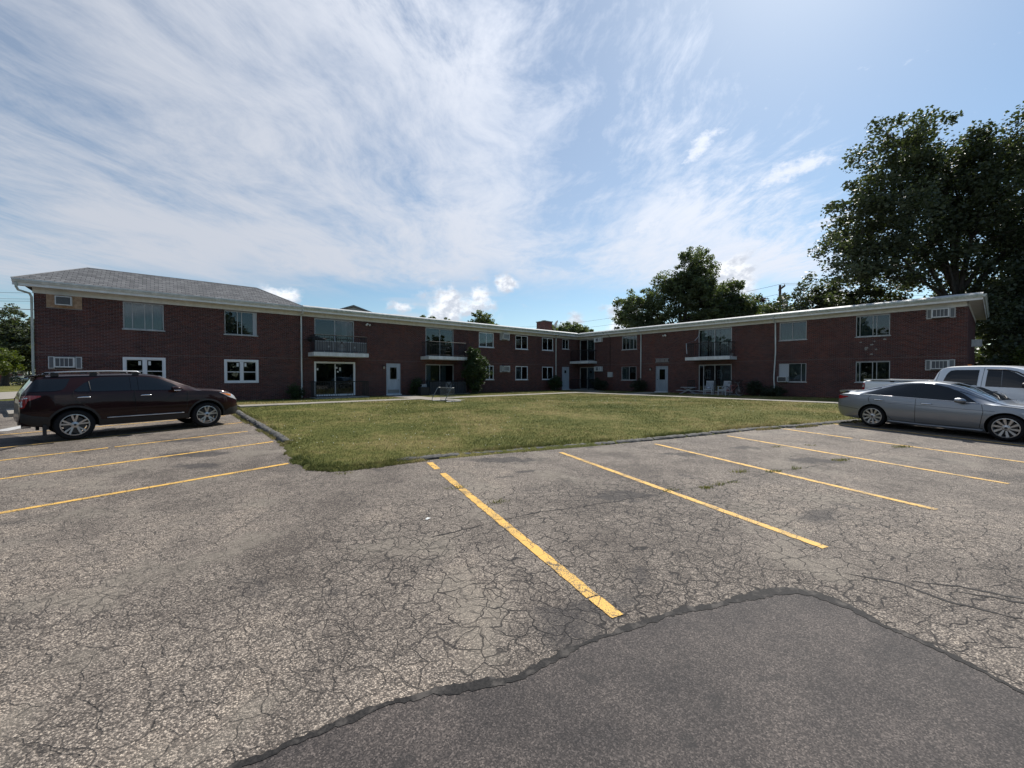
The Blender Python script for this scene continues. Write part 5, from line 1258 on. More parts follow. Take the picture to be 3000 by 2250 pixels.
t = place((11.42, 13.02), (12.6, 10.40), 2.805, 0.80, 0, 'parked_car', 'silver-grey sedan parked tail to the kerb beside the lawn', -1)
r2 = 0.335
sed.body(t, 'paint_silver', [(0, r2), (2.805, r2)], 0.385)
for x in (0, 2.805):
    for sy in (-1, 1): wheel(t, x, r2, 0.80, 0.225, r2, 0.242, 10, False, sy)
gl_lo = [(-0.33, 1.015), (0.2, 1.0), (0.98, 0.975)]; gl_hi = [(-0.33, 1.02), (-0.1, 1.10), (0.15, 1.205), (0.42, 1.305), (0.7, 1.365), (0.98, 1.385)]
sed.patch('window', gl_lo, gl_hi, 'car_glass', t, nx=26)
sed.patch('window', [(1.09, 0.972), (2.27, 0.93)], [(1.09, 1.392), (1.40, 1.378), (1.66, 1.31), (1.95, 1.165), (2.27, 0.935)], 'car_glass', t, nx=26)
sed.patch('door_pillar', [(0.981, 0.975), (1.089, 0.972)], [(0.981, 1.385), (1.089, 1.392)], 'car_glass', t, 0.0065, nx=8)
sed.strip('window_trim', [(-0.37, 1.015)] + gl_lo[1:] + [(2.3, 0.925)], 0.009, 'chrome', t, 0.008)
sed.strip('window_trim', [(-0.37, 1.018), (-0.1, 1.115), (0.15, 1.222), (0.42, 1.322), (0.7, 1.383), (1.09, 1.41), (1.40, 1.395)], 0.007, 'chrome', t, 0.006)
sed.top_patch('windshield', 1.66, 2.55, 'windshield', t, 0.95); sed.top_patch('rear_window', -0.62, 0.10, 'car_glass', t, 0.9)
for pts in ([(2.36, 0.90), (2.40, 0.7), (2.36, 0.42), (2.33, 0.27)], [(1.03, 0.965), (1.04, 0.6), (1.03, 0.27)], [(-0.03, 1.0), (-0.12, 0.92), (-0.10, 0.80), (0.12, 0.58), (0.42, 0.36), (0.5, 0.27)], [(2.4, 0.265), (1.0, 0.26), (0.45, 0.27)], [(-1.0, 0.60), (-0.7, 0.57), (-0.38, 0.53)], [(2.4, 0.905), (2.9, 0.86), (3.3, 0.80)]): sed.strip('door_seam', pts, 0.0045, 'well_black', t, 0.0015)
sed.strip('body_crease', [(-0.9, 0.80), (0.0, 0.79), (1.2, 0.77), (2.6, 0.735)], 0.008, 'paint_silver', t, -0.001)
sed.strip('sill_fin', [(0.40, 0.235), (1.2, 0.21), (2.4, 0.215)], 0.026, 'paint_silver', t, 0.012)
handle(sed, t, 0.16, 0.86, 'chrome', 0.25); handle(sed, t, 1.28, 0.825, 'chrome', 0.25)
sed.patch('tail_light', [(-1.04, 0.82), (-0.9, 0.83), (-0.68, 0.90)], [(-1.04, 0.95), (-0.9, 0.94), (-0.68, 0.92)], 'tail_red', t, 0.008)
sed.patch('headlight', [(3.05, 0.72), (3.4, 0.62), (3.62, 0.57)], [(3.05, 0.735), (3.4, 0.73), (3.62, 0.66)], 'lamp_clear', t, 0.008)
sp = MB(); sp.add([(-1.04, -0.64, 1.03), (-1.05, 0.64, 1.03), (-0.78, 0.68, 1.08), (-0.78, -0.68, 1.08), (-1.06, -0.64, 1.10), (-1.06, 0.64, 1.10), (-0.78, 0.68, 1.108), (-0.78, -0.68, 1.108)], [(0, 3, 2, 1), (4, 5, 6, 7), (0, 1, 5, 4), (1, 2, 6, 5), (2, 3, 7, 6), (3, 0, 4, 7)]).build('boot_spoiler', 'paint_silver', t, fix=True)
mirror(sed, t, 1.99, 0.93, 'paint_silver', None, 1.0)
for y in (-0.35, 0.12): MB().tube([(2.52, y, 1.045), (2.40, y + 0.3, 1.105), (2.28, y + 0.42, 1.165)], 0.010, 5).build('wiper', 'black_plastic', t)

# white crew-cab pickup beyond the sedan
trk = Car(top=[(-1.22, 0.60), (-1.21, 1.10), (-1.19, 1.37), (-1.10, 1.40), (-0.4, 1.40), (0.60, 1.405), (0.74, 1.41), (0.80, 1.55), (0.86, 1.72), (0.97, 1.87), (1.15, 1.915), (1.8, 1.94), (2.35, 1.925), (2.62, 1.87), (2.95, 1.66), (3.3, 1.40), (3.42, 1.335), (3.9, 1.28), (4.3, 1.20), (4.48, 1.08), (4.55, 0.80), (4.58, 0.55)],
          belt=[(-1.22, 0.55), (-1.18, 1.30), (0.5, 1.30), (1.2, 1.27), (3.2, 1.24), (4.0, 1.16), (4.4, 1.04), (4.58, 0.5)],
          wid=[(-1.22, 0.93), (-1.12, 0.985), (0.0, 1.0), (2.5, 1.0), (3.6, 1.0), (4.2, 0.95), (4.5, 0.82), (4.58, 0.74)],
          roofw=[(-1.22, 0.90), (0.5, 0.95), (0.78, 0.86), (1.2, 0.76), (2.4, 0.76), (3.2, 0.82), (4.0, 0.86), (4.58, 0.6)],
          bot=[(-1.22, 0.52), (-0.8, 0.44), (0.8, 0.40), (3.0, 0.40), (4.2, 0.36), (4.58, 0.42)], crown=0.06, zmid=0.85, tuck=0.06)
t = place((13.75, 14.5), (15.19, 11.23), 3.57, 0.92, 0, 'parked_car', 'white crew-cab pickup truck parked beyond the silver sedan', -1)
r3 = 0.40
trk.body(t, 'paint_white', [(0, r3), (3.57, r3)], 0.49)
for x in (0, 3.57):
    for sy in (-1, 1): wheel(t, x, r3, 0.88, 0.27, r3, 0.265, 5, True, sy)
trk.patch('window', [(1.04, 1.30), (1.82, 1.29)], [(1.04, 1.42), (1.10, 1.66), (1.17, 1.76), (1.28, 1.785), (1.82, 1.79)], 'car_glass', t)
trk.patch('window', [(2.0, 1.285), (3.06, 1.26)], [(2.0, 1.79), (2.35, 1.785), (2.55, 1.72), (2.80, 1.55), (3.06, 1.30)], 'car_glass', t)
trk.strip('window_visor', [(1.98, 1.80), (2.35, 1.80), (2.6, 1.735), (2.9, 1.53)], 0.018, 'black_plastic', t, 0.012)
trk.strip('window_bar', [(2.34, 1.30), (2.30, 1.77)], 0.010, 'panel_grey', t, 0.010)
trk.top_patch('windshield', 2.70, 3.28, 'windshield', t, 0.94)
for pts in ([(0.92, 1.80), (0.86, 1.3), (0.86, 0.5)], [(1.92, 1.86), (1.91, 1.3), (1.92, 0.5)], [(3.18, 1.25), (3.16, 0.8), (3.05, 0.5)], [(0.76, 1.36), (0.765, 0.5)]): trk.strip('door_seam', pts, 0.005, 'well_black', t, 0.0015)
handle(trk, t, 2.12, 1.13, 'black_plastic', 0.30); handle(trk, t, 1.02, 1.14, 'black_plastic', 0.26)
mirror(trk, t, 2.92, 1.30, 'black_plastic', None, 1.35)
MB().box(-1.02, 0.62, -0.84, 0.84, 1.385, 1.417).build('bed_cover', 'black_plastic', t)
for sy in (-1, 1):
    trk.patch('tail_light', [(-1.19, 1.0), (-1.10, 1.0)], [(-1.19, 1.28), (-1.10, 1.27)], 'tail_red', t, 0.010, sides=(sy,), nx=4)
    trk.patch('reversing_light', [(-1.185, 1.12), (-1.12, 1.12)], [(-1.185, 1.22), (-1.12, 1.22)], 'lamp_clear', t, 0.018, sides=(sy,), nx=4)
    MB().box(-1.15, 0.68, sy * 0.90 - 0.05, sy * 0.90 + 0.05, 1.39, 1.43).build('bed_rail', 'paint_white', t)
    MB().box(-0.35, -0.25, sy * 0.90 - 0.055, sy * 0.90 + 0.055, 1.34, 1.375).build('rail_pocket', 'black_plastic', t)
MB().box(-1.32, -1.16, -0.92, 0.92, 0.52, 0.72).build('bumper', 'chrome', t)
MB().box(1.30, 1.36, -0.05, 0.05, 1.935, 1.965).build('roof_lamp', 'lamp_amber', t)

# ---------------------------------------------------------------- trees and shrubs
def leaf_cloud(C, Rr, per, size, up=0.25, seed=1, flat=0.75, droop=0.0):
    """leaf-sized quads spread round cluster centres"""
    g = np.random.default_rng(seed); n = len(C) * per
    P = np.repeat(C, per, 0); rr = np.repeat(Rr, per)
    d = g.normal(size=(n, 3)); d /= np.linalg.norm(d, axis=1)[:, None]; r_ = g.random(n) ** 0.45
    P = P + d * (r_ * rr)[:, None] * np.array([1, 1, flat]); P[:, 2] -= droop * r_ * rr
    a = g.normal(size=(n, 3)); a[:, 2] *= 0.6; a /= np.linalg.norm(a, axis=1)[:, None]
    nn = g.normal(size=(n, 3)); nn[:, 2] += up * 3; b = np.cross(nn, a); b /= (np.linalg.norm(b, axis=1)[:, None] + 1e-9)
    s = size * g.uniform(0.6, 1.35, n)[:, None]
    V = np.stack([P - a * s * 0.5, P + b * s * 0.33, P + a * s * 0.5, P - b * s * 0.33], 1).reshape(-1, 3)
    return V, np.arange(n * 4).reshape(-1, 4)
def tree(name, label, base, trunk_r, blobs, clusters, per, leaf, mat, seed, fork=0.35, crad=(0.6, 1.1), group=None, trunk_to=None, shell=0.45, twigs=True, cat='tree'):
    """blobs: ellipsoids (x,y,z,rx,ry,rz) in metres from the base that the crown fills"""
    g = np.random.default_rng(seed); t = thing(name, label, cat, base, 0, group)
    bl = np.array(blobs, float); vol = bl[:, 3] * bl[:, 4] * bl[:, 5]; pick = g.choice(len(bl), clusters, p=vol / vol.sum())
    d = g.normal(size=(clusters, 3)); d /= np.linalg.norm(d, axis=1)[:, None]; r_ = g.random(clusters) ** shell
    C = bl[pick, :3] + d * r_[:, None] * bl[pick, 3:]
    Rr = g.uniform(*crad, clusters)
    V, F = leaf_cloud(C, Rr, per, leaf, seed=seed + 5)
    link('crown', np_mesh('crown', V, F, mat), t)
    tr = MB(); top = bl[:, 2].max(); zf = (trunk_to if trunk_to else fork * top); wob_ = lambda k: Vector(g.normal(size=3) * k)
    cx, cy = bl[:, 0].mean(), bl[:, 1].mean(); hub = Vector((cx * 0.12, cy * 0.12, zf)); samples = []
    tr.tube([(0, 0, -0.3), (0.02, 0, zf * 0.12), tuple(hub * 0.55 + wob_(0.04)), tuple(hub)], [trunk_r * 1.35, trunk_r * 1.05, trunk_r * 0.9, trunk_r * 0.8], 10)
    for q in bl:
        e = Vector(q[:3]) + Vector((0, 0, q[5] * 0.45)); m = hub.lerp(e, 0.5) + Vector((0, 0, 0.10 * (e - hub).length)) + wob_(0.25); s0 = hub - Vector((0, 0, g.uniform(0, 0.25) * zf))
        pts = [s0, s0.lerp(m, 0.55) + wob_(0.12), m, m.lerp(e, 0.5) + wob_(0.2), e]; rad = trunk_r * 0.42 * (vol[list(map(tuple, bl)).index(tuple(q))] / vol.max()) ** 0.25
        tr.tube(pts, [rad, rad * 0.8, rad * 0.6, rad * 0.38, 0.02], 6); samples += [(pts[i].lerp(pts[i + 1], f), rad * (0.8 - 0.17 * i)) for i in range(1, 4) for f in (0, 0.33, 0.66)]
    if twigs and samples:
        S = np.array([tuple(p) for p, _ in samples])
        for c in C[g.random(clusters) < 0.55]:
            dist = np.linalg.norm(S - c, axis=1) + 2.0 * np.maximum(0, S[:, 2] - c[2] + 0.3); k = int(dist.argmin()); p = Vector(S[k]); e = Vector(c)
            if (e - p).length < 0.4: continue
            tr.tube([p, p.lerp(e, 0.5) + wob_(0.12) + Vector((0, 0, 0.1)), e], [min(0.09, samples[k][1] * 0.4), 0.03, 0.008], 4, cap=False)
    tr.build('trunk', 'bark', t, smooth=True)
    return t
def spruce(label, base, h, r, seed, group=None):
    g = np.random.default_rng(seed); t = thing('spruce_tree', label, 'tree', base, 0, group); C = []; Rr = []
    for i in range(int(h * 4)):
        f = i / (h * 4); z = h * (0.08 + 0.9 * f); rr = r * (1 - f) ** 0.85 + 0.1
        for k in range(max(3, int(9 * (1 - f)) + 3)):
            a = g.uniform(0, 6.283); q = rr * g.uniform(0.35, 1.0); C.append((q * math.cos(a), q * math.sin(a), z - 0.22 * q)); Rr.append(0.16 * rr + 0.16)
    V, F = leaf_cloud(np.array(C), np.array(Rr), 9, 0.30, seed=seed, flat=0.5, droop=0.2); link('crown', np_mesh('crown', V, F, 'needle'), t)
    MB().tube([(0, 0, -0.2), (0, 0, h * 0.5), (0, 0, h * 0.97)], [0.16, 0.1, 0.02], 8).build('trunk', 'bark', t)

# the big maple that leans over the right-hand wing
tree('maple_tree', 'huge dark maple filling the right edge, rising over the roof end', (36.6, 34.0, -0.1), 0.55,
     [(-5.0, 0, 19.0, 3.4, 4.0, 3.8), (-1.2, 1.5, 19.8, 3.4, 4.0, 3.2), (0.8, 0.5, 18.0, 3.6, 4.0, 3.4), (2.8, -1, 18.4, 3.6, 4.2, 3.7), (6.5, 1, 16.0, 3.8, 4.4, 4.6), (-7.4, -1, 14.2, 3.5, 3.8, 3.2), (-4.0, 1, 14.0, 3.8, 4.4, 3.8), (0.6, 0, 14.2, 4.4, 4.8, 4.4), (5.5, 0, 11.8, 4.4, 4.8, 4.4),
      (-9.4, 0, 11.0, 2.5, 3.0, 2.3), (-6.6, 0.5, 10.6, 2.6, 2.8, 1.8), (-2.5, 0, 10.4, 3.0, 3.0, 2.2), (9.5, 0, 12.5, 4.0, 5.0, 6.0), (6.0, 2, 7.4, 4.2, 4.5, 3.4), (1.0, 2, 8.4, 3.2, 3.0, 2.4), (10.5, 0, 6.0, 4.0, 4.5, 4.5)], 1000, 112, 0.265, 'leaf_maple', 3, trunk_to=8.2, crad=(0.6, 1.25), shell=0.5)
tree('maple_tree', 'low dark tree mass under the huge maple, behind the right-hand roof', (29.8, 40.0, -0.1), 0.25, [(0, 0, 7.6, 4.2, 3.0, 2.8), (3.6, 0, 8.2, 3.6, 3.0, 3.2), (-3.6, 0, 6.8, 2.6, 2.4, 1.7), (6.5, 0, 7.5, 3.5, 3, 3)], 300, 95, 0.27, 'leaf_maple', 8, crad=(0.5, 0.9))
tree('hedge_tree', 'dark dense trees past the short end wall at the right edge', (39.5, 30.0, -0.1), 0.3, [(0, 0, 3.2, 5.0, 3.0, 3.4), (4.5, 2, 5.0, 4.5, 3.0, 5.0), (-1.5, 1.5, 6.0, 2.6, 2.6, 2.6), (9, 1, 6, 5, 3, 6), (-2.2, -0.6, 1.6, 2.4, 2.0, 1.9), (1.0, 2.5, 8.0, 4.0, 2.6, 3.0), (5.0, 2.5, 9.5, 4.0, 2.6, 3.0)], 680, 95, 0.27, 'leaf_maple', 12, crad=(0.6, 1.0))
tree('shrub_tree', 'sunlit yellow-green bush in the dark trees at the right edge', (35.6, 28.8, -0.1), 0.08, [(0, 0, 2.6, 1.3, 1.0, 1.2), (0.7, 0, 1.6, 1.0, 1.0, 1.0)], 40, 60, 0.2, 'leaf_light', 14, crad=(0.3, 0.55), cat='shrub')
tree('hedge_tree', 'far dark tree belt seen through the gap at the right edge', (52.0, 46.0, -0.1), 0.3, [(0, 0, 3.0, 6.0, 3.0, 3.4), (8, 0, 4.0, 6, 3, 4.2), (-7, 0, 2.6, 4, 3, 3.0)], 260, 60, 0.45, 'leaf_maple', 15, crad=(0.8, 1.4), twigs=False)
# the open-crowned tree behind the middle of the right wing
tree('sycamore_tree', 'tall open-crowned tree behind the right wing, left of the utility pole', (25.5, 62.0, -0.1), 0.55,
     [(2.2, 0, 17.2, 2.9, 3, 3.6), (1.6, 0, 13.6, 4.4, 3.5, 3.4), (1.0, 0, 14.8, 3.2, 3.5, 2.6), (-2.0, 0, 14.8, 2.2, 3, 2.6), (-5.2, 0, 12.4, 2.2, 3, 2.1), (-8.2, 0, 11.6, 2.0, 2.8, 2.6), (-7.2, 0, 8.4, 2.6, 3, 2.4), (4.6, 0, 13.0, 2.6, 3, 2.4), (-2.6, 0, 10.2, 2.8, 3, 2.2), (2.6, 0, 10.4, 3.4, 3.4, 3.0), (-0.5, 0, 7.4, 5.5, 3, 2.2), (-5.0, 0, 9.4, 2.6, 2.6, 2.0)], 900, 88, 0.29, 'leaf_sycamore', 5, trunk_to=7.0, crad=(0.45, 0.95))
tree('sycamore_tree', 'shorter pointed tree hard against the tall open-crowned tree', (33.6, 63.0, -0.1), 0.4, [(0, 0, 13.6, 2.2, 2, 2.8), (-1.5, 0, 11.8, 2.8, 2.5, 2.6), (2.6, 0, 11.4, 2.8, 2.5, 2.6), (0.8, 0, 8.6, 4.4, 3, 3.0)], 430, 85, 0.29, 'leaf_sycamore', 6, crad=(0.45, 0.9))
tree('purple_tree', 'dark purple-leaved tree just left of the utility pole', (46.0, 76.0, -0.1), 0.35, [(0, 0, 13.0, 3.0, 3, 2.6), (-2.6, 0, 12.0, 2.4, 3, 2.8), (2.6, 0, 11.2, 2.6, 3, 2.6), (0, 0, 8.6, 4.6, 3, 2.6)], 330, 75, 0.30, 'leaf_purple', 7, crad=(0.5, 0.9))
tree('maple_tree', 'bright green tree peeping over the roof beside the utility pole', (35.5, 56.0, -0.1), 0.25, [(-2.5, 0, 8.0, 2.4, 2, 1.9), (1.2, 0, 7.6, 2.4, 2, 1.5), (4.2, 0, 7.8, 1.8, 2, 1.9)], 150, 60, 0.28, 'leaf_light', 17, crad=(0.4, 0.7))
# trees along the skyline
tree('maple_tree', 'round-headed tree standing alone above the left wing roof', (-7.2, 95.0, -0.1), 0.4, [(0.2, 0, 13.6, 3.0, 3, 2.8), (-2.6, 0, 11.4, 2.0, 3, 2.4), (2.6, 0, 11.6, 2.4, 3, 2.6), (0, 0, 9.0, 4.6, 3, 2.5)], 260, 60, 0.42, 'leaf_sycamore', 21, crad=(0.5, 0.9))
tree('maple_tree', 'light green treetop right of the round-headed tree above the left wing', (-1.6, 98.0, -0.1), 0.3, [(0, 0, 10.2, 2.6, 2.5, 2.4), (4.0, 0, 9.6, 2.2, 2.5, 1.6)], 110, 55, 0.4, 'leaf_light', 22, crad=(0.5, 0.9))
tree('maple_tree', 'broad dark treetop just left of the brick chimney', (3.4, 112.0, -0.1), 0.35, [(-3, 0, 11.2, 3.4, 3, 2.2), (2.4, 0, 11.0, 3.6, 3, 2.3)], 130, 55, 0.45, 'leaf_sycamore', 23, crad=(0.6, 1.1))
tree('maple_tree', 'broad even treetop right of the brick chimney and dish', (15.0, 108.0, -0.1), 0.4, [(-4.5, 0, 12.0, 4.4, 3, 3.0), (1.0, 0, 12.6, 4.2, 3, 3.2), (4.2, 0, 11.4, 3.0, 3, 2.8)], 260, 60, 0.45, 'leaf_sycamore', 24, crad=(0.6, 1.1))
tree('conifer_tree', 'row of feathery green treetops over the left wing roof', (-19.5, 104.0, -0.1), 0.3, [(-3.0, 0, 15.2, 1.0, 2, 1.4), (-0.5, 0, 14.8, 1.6, 2, 1.5), (2.2, 0, 14.6, 1.8, 2, 1.6), (4.6, 0, 13.8, 1.2, 2, 1.3), (0, 0, 12, 4, 2, 2.0)], 150, 55, 0.4, 'leaf_light', 25, crad=(0.35, 0.7))
tree('maple_tree', 'small treetop beside the grey gable over the left wing', (-32.0, 88.0, -0.1), 0.25, [(-1.6, 0, 14.6, 0.9, 2, 1.3), (1.5, 0, 14.2, 0.8, 2, 1.3), (4.8, 0, 13.4, 0.9, 2, 1.0), (1, 0, 11.5, 4, 2, 1.8)], 100, 55, 0.34, 'leaf_sycamore', 26, crad=(0.35, 0.6))
spruce('thin dark spruce tip right of the inner corner', (26.5, 110.0, -0.1), 13.0, 2.4, 31); spruce('short dark spruce tip beside the tall open-crowned tree', (30.5, 108.0, -0.1), 12.6, 2.2, 32)
# across the street on the left
tree('maple_tree', 'large dark tree across the street at the left edge', (-76.5, 62.0, -0.1), 0.45, [(0, 0, 8.4, 4.0, 4, 3.6), (4.0, 0, 7.2, 3.0, 3, 3.0), (-4.0, 0, 7.6, 3.4, 3, 3.6), (1.5, 0, 4.8, 5.4, 4, 2.6), (7.0, 2, 5.6, 2.6, 3, 2.6)], 420, 70, 0.36, 'leaf_maple', 41, crad=(0.5, 1.0))
tree('maple_tree', 'rounded yellow-green tree in front of the dark tree at the left edge', (-61.0, 47.5, -0.1), 0.25, [(0, 0, 3.6, 3.0, 2.4, 1.8), (2.0, 0, 3.0, 2.0, 2, 1.4), (-2.4, 0, 3.6, 2.4, 2, 1.8)], 210, 60, 0.26, 'leaf_light', 42, crad=(0.35, 0.6))
spruce('low blue-green spruce beside the drainpipe at the left edge', (-78.0, 66.5, -0.1), 6.0, 3.0, 43); spruce('further low spruce half hidden at the left building corner', (-73.5, 67.5, -0.1), 5.0, 2.6, 44)
# behind the viewer, mirrored in the glass
g_ = np.random.default_rng(5); n_ = 2000; aa = np.radians(g_.uniform(64, 296, n_)); rr = g_.uniform(40, 50, n_) + 14 * np.cos(aa * 2 - math.pi) ** 2 * (np.abs(np.sin(aa)) > 0.7)
V, F = leaf_cloud(np.stack([rr * np.sin(aa), rr * np.cos(aa), -0.7 + (8.5 + 3.5 * np.sin(aa * 9) + 2.0 * np.sin(aa * 23 + 1)) * g_.random(n_) ** 0.8], 1), g_.uniform(1.2, 2.2, n_), 26, 1.1, seed=91)
tag(link('far_wood', np_mesh('far_wood', V, F, 'leaf_maple')), 'belt of trees behind the viewer, mirrored dark in the windows', 'trees', kind='stuff')
# shrubs along the walls
def shrub(label, w, s, out, blobs, n, per, leaf, mat, seed, crad=(0.16, 0.3)):
    p = wingpt(w, s, out, 0.0); t = tree('shrub', label, p, 0.03, blobs, n, per, leaf, mat, seed, crad=crad, trunk_to=0.35, cat='shrub', shell=0.6); t.rotation_euler = (0, 0, wingrot(w)); return t
shrub('small dark shrub at the foot of the white downspout left of the first patio', 'L', 10.35, 0.75, [(0, 0, 0.42, 0.42, 0.4, 0.42)], 46, 60, 0.075, 'leaf_shrub', 51)
shrub('dark rounded shrub right of the grey-blue door with a square window', 'L', 18.25, 0.75, [(0, 0, 0.55, 0.45, 0.45, 0.55), (0.05, 0, 0.95, 0.32, 0.32, 0.3)], 60, 60, 0.08, 'leaf_shrub', 52)
shrub('tall leafy shrub reaching the balcony floor, pale sunlit top', 'L', 22.85, 1.55, [(0, 0, 2.3, 1.0, 0.85, 0.8), (-0.15, 0, 3.05, 0.6, 0.55, 0.55), (0.5, 0, 1.6, 0.85, 0.8, 0.7), (-0.55, 0, 1.5, 0.75, 0.7, 0.8), (0.0, 0, 0.75, 0.7, 0.7, 0.7)], 290, 75, 0.115, 'leaf_shrub', 53, (0.2, 0.36))
shrub('rounded shrub under the window left of the inner downspout', 'L', 32.45, 0.9, [(0, 0, 0.7, 0.72, 0.6, 0.62)], 80, 60, 0.09, 'leaf_shrub', 54)
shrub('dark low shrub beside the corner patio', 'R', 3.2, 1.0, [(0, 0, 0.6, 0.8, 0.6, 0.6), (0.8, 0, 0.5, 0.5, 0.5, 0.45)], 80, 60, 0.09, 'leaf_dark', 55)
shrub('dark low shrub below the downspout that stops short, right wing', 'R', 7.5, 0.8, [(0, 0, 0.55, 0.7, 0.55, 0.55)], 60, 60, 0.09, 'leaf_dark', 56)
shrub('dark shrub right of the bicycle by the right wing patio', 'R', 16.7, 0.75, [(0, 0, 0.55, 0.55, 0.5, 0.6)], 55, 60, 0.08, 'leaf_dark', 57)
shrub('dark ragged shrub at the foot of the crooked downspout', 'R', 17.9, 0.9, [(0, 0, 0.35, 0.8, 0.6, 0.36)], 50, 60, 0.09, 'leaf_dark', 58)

# weeds in the cracks of the lot
def weed(x, y, r_, h, n, label, seed):
    n = int(n * 0.6); h *= 0.75; g = np.random.default_rng(seed); a = g.uniform(0, 6.283, n); q = r_ * g.random(n) ** 0.8
    X_, Y_ = np.cos(a) * q * 1.5, np.sin(a) * q * 0.7
    V, F = blades(X_, Y_, np.zeros(n), h * g.uniform(0.4, 1.2, n), np.full(n, 0.010), 1.5)
    tag(link('weed_tuft', np_mesh('weed_tuft', V, F, 'weed'), None, (x, y, z_lot(y) + 0.004), R(20)), label, 'weed', 'weeds in the cracks of the lot')
for i, (x, y, r_, h, n, lb) in enumerate(((-0.86, 6.42, 0.13, 0.06, 90, 'weed tuft in the gap of the nearest yellow line'), (-0.20, 5.72, 0.12, 0.07, 80, 'weed tuft right beside the middle of the nearest yellow line'),
        (2.42, 6.27, 0.12, 0.05, 70, 'weed tuft where the second yellow line crosses the long crack'), (3.05, 6.42, 0.10, 0.05, 170, 'flat weed patch along the long crack past the second yellow line'), (3.36, 6.62, 0.13, 0.07, 80, 'green weed tuft on the long crack between second and third lines'), (3.62, 6.72, 0.08, 0.06, 50, 'little weed beside the green tuft on the long crack'),
        (4.12, 7.40, 0.14, 0.08, 90, 'leafy weed tuft left of the third yellow line'), (4.75, 7.42, 0.12, 0.05, 170, 'brown-green weed patch crossing the third yellow line'), (5.25, 7.62, 0.11, 0.07, 70, 'weed tuft just right of the third yellow line'), (6.7, 8.35, 0.16, 0.05, 200, 'brown-green weed patch at the fourth yellow line'),
        (9.25, 9.72, 0.2, 0.055, 260, 'yellowish weed patch in the gap of the fifth yellow line'), (-2.98, 7.28, 0.12, 0.05, 70, 'brown dried weed at the tip of the lawn'), (6.3, 9.7, 0.14, 0.05, 60, 'sparse weed between the fourth and fifth lines near the kerb'), (7.2, 9.9, 0.14, 0.04, 60, 'dry weed streak left of the silver sedan'))): weed(x, y, r_, h, n, lb, 200 + i)

# ---------------------------------------------------------------- utility pole and wires
PX, PY = 29.85, 46.0
t = thing('utility_pole', 'wooden utility pole with crossarms and a grey transformer behind the right wing', 'utility pole', (PX, PY, -0.1))
MB().tube([(0, 0, -0.3), (0.01, 0, 6), (0.0, 0, 11.6)], [0.19, 0.16, 0.125], 10).build('pole', 'pole_wood', t, smooth=True)
ad = Vector((-0.36, -1.0, 0)).normalized()
for z in (11.25, 10.35):
    a, b = ad * 1.25, ad * -1.15; sd = Vector((ad.y, -ad.x, 0)) * 0.06; V = []
    for p in (a, b):
        for q in (-1, 1):
            for h in (-0.07, 0.07): V.append(tuple(p + sd * q + Vector((0.13, -0.05, z + h))))
    MB().add(V, [(0, 1, 3, 2), (4, 6, 7, 5), (0, 4, 5, 1), (2, 3, 7, 6), (1, 5, 7, 3), (0, 2, 6, 4)]).build('crossarm', 'pole_wood', t, fix=True)
    for f in (1.12, 0.45, -0.55, -1.02):
        p = ad * f; m = MB(); m.lathe([(0.001, 0.17), (0.03, 0.16), (0.045, 0.10), (0.03, 0.07), (0.05, 0.04), (0.02, 0.0)], 8, axis='Z'); m.v = [(x + p.x + 0.13, y + p.y - 0.05, q + z + 0.07) for x, y, q in m.v]; m.build('insulator', 'transformer_grey', t, smooth=True)
m = MB(); m.lathe([(0.001, 0.95), (0.2, 0.93), (0.29, 0.86), (0.29, 0.06), (0.27, 0.0), (0.001, 0.0)], 18, axis='Z'); m.v = [(x + 0.56, y - 0.02, z + 8.95) for x, y, z in m.v]; tf = m.build('transformer', 'transformer_grey', t, smooth=True, angle=30)
m = MB(); m.lathe([(0.001, 0.3), (0.05, 0.27), (0.07, 0.18), (0.05, 0.12), (0.07, 0.06), (0.04, 0.0)], 8, axis='Z'); m.v = [(x + 0.50, y, z + 9.88) for x, y, z in m.v]; m.build('bushing', 'transformer_grey', tf, smooth=True)
MB().tube([(0.5, 0, 10.1), (0.2, 0.1, 10.5), (-0.2, -0.3, 10.6), (-0.3, -0.9, 10.5)], 0.012, 5).build('jumper_wire', 'wire', t)
def wire(label, a, b, sag, r_=0.016):
    P = [(a[0] + (b[0] - a[0]) * f, a[1] + (b[1] - a[1]) * f, a[2] + (b[2] - a[2]) * f - sag * 4 * f * (1 - f)) for f in np.linspace(0, 1, 22)]
    tag(MB().tube(P, r_, 5).build('power_line', 'wire'), label, 'wire', 'overhead wires')
wire('uppermost wire running right from the utility pole', (PX - 0.25, PY - 1.1, 11.45), (90, 33, 11.6), 0.7); wire('middle wire running right from the utility pole', (PX + 0.1, PY - 0.5, 11.42), (90, 34.5, 11.3), 0.8); wire('lowest wire running right from the utility pole', (PX + 0.3, PY + 1.0, 10.55), (90, 36, 10.6), 0.7)
wire('upper wire running left behind the trees from the utility pole', (PX - 0.25, PY - 1.1, 11.45), (2, 98, 13.0), 1.0); wire('lower wire running left behind the trees from the utility pole', (PX, PY + 0.4, 10.55), (2, 100, 12.0), 1.0)
wire('topmost thin wire across the left edge sky', (-100, 58, 13.6), (-45, 64, 13.9), 0.1, 0.022); wire('second thin wire across the left edge sky', (-100, 58, 12.6), (-45, 64, 13.1), 0.1, 0.022); wire('third thin wire across the left edge sky', (-100, 58, 12.2), (-45, 64, 12.85), 0.1, 0.022)
wire('thick sloping service cable meeting the left building corner', (-46, 33, 7.6), (-26.2, 24.2, 5.25), 0.25, 0.022)

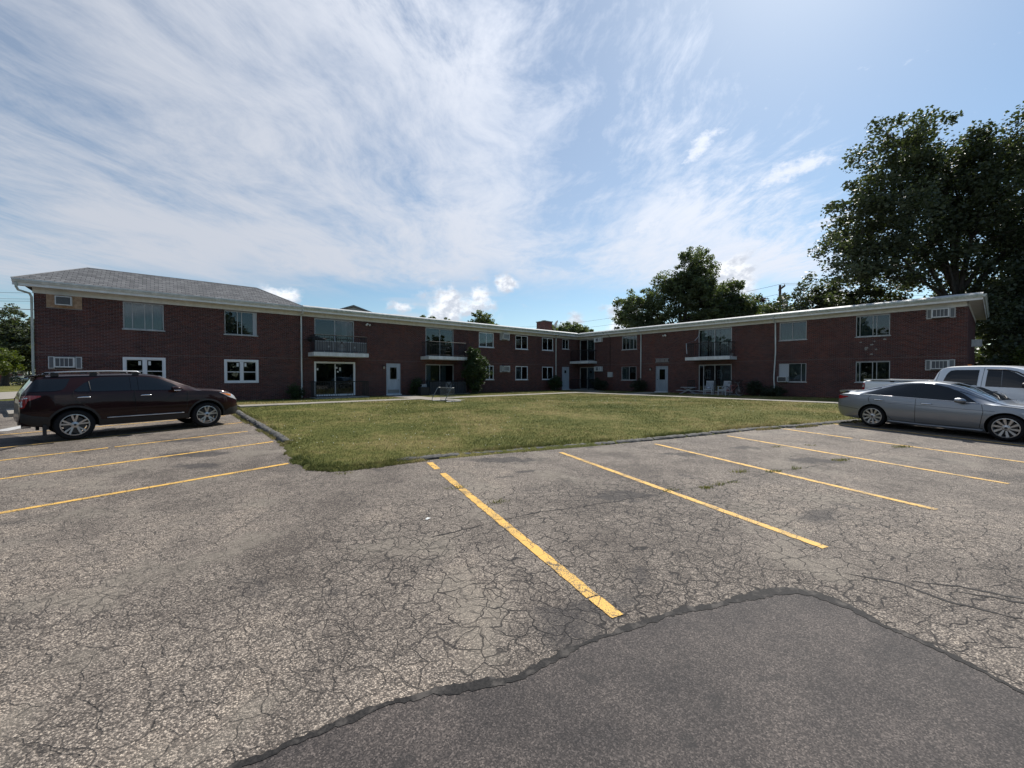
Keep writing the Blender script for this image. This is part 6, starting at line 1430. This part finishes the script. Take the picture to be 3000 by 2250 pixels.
# satellite dish on the roof by the chimney
t = thing('satellite_dish', 'white satellite dish seen edge-on beside the brick chimney', 'satellite dish', bw(36.55, 3.0, 5.69), R(-28))
MB().tube([(0, 0, 0), (0, 0, 0.85), (0.06, 0, 1.15)], 0.025, 8).build('mast', 'galvanised', t)
for a in (2.2, 4.2): MB().tube([(0, 0, 0.8), (0.6 * math.cos(a), 0.6 * math.sin(a), 0.0)], 0.014, 6).build('brace', 'galvanised', t)
m = MB(); m.lathe([(0.001, -0.07), (0.15, -0.06), (0.29, -0.025), (0.38, 0.02), (0.385, 0.025), (0.28, -0.035), (0.001, -0.085)], 22); q = Matrix.Translation((0.05, 0, 1.32)) @ Matrix.Rotation(R(-82), 4, 'Z') @ Matrix.Rotation(R(-28), 4, 'X'); m.v = [tuple(q @ Vector(v)) for v in m.v]; m.build('dish', 'plastic_white', t, smooth=True)
MB().tube([(0.05, 0, 1.0), (0.45, 0.02, 1.12), (0.62, 0.02, 1.38)], 0.016, 6).build('feed_arm', 'galvanised', t); MB().box(0.57, 0.67, -0.04, 0.06, 1.34, 1.46).build('feed_horn', 'panel_grey', t)

# ---------------------------------------------------------------- courtyard things
t = thing('bike_rack', 'galvanised comb-style bicycle rack on the lawn by the door path', 'bike rack', bw(16.16, -7.62, 0.01), BA)
L = 1.45; H0 = 0.74
MB().tube([(0, 0, H0), (0, -L, H0)], 0.020, 8).build('top_rail', 'galvanised', t); MB().tube([(0, 0.05, 0.03), (0, -L - 0.05, 0.03)], 0.022, 8).build('base_rail', 'galvanised', t)
for i in range(13): MB().tube([(0, -L * (i + 0.3) / 12.6, 0.03), (0, -L * (i + 0.3) / 12.6, H0)], 0.0075, 6).build('bar', 'galvanised', t)
for y in (-0.02, -L + 0.02):
    MB().tube([(0, y, H0), (-0.12, y, H0 + 0.005), (-0.2, y, H0 - 0.04), (-0.52, y, 0.16), (-0.54, y, 0.0)], 0.020, 8).build('leg', 'galvanised', t, smooth=True)
    MB().tube([(-0.5, y, 0.03), (0.42, y, 0.03)], 0.024, 8).build('foot_bar', 'galvanised', t)

t = thing('patio_fence', 'dark weathered picket panel with a crossed square, fencing the patio behind the bike rack', 'fence', wingpt('L', 19.0, 1.36, 0.0), wingrot('L'))
for i in range(19):
    if 8 <= i <= 10: continue
    MB().box(i * 0.165, i * 0.165 + 0.13, -0.015, 0.015, 0.05 + random.uniform(0, 0.03), 0.97 + random.uniform(-0.03, 0.03)).build('plank', 'wood_dark', t)
for z in (0.2, 0.8): MB().box(0, 3.1, 0.016, 0.05, z, z + 0.08).build('rail', 'wood_dark', t)
MB().box(1.30, 1.80, -0.01, 0.015, 0.30, 0.95).build('panel', 'fabric_grey', t)
for pts in (((1.30, 0.30), (1.80, 0.95)), ((1.30, 0.95), (1.80, 0.30))): MB().tube([(pts[0][0], -0.03, pts[0][1]), (pts[1][0], -0.03, pts[1][1])], 0.03, 4).build('cross_brace', 'wood_dark', t)
t = thing('storage_box', 'black storage box on the patio left of the dark picket panel', 'box', wingpt('L', 18.2, 1.45, 0.0), wingrot('L'))
MB().box(0, 0.66, -0.05, 0.42, 0, 0.55).build('box', 'black_plastic', t); MB().box(-0.02, 0.68, -0.07, 0.44, 0.552, 0.60).build('lid', 'black_plastic', t)
t = thing('plastic_basket', 'small white slatted basket on the black storage box', 'basket', wingpt('L', 18.4, 1.25, 0.601), wingrot('L'))
MB().box(0, 0.36, 0, 0.26, 0, 0.02).build('base', 'plastic_white', t)
for i in range(6): MB().box(0.01 + i * 0.066, 0.05 + i * 0.066, -0.012, 0.0, 0.0, 0.17).build('slat', 'plastic_white', t)
MB().box(-0.01, 0.37, -0.016, 0.27, 0.171, 0.19).build('rim', 'plastic_white', t)

def armchair(label, w, s, out, turn):
    t = thing('garden_chair', label, 'chair', wingpt(w, s, out, 0.0), wingrot(w) + turn, 'white garden chairs on the right wing patio')
    for x in (-0.27, 0.27):
        MB().box(x - 0.028, x + 0.028, -0.30, -0.245, 0, 0.62).build('leg', 'plastic_white', t); MB().box(x - 0.028, x + 0.028, 0.22, 0.275, 0, 0.62).build('leg', 'plastic_white', t)
        MB().box(x - 0.045, x + 0.045, -0.32, 0.29, 0.621, 0.65).build('armrest', 'plastic_white', t)
    MB().box(-0.24, 0.24, -0.29, -0.25, 0.34, 0.40).build('apron', 'plastic_white', t)
    for i in range(5): MB().box(-0.24, 0.24, -0.285 + i * 0.11, -0.19 + i * 0.11, 0.402, 0.424).build('seat_slat', 'plastic_white', t)
    for i in range(6): x = -0.215 + i * 0.086; MB().add([(x - 0.028, 0.24, 0.43), (x + 0.028, 0.24, 0.43), (x + 0.028, 0.40, 0.98), (x - 0.028, 0.40, 0.98), (x - 0.028, 0.265, 0.43), (x + 0.028, 0.265, 0.43), (x + 0.028, 0.425, 0.98), (x - 0.028, 0.425, 0.98)], [(0, 1, 2, 3), (5, 4, 7, 6), (0, 4, 5, 1), (1, 5, 6, 2), (2, 6, 7, 3), (3, 7, 4, 0)]).build('back_slat', 'plastic_white', t)
    MB().box(-0.26, 0.26, 0.395, 0.435, 0.955, 1.03).build('back_rail', 'plastic_white', t); return t
armchair('white slatted garden chair with a pale cushion, left of the pair', 'R', 13.99, 1.7, R(12)); armchair('white slatted garden chair beside the bicycle, right of the pair', 'R', 15.08, 1.7, R(-8))
p = wingpt('R', 13.99, 1.7, 0.427)
m = MB(); m.lathe([(0.001, 0.16), (0.14, 0.14), (0.21, 0.08), (0.2, 0.02), (0.001, 0.0)], 14, axis='Z'); tag(m.build('cushion', 'curtain_white', None, (p[0], p[1], p[2]), wingrot('R'), smooth=True), 'crumpled pale cushion on the left white garden chair', 'cushion')
t = thing('picnic_table', "child's white picnic table with two benches by the right wing patio", 'table', wingpt('R', 12.5, 1.8, 0.0), wingrot('R') + R(8))
MB().box(-0.5, 0.5, -0.28, 0.28, 0.50, 0.535).build('tabletop', 'plastic_white', t)
for x in (-0.72, 0.72): MB().box(x - 0.13, x + 0.13, -0.32, 0.32, 0.27, 0.30).build('bench', 'plastic_white', t)
for y in (-0.2, 0.2):
    for a, b in (((-0.62, 0.0), (0.30, 0.50)), ((0.62, 0.0), (-0.30, 0.50))): MB().tube([(a[0], y, a[1]), (b[0], y, b[1])], 0.02, 6).build('leg', 'plastic_white', t)
    MB().tube([(-0.72, y, 0.275), (0.72, y, 0.275)], 0.016, 6).build('crossbar', 'plastic_white', t)
t = thing('bicycle', 'bicycle leaning by the patio railing, right of the white chairs', 'bicycle', wingpt('R', 15.35, 2.0, 0.0), wingrot('R') + R(-14))
for x in (0.0, 1.02):
    m = MB(); n = 28
    for k in range(n): pass
    m.lathe([(0.315, -0.018), (0.335, 0.0), (0.315, 0.018), (0.295, 0.0)], 28, close=True); o = m.build('wheel', 'rubber', t, (x, 0, 0.335), smooth=True)
    r_ = MB(); r_.lathe([(0.296, -0.01), (0.296, 0.01), (0.286, 0.0)], 28, close=True)
    for k in range(14): a = 6.283 * k / 14; r_.tube([(0.02 * math.cos(a), 0, 0.02 * math.sin(a)), (0.288 * math.cos(a), 0, 0.288 * math.sin(a))], 0.003, 3, cap=False)
    r_.build('rim', 'alloy', o)
fr = MB(); fr.tube([(0.0, 0, 0.335), (0.42, 0, 0.32), (0.88, 0, 0.78), (0.36, 0, 0.72), (0.42, 0, 0.32)], 0.018, 6); fr.tube([(0.0, 0, 0.335), (0.36, 0, 0.72)], 0.012, 6); fr.build('frame', 'pink', t)
MB().tube([(1.02, 0, 0.335), (0.93, 0, 0.66), (0.86, 0, 0.88)], 0.018, 6).build('fork', 'galvanised', t); MB().tube([(0.80, -0.28, 0.98), (0.88, -0.2, 0.95), (0.87, 0, 0.90), (0.88, 0.2, 0.95), (0.80, 0.28, 0.98)], 0.014, 6).build('handlebar', 'galvanised', t)
MB().tube([(0.37, 0, 0.72), (0.33, 0, 0.86)], 0.012, 6).build('seat_post', 'galvanised', t); MB().add([(0.16, -0.07, 0.88), (0.16, 0.07, 0.88), (0.48, 0.02, 0.88), (0.48, -0.02, 0.88), (0.17, -0.06, 0.92), (0.17, 0.06, 0.92), (0.47, 0.015, 0.90), (0.47, -0.015, 0.90)], [(0, 3, 2, 1), (4, 5, 6, 7), (0, 1, 5, 4), (1, 2, 6, 5), (2, 3, 7, 6), (3, 0, 4, 7)]).build('saddle', 'rubber', t)
m = MB(); m.lathe([(0.09, -0.01), (0.09, 0.01), (0.07, 0.0)], 14, close=True); m.build('chainring', 'galvanised', t, (0.42, -0.03, 0.32)); MB().tube([(0.42, -0.05, 0.32), (0.55, -0.06, 0.22), (0.55, -0.13, 0.22)], 0.010, 5).build('crank', 'galvanised', t)

# things on the first balcony
t = thing('privacy_screen', 'grey patterned fabric screen tied inside the left-hand balcony railing', 'screen', wingpt('L', 11.36, 1.16, 2.842), wingrot('L'))
for i in range(6): MB().box(i * 0.52 + 0.012, i * 0.52 + 0.508, -0.005, 0.005, 0.03, 0.66).build('panel', 'fabric_grey', t)
for i in range(7): MB().box(i * 0.52 - 0.011, i * 0.52 + 0.011, -0.008, 0.008, 0.0, 0.70).build('pole', 'curtain_white', t)
MB().box(-0.01, 3.13, -0.0125, -0.0055, 0.655, 0.69).build('hem', 'curtain_white', t)
for i in (1, 4): MB().add([(i * 0.52 + 0.26, -0.012, 0.28), (i * 0.52 + 0.33, -0.012, 0.36), (i * 0.52 + 0.26, -0.012, 0.44), (i * 0.52 + 0.19, -0.012, 0.36), (i * 0.52 + 0.26, -0.006, 0.28), (i * 0.52 + 0.33, -0.006, 0.36), (i * 0.52 + 0.26, -0.006, 0.44), (i * 0.52 + 0.19, -0.006, 0.36)], [(0, 1, 2, 3), (0, 4, 5, 1), (1, 5, 6, 2), (2, 6, 7, 3), (3, 7, 4, 0)]).build('diamond', 'curtain_white', t)
def toychair(label, s, out):
    t = thing('toy_chair', label, 'chair', wingpt('L', s, out, 2.842), wingrot('L'), 'pink plastic chairs on the balcony')
    MB().box(-0.20, 0.20, -0.18, 0.18, 0.24, 0.30).build('seat', 'pink', t); MB().box(-0.20, 0.20, 0.14, 0.18, 0.301, 0.62).build('backrest', 'pink', t)
    for x in (-0.20, 0.16):
        for y in (-0.18, 0.14): MB().box(x, x + 0.04, y, y + 0.04, 0, 0.239).build('leg', 'pink', t)
        MB().box(x, x + 0.04, -0.16, 0.138, 0.38, 0.42).build('armrest', 'pink', t)
toychair('pink plastic toy chair on the balcony, left of two', 12.55, 1.42 - 0.55); toychair('pink plastic toy chair on the balcony, right of two', 13.25, 1.42 - 0.55)
m = MB(); m.lathe([(0.001, 0.13), (0.10, 0.12), (0.16, 0.06), (0.12, 0.0), (0.001, 0.0)], 12, axis='Z'); tag(m.build('toy_ball', 'orange', None, wingpt('L', 13.85, 1.0, 2.842), smooth=True), 'orange toy lying at the right end of the left balcony', 'toy')
m = MB(); m.lathe([(0.001, 0.2), (0.08, 0.18), (0.13, 0.08), (0.11, 0.0), (0.001, 0.0)], 12, axis='Z'); tag(m.build('plastic_bag', 'plastic_white', None, wingpt('L', 14.22, 1.0, 2.842), smooth=True), 'white bundle at the right end of the left balcony', 'bag')
t = thing('patio_umbrella', 'dark folded umbrella lying over the left end of the left balcony railing', 'umbrella', wingpt('L', 11.30, 0.75, 3.62), wingrot('L'))
MB().tube([(-0.05, 0.5, 0.02), (0.25, 0.1, 0.06), (0.7, -0.38, 0.0)], [0.14, 0.17, 0.03], 8).build('canopy', 'black_plastic', t, smooth=True); MB().tube([(-0.1, 0.56, 0.02), (-0.3, 0.68, 0.03)], 0.02, 6).build('shaft', 'iron_black', t)
# right-hand balcony
P = [wingpt('R', s, o, z) for s, o, z in ((12.48, 0.06, 4.85), (12.42, 0.12, 4.5), (12.30, 0.5, 4.15), (12.02, 1.2, 3.92))]
m = MB(); V = []
for x, y, z in P: V += [(x, y, z), (x + 0.05, y - 0.03, z + 0.02)]
P2 = [wingpt('R', s, 1.32, z) for s, z in ((12.03, 3.92), (12.05, 3.5), (12.09, 3.1))]
for x, y, z in P2: V += [(x, y, z), (x + 0.045, y - 0.02, z + 0.0)]
m.add(V, [(2 * i, 2 * i + 1, 2 * i + 3, 2 * i + 2) for i in range(6)]); o = m.build('blind_slat', 'curtain_white'); md = o.modifiers.new('thick', 'SOLIDIFY'); md.thickness = 0.006
tag(o, 'loose white blind slat hanging from the door top over the right balcony railing', 'blind')
t = thing('flower_pot', 'pale pot with a dark withered plant on the right-hand balcony corner', 'pot', wingpt('R', 15.1, 0.55, 2.842), 0)
m = MB(); m.lathe([(0.001, 0.0), (0.09, 0.0), (0.13, 0.22), (0.12, 0.22), (0.001, 0.19)], 14, axis='Z'); m.build('pot', 'tan_board', t, smooth=True, angle=40)
V, F = leaf_cloud(np.array([(0, 0, 0.30), (0.05, 0.04, 0.38), (-0.06, 0, 0.36)]), np.array([0.12, 0.1, 0.1]), 60, 0.05, seed=77); link('plant', np_mesh('plant', V, F, 'leaf_purple'), t)
# box fan standing in the first upper window
t = thing('box_fan', 'white box fan standing inside the upper window under the hipped roof', 'fan', wingpt('L', 2.98, -0.125, 3.765), wingrot('L'))
m = MB(); frame_box(m, 0, 0.52, 0, 0.50, 0.02, 0.0, 0.02); m.build('frame', 'plastic_white', t)
m = MB(); m.lathe([(0.075, -0.004), (0.075, 0.006), (0.05, 0.006), (0.05, -0.004)], 18, close=True); m.build('hub', 'plastic_white', t, (0.26, 0.008, 0.25))
for k in range(4):
    a = math.pi / 4 + k * math.pi / 2; c, s_ = math.cos(a), math.sin(a); V = [(0.26 + r_ * c - w_ * s_, y_, 0.25 + r_ * s_ + w_ * c) for r_, w_, y_ in ((0.08, -0.025, 0.012), (0.2, -0.07, 0.016), (0.2, 0.05, 0.006), (0.08, 0.025, 0.010))]
    MB().add(V, [(0, 1, 2, 3)]).build('blade', 'curtain_white', t)

# litter on the lot
m = MB(); m.add([(0, 0, 0.004), (0.05, 0.01, 0.010), (0.065, 0.045, 0.004), (0.018, 0.04, 0.014), (0.03, -0.015, 0.004)], [(0, 1, 3), (1, 2, 3), (0, 4, 1)]); tag(m.build('paper_scrap', 'paper_white', None, (-1.08, 5.08, z_lot(5.08) + 0.002)), 'scrap of white paper lying left of the nearest yellow line', 'litter')

# ---------------------------------------------------------------- beyond the building
t = thing('house', 'grey-roofed house gable peeping over the left wing roof', 'house', (-18.8, 49.0, 0), R(20))
MB().add([(-4.5, 0, 0), (4.5, 0, 0), (4.5, 0, 8.0), (0, 0, 9.55), (-4.5, 0, 8.0), (-4.5, 9, 0), (4.5, 9, 0), (4.5, 9, 8.0), (0, 9, 9.55), (-4.5, 9, 8.0)], [(0, 1, 2, 3, 4), (9, 8, 7, 6, 5), (1, 6, 7, 2), (5, 0, 4, 9)]).build('wall', 'curtain_white', t)
MB().add([(-4.9, -0.35, 7.88), (0, -0.35, 9.58), (4.9, -0.35, 7.88), (-4.9, 9.3, 7.88), (0, 9.3, 9.58), (4.9, 9.3, 7.88), (-4.9, -0.35, 8.04), (0, -0.35, 9.76), (4.9, -0.35, 8.04), (-4.9, 9.3, 8.04), (0, 9.3, 9.76), (4.9, 9.3, 8.04)], [(6, 7, 10, 9), (7, 8, 11, 10), (0, 3, 4, 1), (1, 4, 5, 2), (0, 1, 7, 6), (1, 2, 8, 7), (2, 5, 11, 8), (3, 0, 6, 9)]).build('roof', 'shingle', t, fix=True)
MB().box(-0.4, 0.4, -0.02, -0.005, 8.3, 8.8).build('gable_vent', 'panel_grey', t)
dirty('red_board', (0.13, 0.035, 0.028), (0.18, 0.05, 0.038), 0.8); dirty('tan_stucco', (0.30, 0.25, 0.18), (0.38, 0.32, 0.24), 0.9)
t = thing('low_building', 'low red-brown boarded building across the street, left edge', 'building', (-119.5, 93.0, -0.1), R(52))
for i in range(16): MB().box(-16 + i * 1.4, -14.63 + i * 1.4, -0.06, 0.0, 0, 1.9).build('board', 'red_board', t)
MB().box(-16, 6.4, 0.001, 8, 0, 3.0).build('wall', 'tan_stucco', t); MB().box(-16.4, 6.8, -0.5, 8.4, 3.0, 3.35).build('roof', 'roof_felt', t); MB().box(6.45, 6.75, -0.5, -0.2, 0, 3.0).build('post', 'paint_white', t)
t = thing('parked_car', 'distant grey car by the low building at the left edge', 'car', (-113.0, 93.5, z_lot(93)), R(30))
sed.body(t, 'paint_silver', [(0, r2), (2.805, r2)], 0.385, n=30); sed.patch('window', gl_lo, gl_hi, 'car_glass', t, nx=8, nz=2); sed.patch('window', [(1.09, 0.972), (2.27, 0.93)], [(1.09, 1.392), (1.40, 1.378), (1.66, 1.31), (1.95, 1.165), (2.27, 0.935)], 'car_glass', t, nx=8, nz=2)
for x in (0, 2.805):
    for sy in (-1, 1): m = MB(); m.lathe([(0.001, -0.1), (0.3, -0.11), (r2, -0.07), (r2, 0.07), (0.3, 0.11), (0.001, 0.1)], 16); m.build('wheel', 'rubber', t, (x, sy * 0.80, r2), smooth=True)
